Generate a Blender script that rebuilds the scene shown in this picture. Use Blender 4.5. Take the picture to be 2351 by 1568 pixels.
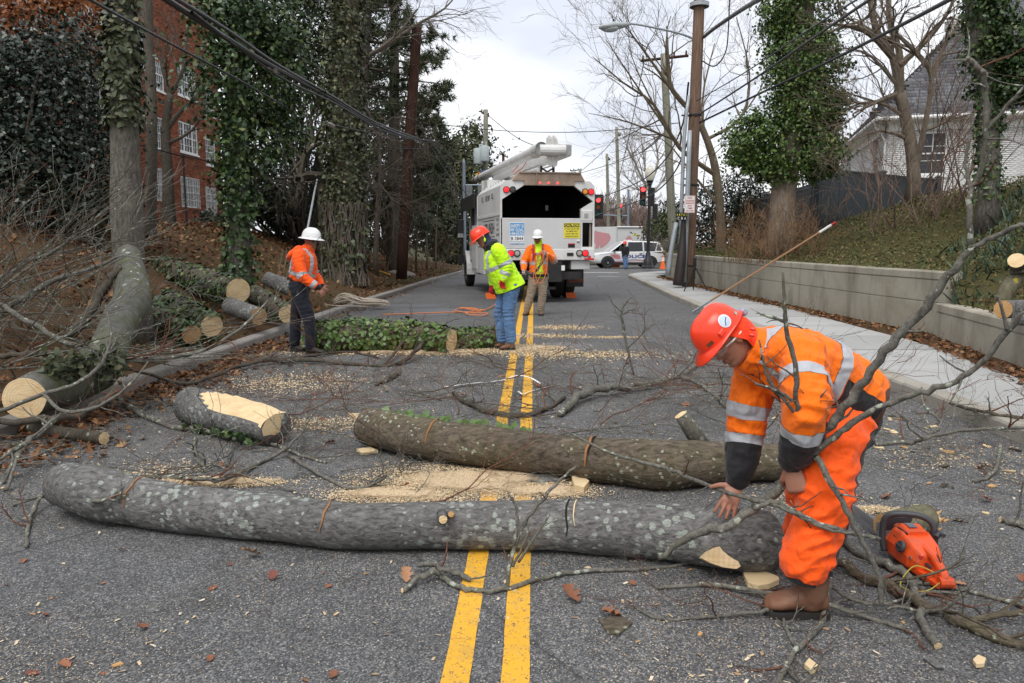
import bpy,bmesh,math,random
import numpy as np
from mathutils import Vector,Matrix,noise
from math import sin,cos,tan,pi,radians,atan2,sqrt,exp
for _o in list(bpy.data.objects):
 bpy.data.objects.remove(_o)
SC = bpy.context.scene
COL = SC.collection
 # camera
CAMH,FPX,PITCH,YAW = 1.56,1740.0,atan2(228.0,1740.0),atan2(50.0,1740.0)
cam_data = bpy.data.cameras.new('camera')
cam_data.sensor_width = 36.0
cam_data.lens = 36.0 * FPX / 2350.0
cam_data.clip_start,cam_data.clip_end = 0.05,3000
cam = bpy.data.objects.new('camera',cam_data)
COL.objects.link(cam)
cam.location = (0,0,CAMH)
cam.rotation_euler = (pi / 2 - PITCH,0,YAW)
SC.camera = cam
 # sky, sun, exposure
SUN_EL,SUN_AZ = radians(58),radians(200)      # high, behind the camera and a little to the left
wd = bpy.data.worlds.new('World')
SC.world = wd
wd.use_nodes = True
_n,_l = wd.node_tree.nodes,wd.node_tree.links
_n.clear()
_out = _n.new('ShaderNodeOutputWorld')
_bg = _n.new('ShaderNodeBackground')
_sky = _n.new('ShaderNodeTexSky')
_sky.sky_type = 'NISHITA'
_sky.sun_disc = False
_sky.sun_elevation = SUN_EL
_sky.sun_rotation = SUN_AZ
_sky.air_density,_sky.dust_density,_sky.ozone_density = 1.0,2.0,1.0
_tc = _n.new('ShaderNodeTexCoord')
_mp = _n.new('ShaderNodeMapping')
_mp.inputs['Scale'].default_value = (2.2,2.2,5.5)
_mp.inputs['Location'].default_value = (0.35,0.2,0.1)
_nz = _n.new('ShaderNodeTexNoise')
_nz.inputs['Scale'].default_value = 1.25
_nz.inputs['Detail'].default_value = 4.0
_nz.inputs['Roughness'].default_value = 0.5
_rp = _n.new('ShaderNodeValToRGB')
_rp.color_ramp.elements[0].position = 0.40
_rp.color_ramp.elements[0].color = (0.72,0.75,0.82,1)
_rp.color_ramp.elements[1].position = 0.60
_rp.color_ramp.elements[1].color = (1.0,1.0,1.0,1)
_ml = _n.new('ShaderNodeMix')
_ml.data_type = 'RGBA'
_ml.blend_type = 'MULTIPLY'
_ml.inputs['Factor'].default_value = 1.0
_ml.inputs['B'].default_value = (7.5,7.55,7.7,1)
_mx = _n.new('ShaderNodeMix')
_mx.data_type = 'RGBA'
_mx.inputs['Factor'].default_value = 0.93
_l.new(_tc.outputs['Generated'],_mp.inputs['Vector'])
_l.new(_mp.outputs['Vector'],_nz.inputs['Vector'])
_l.new(_nz.outputs['Fac'],_rp.inputs['Fac'])
_l.new(_rp.outputs['Color'],_ml.inputs['A'])
_l.new(_sky.outputs['Color'],_mx.inputs['A'])
_l.new(_ml.outputs['Result'],_mx.inputs['B'])
_l.new(_mx.outputs['Result'],_bg.inputs['Color'])
_l.new(_bg.outputs['Background'],_out.inputs['Surface'])
_bg.inputs['Strength'].default_value = 0.10
sun_d = bpy.data.lights.new('sun','SUN')
sun_d.energy = 1.5
sun_d.angle = radians(36)
sun_d.color = (1.0,0.975,0.94)
sun = bpy.data.objects.new('sun',sun_d)
COL.objects.link(sun)
sun.rotation_euler = Vector((sin(SUN_AZ) * cos(SUN_EL),cos(SUN_AZ) * cos(SUN_EL),sin(SUN_EL))).to_track_quat('Z','Y').to_euler()
SC.view_settings.view_transform = 'Standard'
SC.view_settings.look = 'None'
SC.view_settings.exposure = 0.69
SC.view_settings.gamma = 1.0
SC.view_settings.use_curve_mapping = False
SC.render.engine = 'CYCLES'
SC.cycles.max_bounces = 6
SC.cycles.diffuse_bounces = 3
SC.cycles.glossy_bounces = 2
SC.cycles.transparent_max_bounces = 8
SC.cycles.use_denoising = True
SC.cycles.caustics_reflective = SC.cycles.caustics_refractive = False
 # pixel -> world helpers (photo scaled to 2350 px wide)
_R = cam.rotation_euler.to_matrix()
def ray(px,py):
 return _R @ Vector(((px - 1175.0) / FPX,(784.0 - py) / FPX,-1.0))
def W(px,py,Y):
 d = ray(px,py)
 return Vector((0,0,CAMH)) + d * (Y / d.y)
def G(px,py,z=0.0):
 d = ray(px,py)
 return Vector((0,0,CAMH)) + d * ((z - CAMH) / d.z)
def mpp(Y):
 return Y / FPX
 # object helpers
def basis_of(p):
 M = Matrix.Identity(4)
 while p is not None:
  M = p.matrix_basis @ M
  p = p.parent
 return M
def tag(o,label=None,cat=None,group=None,kind=None):
 if label: o['label'] = label
 if cat: o['category'] = cat
 if group: o['group'] = group
 if kind: o['kind'] = kind
 return o
def thing(name,label,cat,loc=(0,0,0),rz=0.0,group=None):
 o = bpy.data.objects.new(name,None)
 o.empty_display_size = 0.1
 COL.objects.link(o)
 o.location = loc
 o.rotation_euler = (0,0,rz)
 return tag(o,label,cat,group)
def link_mesh(name,me,mats=None,parent=None,world=True,smooth=False):
 if mats is not None:
  for m in (mats if isinstance(mats,(list,tuple)) else [mats]):
   me.materials.append(m)
 if smooth:
  me.polygons.foreach_set('use_smooth',[True] * len(me.polygons))
 o = bpy.data.objects.new(name,me)
 COL.objects.link(o)
 if parent is not None:
  if world:
   me.transform(basis_of(parent).inverted())
  o.parent = parent
 return o
def np_mesh(name,V,F):
 """V (n,3), F (m,k) arrays -> mesh data"""
 V = np.ascontiguousarray(V,dtype=np.float32)
 F = np.ascontiguousarray(F,dtype=np.int32)
 me = bpy.data.meshes.new(name)
 me.vertices.add(len(V))
 me.vertices.foreach_set('co',V.ravel())
 m,k = F.shape
 me.loops.add(m * k)
 me.loops.foreach_set('vertex_index',F.ravel())
 me.polygons.add(m)
 me.polygons.foreach_set('loop_start',np.arange(0,m * k,k,dtype=np.int32))
 me.update(calc_edges=True)
 return me
def recenter(o):
 """origin of a top-level mesh to its base centre"""
 me = o.data
 n = len(me.vertices)
 a = np.empty(n * 3,np.float32)
 me.vertices.foreach_get('co',a)
 a = a.reshape(-1,3)
 c = Vector(((a[:,0].min() + a[:,0].max()) / 2,(a[:,1].min() + a[:,1].max()) / 2,a[:,2].min()))
 c = Vector([float(x) for x in c])
 me.transform(Matrix.Translation(-c))
 o.location = o.location + c
 return o
def children_of(o):
 return [c for c in ALLCH.get(o,[])] if False else list(o.children)
def copy_tree(o,parent=None):
 c = o.copy()
 COL.objects.link(c)
 if parent is not None: c.parent = parent
 for ch in o.children:
  copy_tree(ch,c)
 return c
class MB:
 def __init__(s):
  s.v,s.f,s.mi,s.M,s.mat = [],[],[],None,0
 def add(s,vs,fs,mat=None):
  b = len(s.v)
  if s.M is not None:
   vs = [s.M @ Vector(v) for v in vs]
  s.v.extend([tuple(v) for v in vs])
  s.f.extend([tuple(i + b for i in f) for f in fs])
  s.mi.extend([s.mat if mat is None else mat] * len(fs))
  return s
 def box(s,c,d,M=None,bev=0.0):
  x,y,z = d[0] / 2,d[1] / 2,d[2] / 2
  c = Vector(c)
  if bev > 0:
   b = min(bev,x * .9,y * .9,z * .9)
   vs = []
   for sx in (-1,1):
    for sy in (-1,1):
     for sz in (-1,1):
      vs += [(sx * (x - b),sy * (y - b),sz * z),(sx * (x - b),sy * y,sz * (z - b)),(sx * x,sy * (y - b),sz * (z - b))]
   bm = bmesh.new()
   bv = [bm.verts.new(v) for v in vs]
   bmesh.ops.convex_hull(bm,input=bv)
   bmesh.ops.dissolve_limit(bm,angle_limit=0.01,verts=bm.verts,edges=bm.edges)
   bm.verts.ensure_lookup_table()
   bm.verts.index_update()
   V = [v.co.copy() for v in bm.verts]
   Fc = [[v.index for v in f.verts] for f in bm.faces]
   bm.free()
  else:
   V = [Vector((a * x,b_ * y,e * z)) for a in (-1,1) for b_ in (-1,1) for e in (-1,1)]
   Fc = [(0,1,3,2),(4,6,7,5),(0,4,5,1),(2,3,7,6),(0,2,6,4),(1,5,7,3)]
  if M is not None:
   V = [M @ v for v in V]
  return s.add([v + c for v in V],Fc)
 def boxab(s,a,b,bev=0.0):
  return s.box([(a[i] + b[i]) / 2 for i in range(3)],[abs(b[i] - a[i]) for i in range(3)],bev=bev)
 def tube(s,pts,radii,n=8,cap=True,flat=None,start=0.0):
  pts = [Vector(p) for p in pts]
  m = len(pts)
  if not hasattr(radii,'__len__'): radii = [radii] * m
  tg = []
  for i in range(m):
   t = (pts[min(i + 1,m - 1)] - pts[max(i - 1,0)])
   if t.length < 1e-9: t = Vector((0,0,1))
   tg.append(t.normalized())
  ref = Vector((0,0,1)) if abs(tg[0].z) < 0.9 else Vector((0,1,0))
  u = tg[0].cross(ref).normalized()
  vs,fs = [],[]
  for i in range(m):
   u = (u - tg[i] * u.dot(tg[i]))
   if u.length < 1e-6: u = tg[i].orthogonal()
   u.normalize()
   w = tg[i].cross(u)
   fx,fy = flat if flat else (1,1)
   for k in range(n):
    a = 2 * pi * k / n + start
    vs.append(pts[i] + (u * cos(a) * fx + w * sin(a) * fy) * radii[i])
  for i in range(m - 1):
   for k in range(n):
    k2 = (k + 1) % n
    fs.append((i * n + k,i * n + k2,(i + 1) * n + k2,(i + 1) * n + k))
  if cap:
   fs.append(tuple(range(n))[::-1])
   fs.append(tuple((m - 1) * n + k for k in range(n)))
  return s.add(vs,fs)
 def lathe(s,prof,n=16,c=(0,0,0),axis=None,cap=False):
  """prof [(r,z)]; axis: direction of z"""
  Q = Vector((0,0,1)).rotation_difference(Vector(axis)).to_matrix() if axis is not None else Matrix.Identity(3)
  c = Vector(c)
  vs,fs = [],[]
  for r,z in prof:
   for k in range(n):
    a = 2 * pi * k / n
    vs.append(c + Q @ Vector((r * cos(a),r * sin(a),z)))
  for i in range(len(prof) - 1):
   for k in range(n):
    k2 = (k + 1) % n
    fs.append((i * n + k,i * n + k2,(i + 1) * n + k2,(i + 1) * n + k))
  if cap:
   fs.append(tuple(range(n))[::-1])
   fs.append(tuple((len(prof) - 1) * n + k for k in range(n)))
  return s.add(vs,fs)
 def ball(s,c,r,n=12,m=8,M=None):
  if not hasattr(r,'__len__'): r = (r,r,r)
  c = Vector(c)
  vs,fs = [],[]
  for i in range(m + 1):
   t = pi * i / m
   for k in range(n):
    a = 2 * pi * k / n
    p = Vector((r[0] * sin(t) * cos(a),r[1] * sin(t) * sin(a),-r[2] * cos(t)))
    vs.append(c + (M @ p if M is not None else p))
  for i in range(m):
   for k in range(n):
    k2 = (k + 1) % n
    fs.append((i * n + k,i * n + k2,(i + 1) * n + k2,(i + 1) * n + k))
  return s.add(vs,fs)
 def prism(s,poly,off,cap=True):
  """poly: list of 3d points, extruded by off"""
  off = Vector(off)
  poly = [Vector(p) for p in poly]
  n = len(poly)
  vs = poly + [p + off for p in poly]
  fs = [(k,(k + 1) % n,n + (k + 1) % n,n + k) for k in range(n)]
  if cap: fs += [tuple(range(n))[::-1],tuple(range(n,2 * n))]
  return s.add(vs,fs)
 def grid(s,fn,nu,nv,closeu=False):
  vs = [fn(i / (nu if closeu else nu - 1),j / (nv - 1)) for j in range(nv) for i in range(nu)]
  fs = []
  for j in range(nv - 1):
   for i in range(nu if closeu else nu - 1):
    i2 = (i + 1) % nu
    fs.append((j * nu + i,j * nu + i2,(j + 1) * nu + i2,(j + 1) * nu + i))
  return s.add(vs,fs)
 def build(s,name,mats,parent=None,world=True,smooth=False,weld=0.0,fixn=False,sharp=None):
  me = bpy.data.meshes.new(name)
  me.from_pydata(s.v,[],s.f)
  ms = mats if isinstance(mats,(list,tuple)) else [mats]
  if len(ms) > 1:
   me.polygons.foreach_set('material_index',s.mi)
  if weld or fixn:
   bm = bmesh.new()
   bm.from_mesh(me)
   if weld: bmesh.ops.remove_doubles(bm,verts=bm.verts,dist=weld)
   if fixn: bmesh.ops.recalc_face_normals(bm,faces=bm.faces)
   bm.to_mesh(me)
   bm.free()
  o = link_mesh(name,me,ms,parent,world,smooth or sharp is not None)
  if sharp is not None:
   me.set_sharp_from_angle(angle=radians(sharp))
  return o
def smooth_path(pts,n=4):
 """Catmull-Rom through a list of tuples of any length"""
 P = [np.array(p,float) for p in pts]
 if len(P) < 3:
  return [P[0] + (P[-1] - P[0]) * t for t in np.linspace(0,1,n + 1)]
 out = []
 for i in range(len(P) - 1):
  p0,p1,p2,p3 = P[max(i - 1,0)],P[i],P[i + 1],P[min(i + 2,len(P) - 1)]
  for k in range(n):
   t = k / n
   out.append(0.5 * ((2 * p1) + (-p0 + p2) * t + (2 * p0 - 5 * p1 + 4 * p2 - p3) * t * t + (-p0 + 3 * p1 - 3 * p2 + p3) * t ** 3))
 out.append(P[-1])
 return out
 # materials
class NT:
 def __init__(s,name):
  s.m = bpy.data.materials.new(name)
  s.m.use_nodes = True
  s.n,s.l = s.m.node_tree.nodes,s.m.node_tree.links
  s.b = s.n['Principled BSDF']
  s._tc = None
 def node(s,t,**kw):
  x = s.n.new('ShaderNode' + t)
  for k,v in kw.items():
   if k in x.inputs: s.set(x.inputs[k],v)
   else: setattr(x,k,v)
  return x
 def set(s,inp,v):
  if hasattr(v,'is_linked') or hasattr(v,'links'): s.l.new(v,inp)
  elif isinstance(v,(tuple,list)) and len(v) == 3 and inp.type == 'RGBA': inp.default_value = (*v,1)
  else: inp.default_value = v
 def co(s,scale=(1,1,1),kind='Object'):
  if s._tc is None: s._tc = s.node('TexCoord')
  if scale == (1,1,1): return s._tc.outputs[kind]
  mp = s.node('Mapping')
  mp.inputs['Scale'].default_value = scale
  s.l.new(s._tc.outputs[kind],mp.inputs['Vector'])
  return mp.outputs['Vector']
 def noise(s,scale,detail=4,rough=.55,vec=None,dist=0.0):
  x = s.node('TexNoise')
  x.inputs['Scale'].default_value,x.inputs['Detail'].default_value,x.inputs['Roughness'].default_value = scale,detail,rough
  x.inputs['Distortion'].default_value = dist
  s.l.new(vec if vec is not None else s.co(),x.inputs['Vector'])
  return x.outputs['Fac']
 def voro(s,scale,vec=None,feature='F1',out='Distance',rnd=1.0):
  x = s.node('TexVoronoi')
  x.feature = feature
  x.inputs['Scale'].default_value = scale
  x.inputs['Randomness'].default_value = rnd
  s.l.new(vec if vec is not None else s.co(),x.inputs['Vector'])
  return x.outputs[out]
 def ramp(s,fac,stops,interp='LINEAR'):
  x = s.node('ValToRGB')
  cr = x.color_ramp
  cr.interpolation = interp
  while len(cr.elements) < len(stops): cr.elements.new(0.5)
  for e,(p,c) in zip(cr.elements,stops):
   e.position = p
   e.color = (c,c,c,1) if not hasattr(c,'__len__') else (*c,1)
  s.l.new(fac,x.inputs['Fac'])
  return x.outputs['Color']
 def mix(s,fac,a,b,mode='MIX'):
  x = s.node('Mix')
  x.data_type = 'RGBA'
  x.blend_type = mode
  s.set(x.inputs['Factor'],fac)
  s.set(x.inputs['A'],a)
  s.set(x.inputs['B'],b)
  return x.outputs['Result']
 def math(s,op,a,b=0.0,clamp=False):
  x = s.node('Math')
  x.operation = op
  x.use_clamp = clamp
  s.set(x.inputs[0],a)
  s.set(x.inputs[1],b)
  return x.outputs[0]
 def rnd(s):
  return s.node('NewGeometry').outputs['Random Per Island']
 def objrnd(s):
  return s.node('ObjectInfo').outputs['Random']
 def bump(s,h,strength=.3,dist=.01,prev=None):
  x = s.node('Bump')
  x.inputs['Strength'].default_value = strength
  x.inputs['Distance'].default_value = dist
  s.l.new(h,x.inputs['Height'])
  if prev is not None: s.l.new(prev,x.inputs['Normal'])
  s.l.new(x.outputs['Normal'],s.b.inputs['Normal'])
  return x.outputs['Normal']
 def fin(s,color=None,rough=.6,metal=0.0,spec=None,**kw):
  if color is not None: s.set(s.b.inputs['Base Color'],color)
  s.set(s.b.inputs['Roughness'],rough)
  s.b.inputs['Metallic'].default_value = metal
  if spec is not None: s.b.inputs['Specular IOR Level'].default_value = spec
  for k,v in kw.items(): s.set(s.b.inputs[k],v)
  return s.m
_MC = {}
def simple(name,c,rough=.5,metal=0.0,spec=None,var=.12,vs=6.0,bump=0.0,bs=60.0,dirt=0.0,dirtc=(.09,.07,.05)):
 """plain surface with a little mottling, optional dirt and fine relief"""
 if name in _MC: return _MC[name]
 t = NT(name)
 nz = t.noise(vs,5)
 a = tuple(x * (1 - var) for x in c)
 b = tuple(min(1,x * (1 + var)) for x in c)
 col = t.mix(nz,a,b)
 if dirt > 0:
  d = t.ramp(t.noise(vs * .6,6,.65),[(.45,0.0),(.75,dirt)])
  col = t.mix(d,col,dirtc)
 if bump > 0:
  t.bump(t.noise(bs,4),bump,.004)
 _MC[name] = t.fin(col,rough,metal,spec)
 return _MC[name]
def emissive(name,c,strength):
 t = NT(name)
 t.fin(c,.3)
 t.b.inputs['Emission Color'].default_value = (*c,1)
 t.b.inputs['Emission Strength'].default_value = strength
 return t.m
 # leaf clouds (vectorised)
def unit(a):
 return a / np.maximum(np.linalg.norm(a,axis=1,keepdims=True),1e-9)
IVY_T = (np.array([(0,0,0),(.5,.28,-.06),(.38,.62,-.1),(0,1.05,.02),(-.38,.62,-.1),(-.5,.28,-.06)]),np.array([(0,1,2),(0,2,3),(0,3,4),(0,4,5)]))
DIA_T = (np.array([(0,0,0),(.36,.5,-.08),(0,1,0),(-.36,.5,-.08)]),np.array([(0,1,2),(0,2,3)]))
LANCE_T = (np.array([(0,0,0),(.2,.4,-.05),(0,1,0),(-.2,.4,-.05)]),np.array([(0,1,2),(0,2,3)]))
BLADE_T = (np.array([(-.06,0,0),(.06,0,0),(.04,.6,.08),(0,1,.3),(-.04,.6,.08)]),np.array([(0,1,2),(0,2,4),(4,2,3)]))
CHIP_T = (np.array([(-.5,-.5,0),(.5,-.4,.03),(.45,.5,0),(-.4,.45,.05)]),np.array([(0,1,2),(0,2,3)]))
OAK_T = (np.array([(0,0,0),(.28,.22,.05),(.16,.34,-.02),(.42,.5,.1),(.2,.62,0),(.3,.82,.12),(0,1,.02),(-.3,.82,.1),(-.2,.62,0),(-.42,.5,.12),(-.16,.34,-.02),(-.28,.22,.06)]),
         np.array([(0,1,2),(2,3,4),(4,5,6),(6,7,8),(8,9,10),(10,11,0),(0,2,10),(2,4,10),(10,4,8),(4,6,8)]))
def needles_t(k=9,seed=3):
 r = np.random.default_rng(seed)
 V,F = [],[]
 for i in range(k):
  a = 2 * pi * i / k + r.uniform(-.3,.3)
  e = r.uniform(.15,.9)
  d = np.array([cos(a) * cos(e) * .8,sin(e) * .9 + .1,sin(a) * cos(e) * .8])
  side = np.cross(d,r.normal(size=3))
  side = side / np.linalg.norm(side) * .06
  b = len(V)
  V += [-side,side,d]
  F.append((b,b + 1,b + 2))
 return np.array(V),np.array(F)
NEED_T = needles_t()
def leaf_cloud(pos,nrm,ydir,size,tmpl,rng,wid=1.0):
 """pos (n,3); leaf plane normal nrm; ydir = leaf axis hint; size (n,) -> V, F"""
 n = len(pos)
 z = unit(nrm)
 y = unit(ydir - z * np.sum(ydir * z,1,keepdims=True) + 1e-6)
 x = np.cross(y,z)
 T,F = tmpl
 s = np.asarray(size).reshape(-1,1,1)
 V = pos[:,None,:] + s * (T[None,:,0:1] * x[:,None,:] * wid + T[None,:,1:2] * y[:,None,:] + T[None,:,2:3] * z[:,None,:])
 k = len(T)
 FF = F[None] + (np.arange(n) * k)[:,None,None]
 return V.reshape(-1,3),FF.reshape(-1,F.shape[1])
def leaf_obj(name,parts,mat,parent=None,stuff=True,world=True):
 """parts: list of (V,F) triangles arrays"""
 Vs,Fs,b = [],[],0
 for V,F in parts:
  Vs.append(V); Fs.append(F + b); b += len(V)
 me = np_mesh(name,np.concatenate(Vs),np.concatenate(Fs))
 o = link_mesh(name,me,mat,parent,world)
 if stuff: o['kind'] = 'stuff'
 return o
def leaf_mat(name,stops,rough=.5,spec=.35,trans=0.0,vs=18.0):
 t = NT(name)
 r = t.rnd()
 col = t.ramp(r,stops)
 nz = t.noise(vs,3)
 col = t.mix(t.ramp(nz,[(.3,.0),(.7,.35)]),col,t.mix(1.0,col,(.55,.6,.5),'MULTIPLY'))
 return t.fin(col,rough,0,spec)
# ================================================================== SETTING
RNG = np.random.default_rng(11)
random.seed(7)
def sst(t):
 t = np.clip(t,0,1)
 return t * t * (3 - 2 * t)
def zr(y):
 return -0.0085 * np.clip(np.asarray(y,float) - 32,0,28)
LKX,RKX = -4.22,3.80
WALLP = [(-4,4.2),(0,4.3),(5.5,5.0),(8.6,5.5),(11.5,6.02),(11.51,6.16),(13.4,5.95),(18.9,5.66),(25.5,5.46),(31.5,5.38),(60,5.2)]
def wallx(y):
 return np.interp(y,[p[0] for p in WALLP],[p[1] for p in WALLP])
def walltop(y):
 return np.interp(y,[-4,11.2,11.6,60],[0.66,0.66,1.12,1.10])
def hb(y):
 return np.interp(y,[-4,5,12,19,25,32,45],[2.5,2.75,2.9,2.6,1.9,1.35,.9])
def nzv(x,y,s,seed=0.0):
 return noise.noise(Vector((x * s,y * s,seed)))
def zbr(x,y):
 """height of the right bank"""
 t = (x - wallx(y) - .2) / 4.0
 w = walltop(y) - .04
 return float(w + (hb(y) - w) * sst(t) ** .85 + .09 * nzv(x,y,.8,3.3) * min(1,max(0,t * 4)) + .05 * nzv(x,y,2.3,8.3) * min(1,max(0,t * 4)))
def hl(y):
 return np.interp(y,[-4,6,12,24,32,42,60],[1.55,1.65,1.85,1.95,1.35,.85,.5])
def zbl(x,y):
 """height of the left bank"""
 t = (LKX - .16 - x) / 5.4
 if t <= 0: return .125
 base = .12 + float(hl(y)) * float(sst(min(t,1)) * .55 + .45 * min(t,1)) + max(0,t - 1) * .35
 return base + min(1,t * 5) * (.07 * nzv(x,y,.7,1.2) + .035 * nzv(x,y,2.5,5.1))
# ---- materials of the ground
def asphalt_mat():
 t = NT('asphalt')
 v = t.voro(150,out='Color')
 cell = t.ramp(v,[(.0,(.030,.031,.033)),(.36,(.080,.081,.083)),(.62,(.136,.136,.137)),(.80,(.215,.212,.205)),(1.0,(.44,.425,.395))])
 v2 = t.voro(420,out='Color')
 fine = t.ramp(v2,[(0,.65),(1,1.3)])
 col = t.mix(1.0,cell,fine,'MULTIPLY')
 big = t.noise(.55,5,.6)
 col = t.mix(1.0,col,t.ramp(big,[(.3,.80),(.7,1.18)]),'MULTIPLY')
 mid = t.noise(5,4,.6)
 col = t.mix(1.0,col,t.ramp(mid,[(.3,.86),(.7,1.12)]),'MULTIPLY')
 ck = t.voro(.32,vec=t.mix(.06,t.co(),t.node('TexNoise',Scale=3.0).outputs['Color'],'ADD'),feature='DISTANCE_TO_EDGE')
 col = t.mix(t.ramp(ck,[(.0,.55),(.006,.0)]),col,(.02,.02,.02))
 e = t.voro(150,feature='DISTANCE_TO_EDGE')
 t.bump(t.ramp(e,[(0,0.0),(.12,1.0)]),.55,.004)
 return t.fin(col,.82,0,.3)
M_ASPH = asphalt_mat()
def concrete_mat(name,base,streak=0.0,vs=1.6):
 t = NT(name)
 a = t.noise(vs,6,.65)
 col = t.mix(a,tuple(x * .78 for x in base),tuple(min(1,x * 1.16) for x in base))
 g = t.noise(60,3,.6)
 col = t.mix(1.0,col,t.ramp(g,[(.3,.88),(.7,1.1)]),'MULTIPLY')
 col = t.mix(t.objrnd(),col,t.mix(1.0,col,(.80,.80,.78),'MULTIPLY'))
 if streak:
  st = t.noise(1.6,5,.6,vec=t.co((1.5,1.5,.35)))
  col = t.mix(t.ramp(st,[(.48,0.0),(.70,streak)]),col,(.09,.083,.055))
  st2 = t.noise(1.1,5,.7,vec=t.co((1,1,1.5)))
  col = t.mix(t.ramp(st2,[(.5,0.0),(.75,streak * .8)]),col,(.12,.10,.07))
 t.bump(t.noise(90,5,.7),.25,.004)
 return t.fin(col,.85,0,.25)
M_KERB = concrete_mat('kerb_concrete',(.40,.37,.32),.25)
M_KERBL = concrete_mat('weathered_kerb_concrete',(.30,.28,.26),.35)
M_SLAB = concrete_mat('pavement_concrete',(.43,.43,.42))
M_WALL = concrete_mat('wall_concrete',(.43,.395,.325),.55,1.1)
def soil_mat(name,c1,c2,c3):
 t = NT(name)
 a = t.noise(2.2,6,.7)
 b = t.noise(26,5,.7)
 col = t.mix(t.ramp(a,[(.35,0.0),(.65,1.0)]),c1,c2)
 col = t.mix(t.ramp(b,[(.45,0.0),(.65,.9)]),col,c3)
 t.bump(b,.8,.04)
 return t.fin(col,.95,0,.1)
M_SOILL = soil_mat('leafy_soil',(.085,.050,.030),(.060,.052,.026),(.14,.072,.038))
M_SOILR = soil_mat('bank_soil',(.085,.072,.032),(.060,.068,.025),(.11,.078,.038))
M_GROUND = soil_mat('open_ground',(.06,.065,.03),(.08,.07,.04),(.05,.06,.03))
def struct(o):
 o['kind'] = 'structure'
 return o
# ---- one big ground sheet to the horizon
mb = MB()
ys = [-60,-8,30,60,200,1500]
for i in range(len(ys) - 1):
 for xa,xb in ((-1500,-90),(-90,-20),(-20,40),(40,90),(90,1500)):
  z0,z1 = float(zr(ys[i])) - .06,float(zr(ys[i + 1])) - .06
  mb.add([(xa,ys[i],z0),(xb,ys[i],z0),(xb,ys[i + 1],z1),(xa,ys[i + 1],z1)],[(0,1,2,3)])
struct(mb.build('ground',M_GROUND,weld=.001))
# ---- road
mb = MB()
def road_strip(mb,xs,ys,dz=0.0):
 vs = [(x,y,float(zr(y)) + dz) for y in ys for x in xs]
 n = len(xs)
 fs = [(j * n + i,j * n + i + 1,(j + 1) * n + i + 1,(j + 1) * n + i) for j in range(len(ys) - 1) for i in range(n - 1)]
 mb.add(vs,fs)
yy = list(np.arange(-6,41.1,1.0)) + [44,48,52,56,60]
road_strip(mb,[LKX - .02,-2,0,2,RKX + .02],yy)
road_strip(mb,[LKX - .02,0,RKX + .02],[60,80,120,200,320])
def kerb_right(y):
 """x of right road edge; swings right after y=34"""
 if y <= 33.5: return RKX + .03 * max(0,y - 20)
 t = (y - 33.5) / 10.0
 return RKX + .405 + 10.5 * (1 - sqrt(max(0,1 - min(t,1) ** 2)))
ys_c = list(np.linspace(20,43.45,36))
vs = []
for y in ys_c:
 vs += [(RKX + .021,y,float(zr(y))),(kerb_right(y),y,float(zr(y)))]
mb.add(vs,[(2 * i,2 * i + 1,2 * i + 3,2 * i + 2) for i in range(len(ys_c) - 1)])
road_strip(mb,[RKX + .021,15,60],[43.45,48,52,60])
road_strip(mb,[-60,-20,LKX - .021],[42,48,52,60])
struct(mb.build('road',M_ASPH))
def patch(name,c,rx,ry,col,dz,seed,n=40,mat=None):
 mb = MB()
 cx,cy = c.x,c.y
 ring = []
 for k in range(n):
  a = 2 * pi * k / n
  f = 1 + .18 * noise.noise(Vector((cos(a) * 1.7,sin(a) * 1.7,seed))) + .07 * noise.noise(Vector((cos(a) * 6,sin(a) * 6,seed)))
  ring.append((cx + rx * f * cos(a),cy + ry * f * sin(a),float(zr(cy)) + dz))
 mb.add([(cx,cy,float(zr(cy)) + dz)] + ring,[(0,1 + k,1 + (k + 1) % n) for k in range(n)])
 return struct(mb.build(name,mat or simple(name + '_tar',col,.5,0,.4,.15,3)))
patch('road_patch',G(980,716),.75,.9,(.13,.134,.14),.002,1.0)
patch('road_patch',G(945,702),.7,.5,(.115,.118,.124),.0035,2.0)
patch('road_patch',G(1300,794),.42,.4,(.085,.088,.094),.002,3.0)
patch('road_patch',G(1395,634),.5,1.0,(.16,.163,.166),.002,4.0)
# ---- yellow centre line, worn thermoplastic
def line_mat():
 t = NT('yellow_road_paint')
 v = t.voro(150,out='Color')
 w = t.noise(22,6,.75)
 ww = t.mix(.35,w,v)
 col = t.mix(t.noise(3,4),(.70,.355,.022),(.80,.43,.04))
 col = t.mix(t.ramp(t.noise(9,5,.7),[(.48,0.0),(.75,.6)]),col,(.40,.27,.09))
 col = t.mix(t.ramp(ww,[(.34,.9),(.41,.0)]),col,(.10,.092,.078))
 e = t.voro(150,feature='DISTANCE_TO_EDGE')
 t.bump(t.ramp(e,[(0,0.0),(.12,1.0)]),.35,.003)
 return t.fin(col,.7,0,.3)
M_YEL = line_mat()
for x0 in (-.275,-.062):
 mb = MB()
 ysl = np.arange(-3,42,.12)
 vs = []
 for y in ysl:
  j = .004 * nzv(x0,y,5.0,1)
  hw = .051
  vs += [(x0 - hw + j + .004 * nzv(0,y,14,2),y,float(zr(y)) + .004),(x0 + hw + j + .004 * nzv(0,y,14,7),y,float(zr(y)) + .004)]
 mb.add(vs,[(2 * i,2 * i + 1,2 * i + 3,2 * i + 2) for i in range(len(ysl) - 1)])
 struct(mb.build('centre_line',M_YEL))
mb = MB()
mb.add([(.3,41.2,float(zr(41.2)) + .004),(4.6,41.2,float(zr(41.2)) + .004),(4.6,41.7,float(zr(41.7)) + .004),(.3,41.7,float(zr(41.7)) + .004)],[(0,1,2,3)])
struct(mb.build('stop_line',simple('white_road_paint',(.6,.6,.58),.7,dirt=.4)))
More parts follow.
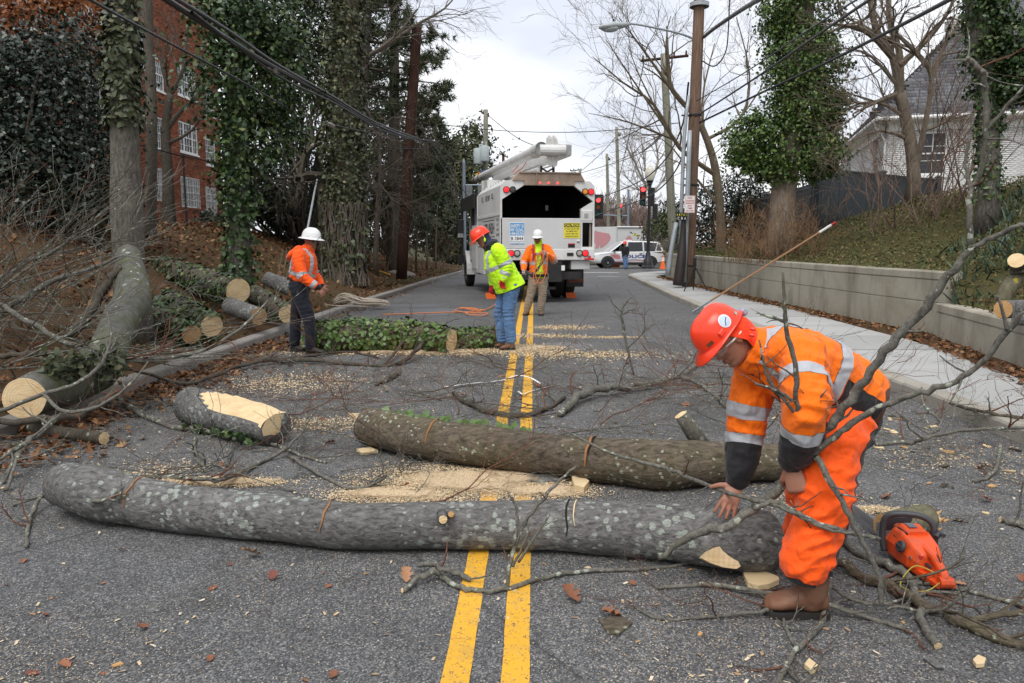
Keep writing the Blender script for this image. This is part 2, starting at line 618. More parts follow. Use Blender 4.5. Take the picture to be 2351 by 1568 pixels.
# ---- kerbs: a row of stones each
def kerb_row(path,mat,width,side,h=.13,gap=.008,bev=.018):
 root = bpy.data.objects.new('kerb',None)
 COL.objects.link(root)
 root['kind'] = 'structure'
 for a,b in zip(path[:-1],path[1:]):
  a,b = Vector(a),Vector(b)
  d = (b - a).normalized()
  nrm = Vector((d.y,-d.x,0)) * side
  a2,b2 = a + d * gap,b - d * gap
  jz = random.uniform(-.006,.006)
  prof = [(0,-.2),(0,h - bev * 1.6 + jz),(bev * .7,h - bev * .35 + jz),(bev * 2,h + jz),(width,h + jz + .004),(width,-.2)]
  mb = MB()
  mb.prism([a2 + nrm * p[0] + Vector((0,0,p[1])) for p in prof],b2 - a2)
  mb.build('kerb_stone',mat,root,fixn=True)
 return root
lp = []
y = -3.0
while y < 45:
 lp.append((LKX + (.02 * max(0,y - 18) if y > 18 else 0),y,float(zr(y))))
 y += 2.45
kerb_row(lp,M_KERBL,.17,-1)
rp = []
y = -2.6
while y < 30:
 rp.append((kerb_right(y),y,float(zr(y))))
 y += 2.6
for y in np.linspace(31,43.3,11):
 rp.append((kerb_right(y),float(y),float(zr(y))))
kerb_row(rp,M_KERB,.18,1)
# ---- pavement slabs on the right
pav = bpy.data.objects.new('pavement',None)
COL.objects.link(pav)
pav['kind'] = 'structure'
y = -2.0
while y < 31:
 y2 = y + 1.52
 def inner(v): return min(float(wallx(v)) - (.30 if v > 11.5 else .16 + .02 * v),5.5)
 xa,xb = kerb_right(y) + .185,kerb_right(y2) + .185
 jz = random.uniform(-.006,.006)
 t0 = .13
 mb = MB()
 z0,z1 = float(zr(y)) + t0 + jz,float(zr(y2)) + t0 + jz
 mb.add([(xa,y + .006,z0),(inner(y),y + .006,z0 + .012),(inner(y2),y2 - .006,z1 + .012),(xb,y2 - .006,z1)] + [(xa,y + .006,z0 - .15),(inner(y),y + .006,z0 - .15),(inner(y2),y2 - .006,z1 - .15),(xb,y2 - .006,z1 - .15)],
           [(0,1,2,3),(4,5,1,0),(5,6,2,1),(6,7,3,2),(7,4,0,3)])
 mb.build('slab',M_SLAB,pav)
 y = y2
cy = [31.0,33.4,35.8,38.2,40.6,43.2]
cy[0] = y
for a,b in zip(cy[:-1],cy[1:]):
 mb = MB()
 n = 6
 vs = []
 for i in range(n + 1):
  yv = a + .01 + (b - a - .02) * i / n
  vs += [(kerb_right(yv) + .185,yv,float(zr(yv)) + .13),(15.0 if yv > 36 else 5.3 + .7 * max(0,yv - 33),yv,float(zr(yv)) + .14)]
 mb.add(vs,[(2 * i,2 * i + 1,2 * i + 3,2 * i + 2) for i in range(n)])
 mb.build('slab',M_SLAB,pav)
# ---- retaining walls, panel by panel
def wall_run(label,pts_y,top_fn,group=None):
 y0 = pts_y[0]
 root = thing('retaining_wall',label,'wall',(float(wallx(y0)),y0,.1),0)
 for a,b in zip(pts_y[:-1],pts_y[1:]):
  pa,pb = Vector((float(wallx(a)),a,0)),Vector((float(wallx(b)),b,0))
  d = (pb - pa).normalized()
  nrm = Vector((-d.y,d.x,0))        # towards the road (-x)
  if nrm.x > 0: nrm = -nrm
  ta,z0 = float(top_fn((a + b) / 2)),-.1
  g1,g2 = ta - .13,.13 + (ta - .13) * .52
  w = .25
  prof = [(0,z0),(0,g2 - .012),(-.014,g2 - .006),(-.014,g2 + .006),(0,g2 + .012),(0,g1 - .012),(-.014,g1 - .006),(-.014,g1 + .006),(.006,g1 + .012),(.006,ta - .02),(-.012,ta),(-w,ta),(-w,z0)]
  if ta < .9:
   prof = [p for p in prof if abs(p[1] - g2) > .02]
  jd = random.uniform(-.003,.003)
  mb = MB()
  mb.prism([pa + d * .004 + nrm * (p[0] + jd) + Vector((0,0,p[1])) for p in prof],(pb - pa) - d * .008)
  mb.build('wall_panel',M_WALL,root,fixn=True)
 return root
wall_run('tall grey concrete retaining wall with grooves along the pavement',[11.52,13.4,15.3,17.2,19.1,21.0,22.9,24.8,26.7,28.6,31.3],walltop)
wall_run('low stepped-down concrete wall at the right edge below the cut logs',[2.0,4.2,6.4,8.55,9.95,11.5],walltop)
# ---- banks
def bank(name,fn,xs_fn,ys,nx,mat):
 mb = MB()
 for y in ys:
  for i in range(nx):
   x = xs_fn(y,i / (nx - 1))
   mb.v.append((x,y,fn(x,y)))
 for j in range(len(ys) - 1):
  for i in range(nx - 1):
   mb.f.append((j * nx + i,j * nx + i + 1,(j + 1) * nx + i + 1,(j + 1) * nx + i))
   mb.mi.append(0)
 return struct(mb.build(name,mat,smooth=True))
bank('right_bank',zbr,lambda y,t: float(wallx(y)) + .2 + (t ** 1.6) * 30,list(np.arange(-3,37,.5)),40,M_SOILR)
bank('left_bank',zbl,lambda y,t: LKX - .12 - (t ** 1.6) * 45 + (.02 * max(0,y - 18)),list(np.arange(-3,48,.5)),44,M_SOILL)
mb = MB()
ysb = np.arange(-2,31,.5)
vs = []
for y in ysb:
 vs += [(min(float(wallx(y)) - .30,5.5) if y > 11.5 else float(wallx(y)) - .3,y,.11),(float(wallx(y)) + .02,y,.17 + .02 * nzv(0,y,1.5))]
mb.add(vs,[(2 * i,2 * i + 1,2 * i + 3,2 * i + 2) for i in range(len(ysb) - 1)])
struct(mb.build('soil_strip',M_SOILL))
# ================================================================== TREES, HEDGES, GROUND COVER
def bark_mat(name,c1,c2,lichen=0.0,moss=0.0,fs=26.0,stretch=(1,1,.35),bump=.8,lc=(.30,.34,.27),ls=9.0):
 t = NT(name)
 vec = t.co(stretch)
 f = t.noise(fs,6,.7,vec=vec,dist=.6)
 col = t.mix(t.ramp(f,[(.32,0.0),(.62,1.0)]),c1,c2)
 col = t.mix(1.0,col,t.ramp(t.noise(2.3,4),[(.3,.78),(.7,1.2)]),'MULTIPLY')
 if moss:
  mz = t.ramp(t.noise(3.1,6,.7),[(.45,0.0),(.7,moss)])
  col = t.mix(mz,col,(.085,.095,.022))
 if lichen:
  d = t.voro(ls,vec=t.mix(.035,t.co(),t.node('TexNoise',Scale=30.0,Detail=4.0).outputs['Color'],'ADD'))
  zone = t.noise(2.6,3)
  th = t.math('MULTIPLY',t.ramp(zone,[(.35,0.0),(.62,1.0)]),lichen * .55)
  spot = t.math('LESS_THAN',d,th)
  sp2 = t.math('MULTIPLY',spot,t.ramp(t.noise(70,3),[(.35,.45),(.55,1.0)]))
  col = t.mix(sp2,col,t.mix(t.noise(40,3),lc,tuple(x * 1.45 for x in lc)))
 t.bump(f,bump,.02)
 return t.fin(col,.9,0,.15)
M_BARK_G = bark_mat('grey_beech_bark',(.060,.058,.056),(.225,.220,.21),.74,.0,42,(.5,1,1),1.0,(.29,.32,.28),21)
M_BARK_B = bark_mat('brown_furrowed_bark',(.045,.036,.028),(.175,.142,.105),.45,.28,34,(.4,1,1),1.0,(.30,.33,.25),20)
M_BARK_T = bark_mat('standing_trunk_bark',(.045,.040,.034),(.165,.150,.130),.25,.2,30,(1,1,.3),1.0)
M_BARK_M = bark_mat('mossy_smooth_bark',(.075,.075,.066),(.15,.148,.135),.45,.85,20,(1,1,.6),.5)
M_BARK_D = bark_mat('dark_twig_bark',(.040,.033,.027),(.115,.098,.08),.25,.15,40,(1,1,.4),.5)
M_TWIG = bark_mat('grey_twig_bark',(.070,.066,.058),(.20,.19,.165),.6,.25,45,(1,1,1),.5,(.33,.36,.29),22)
M_TWIG_R = bark_mat('red_brown_shoot_bark',(.085,.035,.022),(.17,.085,.058),.0,.0,40,(1,1,1),.3)
M_TWIG_F = bark_mat('far_twig_bark',(.085,.068,.055),(.16,.135,.11),0,0,10,(1,1,1),.1)
def cutwood(name,c1,c2,c3):
 """rings about the local z axis"""
 t = NT(name)
 w = t.node('TexWave')
 w.wave_type,w.rings_direction = 'RINGS','Z'
 w.inputs['Scale'].default_value = 14
 w.inputs['Distortion'].default_value = 2.2
 w.inputs['Detail'].default_value = 3
 t.l.new(t.co(),w.inputs['Vector'])
 col = t.mix(t.math('MULTIPLY',w.outputs['Fac'],.55),c1,c2)
 col = t.mix(t.ramp(t.noise(7,5,.65),[(.45,0.0),(.72,.75)]),col,c3)
 g = t.noise(90,2,.5,vec=t.co((.1,1.6,1)))
 col = t.mix(1.0,col,t.ramp(g,[(.3,.86),(.7,1.08)]),'MULTIPLY')
 t.bump(g,.25,.002)
 return t.fin(col,.75,0,.2)
M_CUT = cutwood('fresh_cut_wood',(.78,.61,.37),(.66,.47,.25),(.56,.36,.16))
M_CUT_O = cutwood('orange_cut_wood',(.55,.34,.15),(.46,.26,.10),(.38,.19,.07))
M_SPLIT = simple('pale_split_wood',(.66,.51,.30),.7,0,.2,.16,9,.3,40)
M_SAWN = simple('saw_kerf_wood',(.27,.13,.05),.9,var=.3,vs=30)
M_IVY = leaf_mat('ivy_leaves',[(.0,(.012,.028,.009)),(.45,(.030,.062,.018)),(.8,(.062,.112,.028)),(1.0,(.15,.17,.055))],.42,.45)
M_IVY_D = leaf_mat('dusty_ivy_leaves',[(.0,(.020,.028,.012)),(.5,(.050,.062,.026)),(.85,(.095,.105,.048)),(1.0,(.15,.13,.06))],.5,.4)
M_IVY_B = leaf_mat('bright_ivy_leaves',[(.0,(.024,.055,.012)),(.5,(.072,.135,.028)),(.85,(.135,.20,.042)),(1.0,(.22,.25,.07))],.42,.45)
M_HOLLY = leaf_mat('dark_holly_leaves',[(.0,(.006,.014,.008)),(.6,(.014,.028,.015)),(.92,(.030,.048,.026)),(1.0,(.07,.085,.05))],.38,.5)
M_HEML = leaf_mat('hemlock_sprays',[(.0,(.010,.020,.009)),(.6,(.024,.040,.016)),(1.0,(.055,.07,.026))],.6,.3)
M_PINE = leaf_mat('pine_needles',[(.0,(.026,.040,.018)),(.6,(.058,.078,.034)),(1.0,(.11,.125,.055))],.6,.3)
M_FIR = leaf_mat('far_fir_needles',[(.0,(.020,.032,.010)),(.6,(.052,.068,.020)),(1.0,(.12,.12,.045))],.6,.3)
M_DEAD = leaf_mat('dead_leaves',[(.0,(.075,.030,.014)),(.4,(.155,.065,.028)),(.75,(.24,.115,.05)),(1.0,(.34,.21,.11))],.75,.2)
M_OAKB = leaf_mat('brown_hanging_leaves',[(.0,(.11,.035,.012)),(.5,(.21,.072,.022)),(1.0,(.30,.13,.05))],.7,.2)
M_COVER = leaf_mat('ground_cover_leaves',[(.0,(.034,.046,.015)),(.50,(.095,.118,.030)),(.72,(.150,.145,.045)),(.86,(.175,.125,.055)),(1.0,(.23,.155,.08))],.6,.3)
M_GRASS = leaf_mat('grass_blades',[(.0,(.030,.050,.012)),(.6,(.062,.095,.022)),(1.0,(.13,.14,.05))],.6,.3)
M_DAFF = leaf_mat('strap_leaves',[(.0,(.018,.045,.026)),(.6,(.045,.085,.050)),(1.0,(.11,.15,.11))],.45,.4)
def rdirs(n,rng):
 return unit(rng.normal(size=(n,3)))
def blob_leaves(blobs,n,size,tmpl,rng,clump=40,cs=.22,out=.6,down=.5,shell=.55):
 """blobs: [(centre Vector, (rx,ry,rz), weight)] -> clumps of leaves"""
 parts = []
 tot = sum(b[2] for b in blobs)
 for c,r,w in blobs:
  m = max(1,int(n * w / tot / clump))
  d = rdirs(m,rng)
  rad = shell + (1 - shell) * rng.random((m,1)) ** .7
  cen = np.array(c) + d * rad * np.array(r)
  sc = cs * float(np.mean(r)) * rng.uniform(.6,1.5,(m,1))
  pos = np.repeat(cen,clump,0) + rng.normal(size=(m * clump,3)) * np.repeat(sc,clump,0) * np.array([1,1,.75])
  nr = np.repeat(d,clump,0) * out + rdirs(m * clump,rng) * .8 + np.array([0,0,.35])
  yd = rdirs(m * clump,rng) * .7 + np.array([0,0,-down])
  parts.append(leaf_cloud(pos,nr,yd,size * rng.uniform(.6,1.35,m * clump),tmpl,rng))
 return parts
def trunk_ivy(path,n,size,rng,tmpl=IVY_T,puff=.06,t0=0.0,t1=1.0,side=None,hang=1.0):
 """leaves lying on a tapered path [(Vector, r)]"""
 P = np.array([p for p,r in path]); R = np.array([r for p,r in path])
 seg = np.linspace(0,1,len(P))
 t = t0 + (t1 - t0) * rng.random(n)
 c = np.stack([np.interp(t,seg,P[:,k]) for k in range(3)],1)
 r = np.interp(t,seg,R)
 k = np.clip((t * (len(P) - 1)).astype(int),0,len(P) - 2)
 ax = unit(P[k + 1] - P[k])
 ref = np.where(np.abs(ax[:,2:3]) < .9,np.array([[0.,0,1]]),np.array([[0.,1,0]]))
 u = unit(np.cross(ax,ref)); w = np.cross(ax,u)
 a = rng.uniform(0,2 * pi,n) if side is None else side[0] + rng.normal(size=n) * side[1]
 nr = u * np.cos(a)[:,None] + w * np.sin(a)[:,None]
 cl = np.array([noise.noise(Vector((float(t[i]) * 9 * len(P) / 4,cos(a[i]) * 1.4,sin(a[i]) * 1.4 + puff * 50))) for i in range(n)])
 pos = c + nr * (r + puff * np.clip(.5 + 1.6 * cl,.05,2.2) * rng.uniform(.3,1.1,n))[:,None]
 yd = np.array([[0,0,-hang]]) + rdirs(n,rng) * .8
 return pos,nr + rdirs(n,rng) * .75 + np.array([0,0,.2]),yd,size * rng.uniform(.4,1.25,n)
_LM = {}
def leaf_parts(name,parent,data,mat,tmpl,n_ind,rng,label=None):
 """the first n_ind leaves as single parts sharing one mesh, the rest as one stuff part"""
 pos,nr,yd,sz = data
 n = len(pos)
 n_ind = min(n_ind,n)
 key = (name,mat.name)
 if key not in _LM:
  me = np_mesh(name,*tmpl)
  me.materials.append(mat)
  _LM[key] = me
 B = basis_of(parent).inverted()
 z = unit(nr); y = unit(yd - z * np.sum(yd * z,1,keepdims=True)); x = np.cross(y,z)
 for i in range(n_ind):
  o = bpy.data.objects.new(name,_LM[key])
  COL.objects.link(o)
  o.parent = parent
  M = Matrix((
   (x[i,0],y[i,0],z[i,0],pos[i,0]),(x[i,1],y[i,1],z[i,1],pos[i,1]),(x[i,2],y[i,2],z[i,2],pos[i,2]),(0,0,0,1)))
  o.matrix_basis = B @ M @ Matrix.Scale(float(sz[i]),4)
 if n > n_ind:
  leaf_obj('foliage',[leaf_cloud(pos[n_ind:],nr[n_ind:],yd[n_ind:],sz[n_ind:],tmpl,rng)],mat,parent)
def grow(mb,p,d,L,r,depth,rng,up=.08,wig=.22,kids=4,spread=.75,n=5,taper=.45,minr=.0022,zmin=None):
 """recursive bare limb"""
 p = Vector(p); d = Vector(d).normalized()
 k = 5 if depth > 0 else 3
 pts,rad,dirs = [p.copy()],[r],[d.copy()]
 for i in range(k):
  d = (d + Vector(rng.normal(size=3)) * wig + Vector((0,0,up))).normalized()
  p = p + d * (L / k)
  if zmin is not None and p.z < zmin: p.z = zmin
  pts.append(p.copy()); dirs.append(d.copy())
  rad.append(max(minr,r * (1 - (1 - taper) * (i + 1) / k)))
 mb.tube(pts,rad,n if depth > 0 else 3,cap=False)
 if depth <= 0: return
 for j in range(kids):
  t = rng.uniform(.3,1.0)
  i = min(int(t * k),k - 1)
  q = pts[i].lerp(pts[i + 1],t * k - i)
  ax = Vector(rng.normal(size=3)).cross(dirs[i + 1])
  if ax.length < 1e-4: continue
  dd = (dirs[i + 1] + ax.normalized() * spread * rng.uniform(.6,1.3)).normalized()
  grow(mb,q,dd,L * rng.uniform(.4,.68),max(minr,rad[i] * rng.uniform(.4,.62)),depth - 1,rng,up,wig * 1.1,kids,spread,max(3,n - 1),taper,minr,zmin)
def ground_at(x,y):
 if x < LKX - .15: return zbl(x,y)
 if x > wallx(y) + .15: return zbr(x,y)
 return float(zr(y)) + (.13 if x > RKX or x < LKX else 0)
def rooted(pa):
 c,r = pa[0]
 g = ground_at(c.x,c.y) - .12
 if c.z > g + .02:
  d = (pa[1][0] - c)
  k = (g - c.z) / min(d.z,-.2) if d.z < -.2 else 0
  pa = [(Vector((c.x,c.y,g)),r * 1.05)] + pa
 return pa
def path_w(pts,n=4):
 """[(px,py,Y,r)] -> [(Vector,r)] smoothed in the world"""
 q = [(*W(a,b,c),r) for a,b,c,r in pts]
 return [(Vector([float(v) for v in s[:3]]),float(max(s[3],.002))) for s in smooth_path(q,n)]
def trunk_mesh(path,rng,n=14,rough=.06,flare=0.0,fb=1.0):
 """bark tube with uneven girth"""
 mb = MB()
 mb.tube([p for p,r in path],[r for p,r in path],n,cap=True)
 sd = float(rng.uniform(0,90))
 m = len(path)
 for i in range(m):
  c,r = path[i]
  for k in range(n):
   v = Vector(mb.v[i * n + k])
   o = v - c
   f = 1 + rough * 2 * noise.noise(Vector((v.x * 2.2,v.y * 2.2,v.z * 1.2 + sd))) + rough * noise.noise(Vector((v.x * 8,v.y * 8,v.z * 3 + sd)))
   if flare:
    h = v.z - path[0][0].z
    f += flare * exp(-max(0,h) / fb) * (1 + .5 * sin(5 * 2 * pi * k / n + sd))
   mb.v[i * n + k] = tuple(c + o * f)
 return mb
def on_ground(px,py,fn,y0=4.0,y1=45.0):
 Y = y0
 while Y < y1:
  c = W(px,py,Y)
  if c.z <= fn(c.x,c.y): return c
  Y += .08
 return c
def on_bank(v):
 return zbl(v.x,v.y) if v.x < 0 else zbr(v.x,v.y)
# ---- left: the grey trunk with ivy on its upper half
rng = np.random.default_rng(5)
def ivy_tree(label,pts,blobs,n_trunk,n_crown,lsize,mat_leaf,seed,ind=0,t0=0.3,flare=.35,puff=.1,group=None,mat_bark=None,n_t=18,tm=IVY_T,tc=DIA_T,clump=36,cs=.22,rough=.06):
 rng = np.random.default_rng(seed)
 pa = rooted(path_w(pts))
 base = pa[0][0]
 root = thing('ivy_clad_tree',label,'tree',base,0,group)
 trunk_mesh(pa,rng,n_t,rough,flare,.5).build('trunk',mat_bark or M_BARK_T,root,smooth=True)
 if n_trunk:
  d = trunk_ivy(pa,n_trunk,lsize,rng,tm,puff,t0)
  o = np.argsort(np.linalg.norm(d[0] - np.array([0,0,CAMH]),axis=1) - d[3] * 8)
  d = tuple(x[o] for x in d)
  leaf_parts('ivy_leaf',root,d,mat_leaf,tm,ind,rng)
 if blobs:
  bl = [(W(px,py,Y),(rx * mpp(Y),ry * mpp(Y) * .9 if False else rz,ry * mpp(Y)),rx * ry) for px,py,Y,rx,ry,rz in blobs]
  leaf_obj('crown',blob_leaves(bl,n_crown,lsize,tc,rng,clump,cs),mat_leaf,root)
 return root
ivy_tree('straight grey trunk at left with ivy leaves clothing its upper half',[(304,720,9.6,.225),(296,600,9.6,.195),(290,450,9.65,.185),(286,300,9.7,.175),(282,150,9.75,.165),(278,0,9.8,.16),(272,-220,9.9,.14)],
         None,2600,0,.08,M_IVY_D,21,300,.53,.12,.10,n_t=22)
ivy_tree('ivy-clad tree with a bushy green crown, left of the full-brim white hard hat',[(550,690,14,.24),(547,600,14,.215),(545,450,14,.2),(545,300,14,.19),(548,100,14.1,.17),(550,-120,14.2,.12)],
         [(560,180,14.1,105,120,.95),(560,330,14,62,95,.7),(590,40,14.3,110,110,1.0),(540,60,14,70,80,.8),(548,440,13.9,42,80,.42),(650,160,14.5,60,100,.7),(640,300,14.5,45,70,.5)],
         3200,13500,.095,M_IVY,22,200,.06,.3,.13,clump=30)
ivy_tree('huge ivy-smothered trunk with shaggy root vines behind the white hard hat',[(788,655,22,.60),(789,600,22,.54),(790,500,22,.46),(790,350,22,.42),(792,180,22,.38),(795,0,22,.36),(798,-200,22,.3)],
         [(790,330,22,58,60,.75),(785,230,22,46,60,.6),(790,100,22,40,90,.6),(790,430,22,46,50,.6),(792,-20,22,40,60,.6)],
         7500,6500,.11,M_IVY_D,23,120,.12,.12,.22,clump=30,n_t=22,mat_bark=M_BARK_B)
huge = [o for o in COL.objects if o.name == 'ivy_clad_tree.002'][0]
mb = MB()
for k in range(46):
 a = rng.uniform(-2.4,.7) - .2
 pts = []
 x0 = rng.uniform(-.1,.1)
 for i in range(8):
  t = i / 7
  rr = .56 + .20 * exp(-t * 3.2) + .02
  c = W(788,655 - 190 * t,22)
  aa = a + x0 * i * .3 + .12 * sin(i * 1.7 + k)
  pts.append((c.x + cos(aa) * rr,c.y + sin(aa) * rr,c.z))
 mb.tube(pts,[rng.uniform(.008,.022)] * 8,4,cap=False)
mb.build('vine_stems',M_TWIG_F,huge)['kind'] = 'stuff'
# ---- other trees of the left bank
def plain_tree(name,label,cat,trunk,limbs,seed,mat=None,depth=2,leaf=None,group=None,n_t=10,flare=.25,twigs=None):
 """trunk path + explicit limbs [(px,py,Y,r)...], each limb sprouts grown twigs"""
 rng = np.random.default_rng(seed)
 pa = rooted(path_w(trunk))
 root = thing(name,label,cat,pa[0][0],0,group)
 trunk_mesh(pa,rng,n_t,.05,flare,.4).build('trunk',mat or M_BARK_D,root,smooth=True)
 if limbs:
  mb = MB()
  for lm in limbs:
   lp_ = path_w(lm,3)
   mb.tube([p for p,r in lp_],[r for p,r in lp_],6,cap=False)
   if twigs:
    cnt,L,up,dep = twigs
    for i in range(cnt):
     t = rng.uniform(.25,1)
     i0 = min(int(t * (len(lp_) - 1)),len(lp_) - 2)
     d = (lp_[i0 + 1][0] - lp_[i0][0]).normalized()
     dd = (d + Vector(rng.normal(size=3)) * .6).normalized()
     grow(mb,lp_[i0][0],dd,L * rng.uniform(.6,1.3),lp_[i0][1] * .5,dep,rng,up,.2,4,.7,4,.4,.0035)
  mb.build('branches',mat or M_BARK_D,root)
 return root
plain_tree('dark_trunk_tree','dark slender trunk standing just behind the straight grey one','tree',[(346,640,17,.13),(346,520,17,.125),(348,300,17,.12),(342,100,17.2,.11),(332,-200,17.3,.09)],None,31)
plain_tree('bare_tree','small bare grey-brown tree before the brick building windows','tree',[(386,520,21,.17),(386,420,21,.15),(380,300,21,.13),(392,215,21,.09)],
           [[(380,300,21,.08),(420,250,21,.05),(470,210,21,.03)],[(390,215,21,.07),(372,150,21,.05),(360,60,21.2,.03)],[(384,330,21,.06),(440,300,20.8,.03),(480,240,20.6,.02)],[(392,215,21,.07),(420,160,21,.05),(430,60,21,.03)]],32,M_BARK_D,twigs=(5,1.6,.06,2))
plain_tree('bent_tree','dark tree with a crooked elbow limb left of the huge ivy trunk','tree',[(742,560,23,.13),(738,440,23,.13),(735,402,23,.14)],
           [[(738,404,22.9,.13),(700,402,22.6,.13),(684,410,22.4,.12)],[(690,400,22.5,.1),(700,355,22.5,.09),(722,335,22.6,.07),(735,330,22.6,.05)],[(722,335,22.6,.06),(712,270,22.6,.04),(735,230,22.5,.03)],[(700,360,22.5,.05),(665,400,22.3,.03),(640,440,22.2,.015)]],33,twigs=(6,1.2,0.0,2))
def bush(name,label,cat,blobs,n,size,mat,seed,group=None,tmpl=DIA_T,clump=40,cs=.2,stems=6,base=None,shell=.5,down=.3):
 rng = np.random.default_rng(seed)
 bl = [(W(px,py,Y),(rx * mpp(Y),rz,ry * mpp(Y)),rx * ry) for px,py,Y,rx,ry,rz in blobs]
 c0 = bl[0][0] if base is None else W(*base)
 foot = Vector((c0.x,c0.y,on_bank(c0) - .05))
 root = thing(name,label,cat,foot,0,group)
 mb = MB()
 for c,r,w in bl:
  for k in range(stems):
   e = c + Vector(rng.normal(size=3)) * .35 * float(np.mean(r))
   mid = foot.lerp(e,.5) + Vector(rng.normal(size=3)) * .12 * (e - foot).length
   sp = smooth_path([(*foot,.05),(*mid,.03),(*e,.008)],3)
   mb.tube([q[:3] for q in sp],[max(.004,q[3]) for q in sp],4,cap=False)
 mb.build('stems',M_BARK_D,root)
 leaf_obj('foliage',blob_leaves(bl,n,size,tmpl,rng,clump,cs,.6,down,shell),mat,root)
 return root
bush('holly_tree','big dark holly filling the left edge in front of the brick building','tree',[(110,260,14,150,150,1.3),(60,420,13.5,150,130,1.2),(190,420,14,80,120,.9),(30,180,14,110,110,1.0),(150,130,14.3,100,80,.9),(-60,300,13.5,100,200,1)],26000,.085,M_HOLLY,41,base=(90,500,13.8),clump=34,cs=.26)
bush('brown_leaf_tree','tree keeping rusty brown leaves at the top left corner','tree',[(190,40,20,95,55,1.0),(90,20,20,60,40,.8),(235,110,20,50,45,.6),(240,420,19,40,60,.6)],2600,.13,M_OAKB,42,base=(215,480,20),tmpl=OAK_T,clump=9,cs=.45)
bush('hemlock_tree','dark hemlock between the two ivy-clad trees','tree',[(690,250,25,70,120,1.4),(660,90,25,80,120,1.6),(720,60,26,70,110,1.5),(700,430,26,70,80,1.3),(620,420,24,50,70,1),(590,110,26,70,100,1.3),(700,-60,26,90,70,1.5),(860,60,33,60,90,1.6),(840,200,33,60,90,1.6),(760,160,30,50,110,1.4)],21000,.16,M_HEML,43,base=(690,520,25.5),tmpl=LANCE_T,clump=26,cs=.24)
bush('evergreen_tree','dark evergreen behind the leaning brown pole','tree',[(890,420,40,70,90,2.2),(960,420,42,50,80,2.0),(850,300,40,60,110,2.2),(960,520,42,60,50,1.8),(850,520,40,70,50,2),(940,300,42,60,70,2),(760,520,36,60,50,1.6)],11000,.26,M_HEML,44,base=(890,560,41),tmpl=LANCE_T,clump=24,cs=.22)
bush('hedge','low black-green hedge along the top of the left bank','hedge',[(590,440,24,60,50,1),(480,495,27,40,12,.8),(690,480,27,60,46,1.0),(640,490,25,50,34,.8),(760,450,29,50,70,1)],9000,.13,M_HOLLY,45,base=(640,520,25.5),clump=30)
def pine(label,trunk,boughs,n_tuft,tsize,mat,seed,spread=.5):
 """boughs: [(px,py,Y,r)..] drooping limbs carrying needle tufts"""
 rng = np.random.default_rng(seed)
 pa = rooted(path_w(trunk))
 root = thing('pine_tree',label,'tree',pa[0][0])
 trunk_mesh(pa,rng,10,.05,.15,.5).build('trunk',M_BARK_D,root,smooth=True)
 mb = MB()
 pos,dr = [],[]
 for bg in boughs:
  lp_ = path_w(bg,4)
  mb.tube([p for p,r in lp_],[r for p,r in lp_],5,cap=False)
  Lb = (lp_[-1][0] - lp_[0][0]).length
  for i in range(max(6,int(Lb * 4.2))):
   t = rng.uniform(.15,1) ** .8
   i0 = min(int(t * (len(lp_) - 1)),len(lp_) - 2)
   d0 = (lp_[i0 + 1][0] - lp_[i0][0]).normalized()
   d = (d0 * .8 + Vector(rng.normal(size=3)) * spread + Vector((0,0,.12))).normalized()
   L = rng.uniform(.35,1.0) * (1.25 - t * .5)
   e = lp_[i0][0] + d * L + Vector((0,0,.12 * L))
   mb.tube([lp_[i0][0],lp_[i0][0].lerp(e,.5) + Vector((0,0,-.05 * L)),e],[.012,.008,.004],3,cap=False)
   for k in range(n_tuft):
    s = rng.uniform(.35,1.05)
    q = lp_[i0][0].lerp(e,s) + Vector(rng.normal(size=3)) * .07
    pos.append(tuple(q)); dr.append(tuple(d + Vector((0,0,.55)) + Vector(rng.normal(size=3)) * .35))
 mb.build('branches',M_BARK_D,root)
 pos,dr = np.array(pos),np.array(dr)
 n = len(pos)
 leaf_obj('foliage',[leaf_cloud(pos,rdirs(n,rng),dr,tsize * rng.uniform(.7,1.3,n),NEED_T,rng)],mat,root)
 return root
bg = []
r2 = np.random.default_rng(9)
for k in range(34):
 y0 = r2.uniform(-60,520)
 sgn = 1 if r2.random() < .78 else -1
 x0 = 905 + (y0 - 200) * .01
 ln = (r2.uniform(70,135) if sgn > 0 else r2.uniform(40,110)) * (1.0 if y0 < 330 else .72)
 Yc = 31
 dy = r2.uniform(-1.6,1.6)
 bg.append([(x0,y0,Yc,.05),(x0 + sgn * ln * .5,y0 + r2.uniform(-4,18),Yc + dy * .5,.03),(x0 + sgn * ln,y0 + r2.uniform(-30,14),Yc + dy,.012)])
pine('tall pine with long drooping boughs reaching over the leaning brown pole',[(903,610,31,.28),(903,400,31,.25),(905,200,31,.2),(905,-60,31,.15)],bg,11,.30,M_PINE,51)
bg = []
for k in range(26):
 y0 = r2.uniform(-80,300)
 sgn = 1 if r2.random() < .5 else -1
 ln = r2.uniform(50,110)
 bg.append([(845,y0,27,.05),(845 + sgn * ln * .5,y0 + r2.uniform(-4,14),27 + r2.uniform(-.8,.8),.03),(845 + sgn * ln,y0 + r2.uniform(-16,20),27 + r2.uniform(-1.4,1.4),.012)])
pine('pale-barked pine close behind the huge ivy trunk',[(832,560,27,.22),(832,300,27,.18),(838,150,27,.16),(846,-40,27,.13)],bg,8,.26,M_PINE,52)
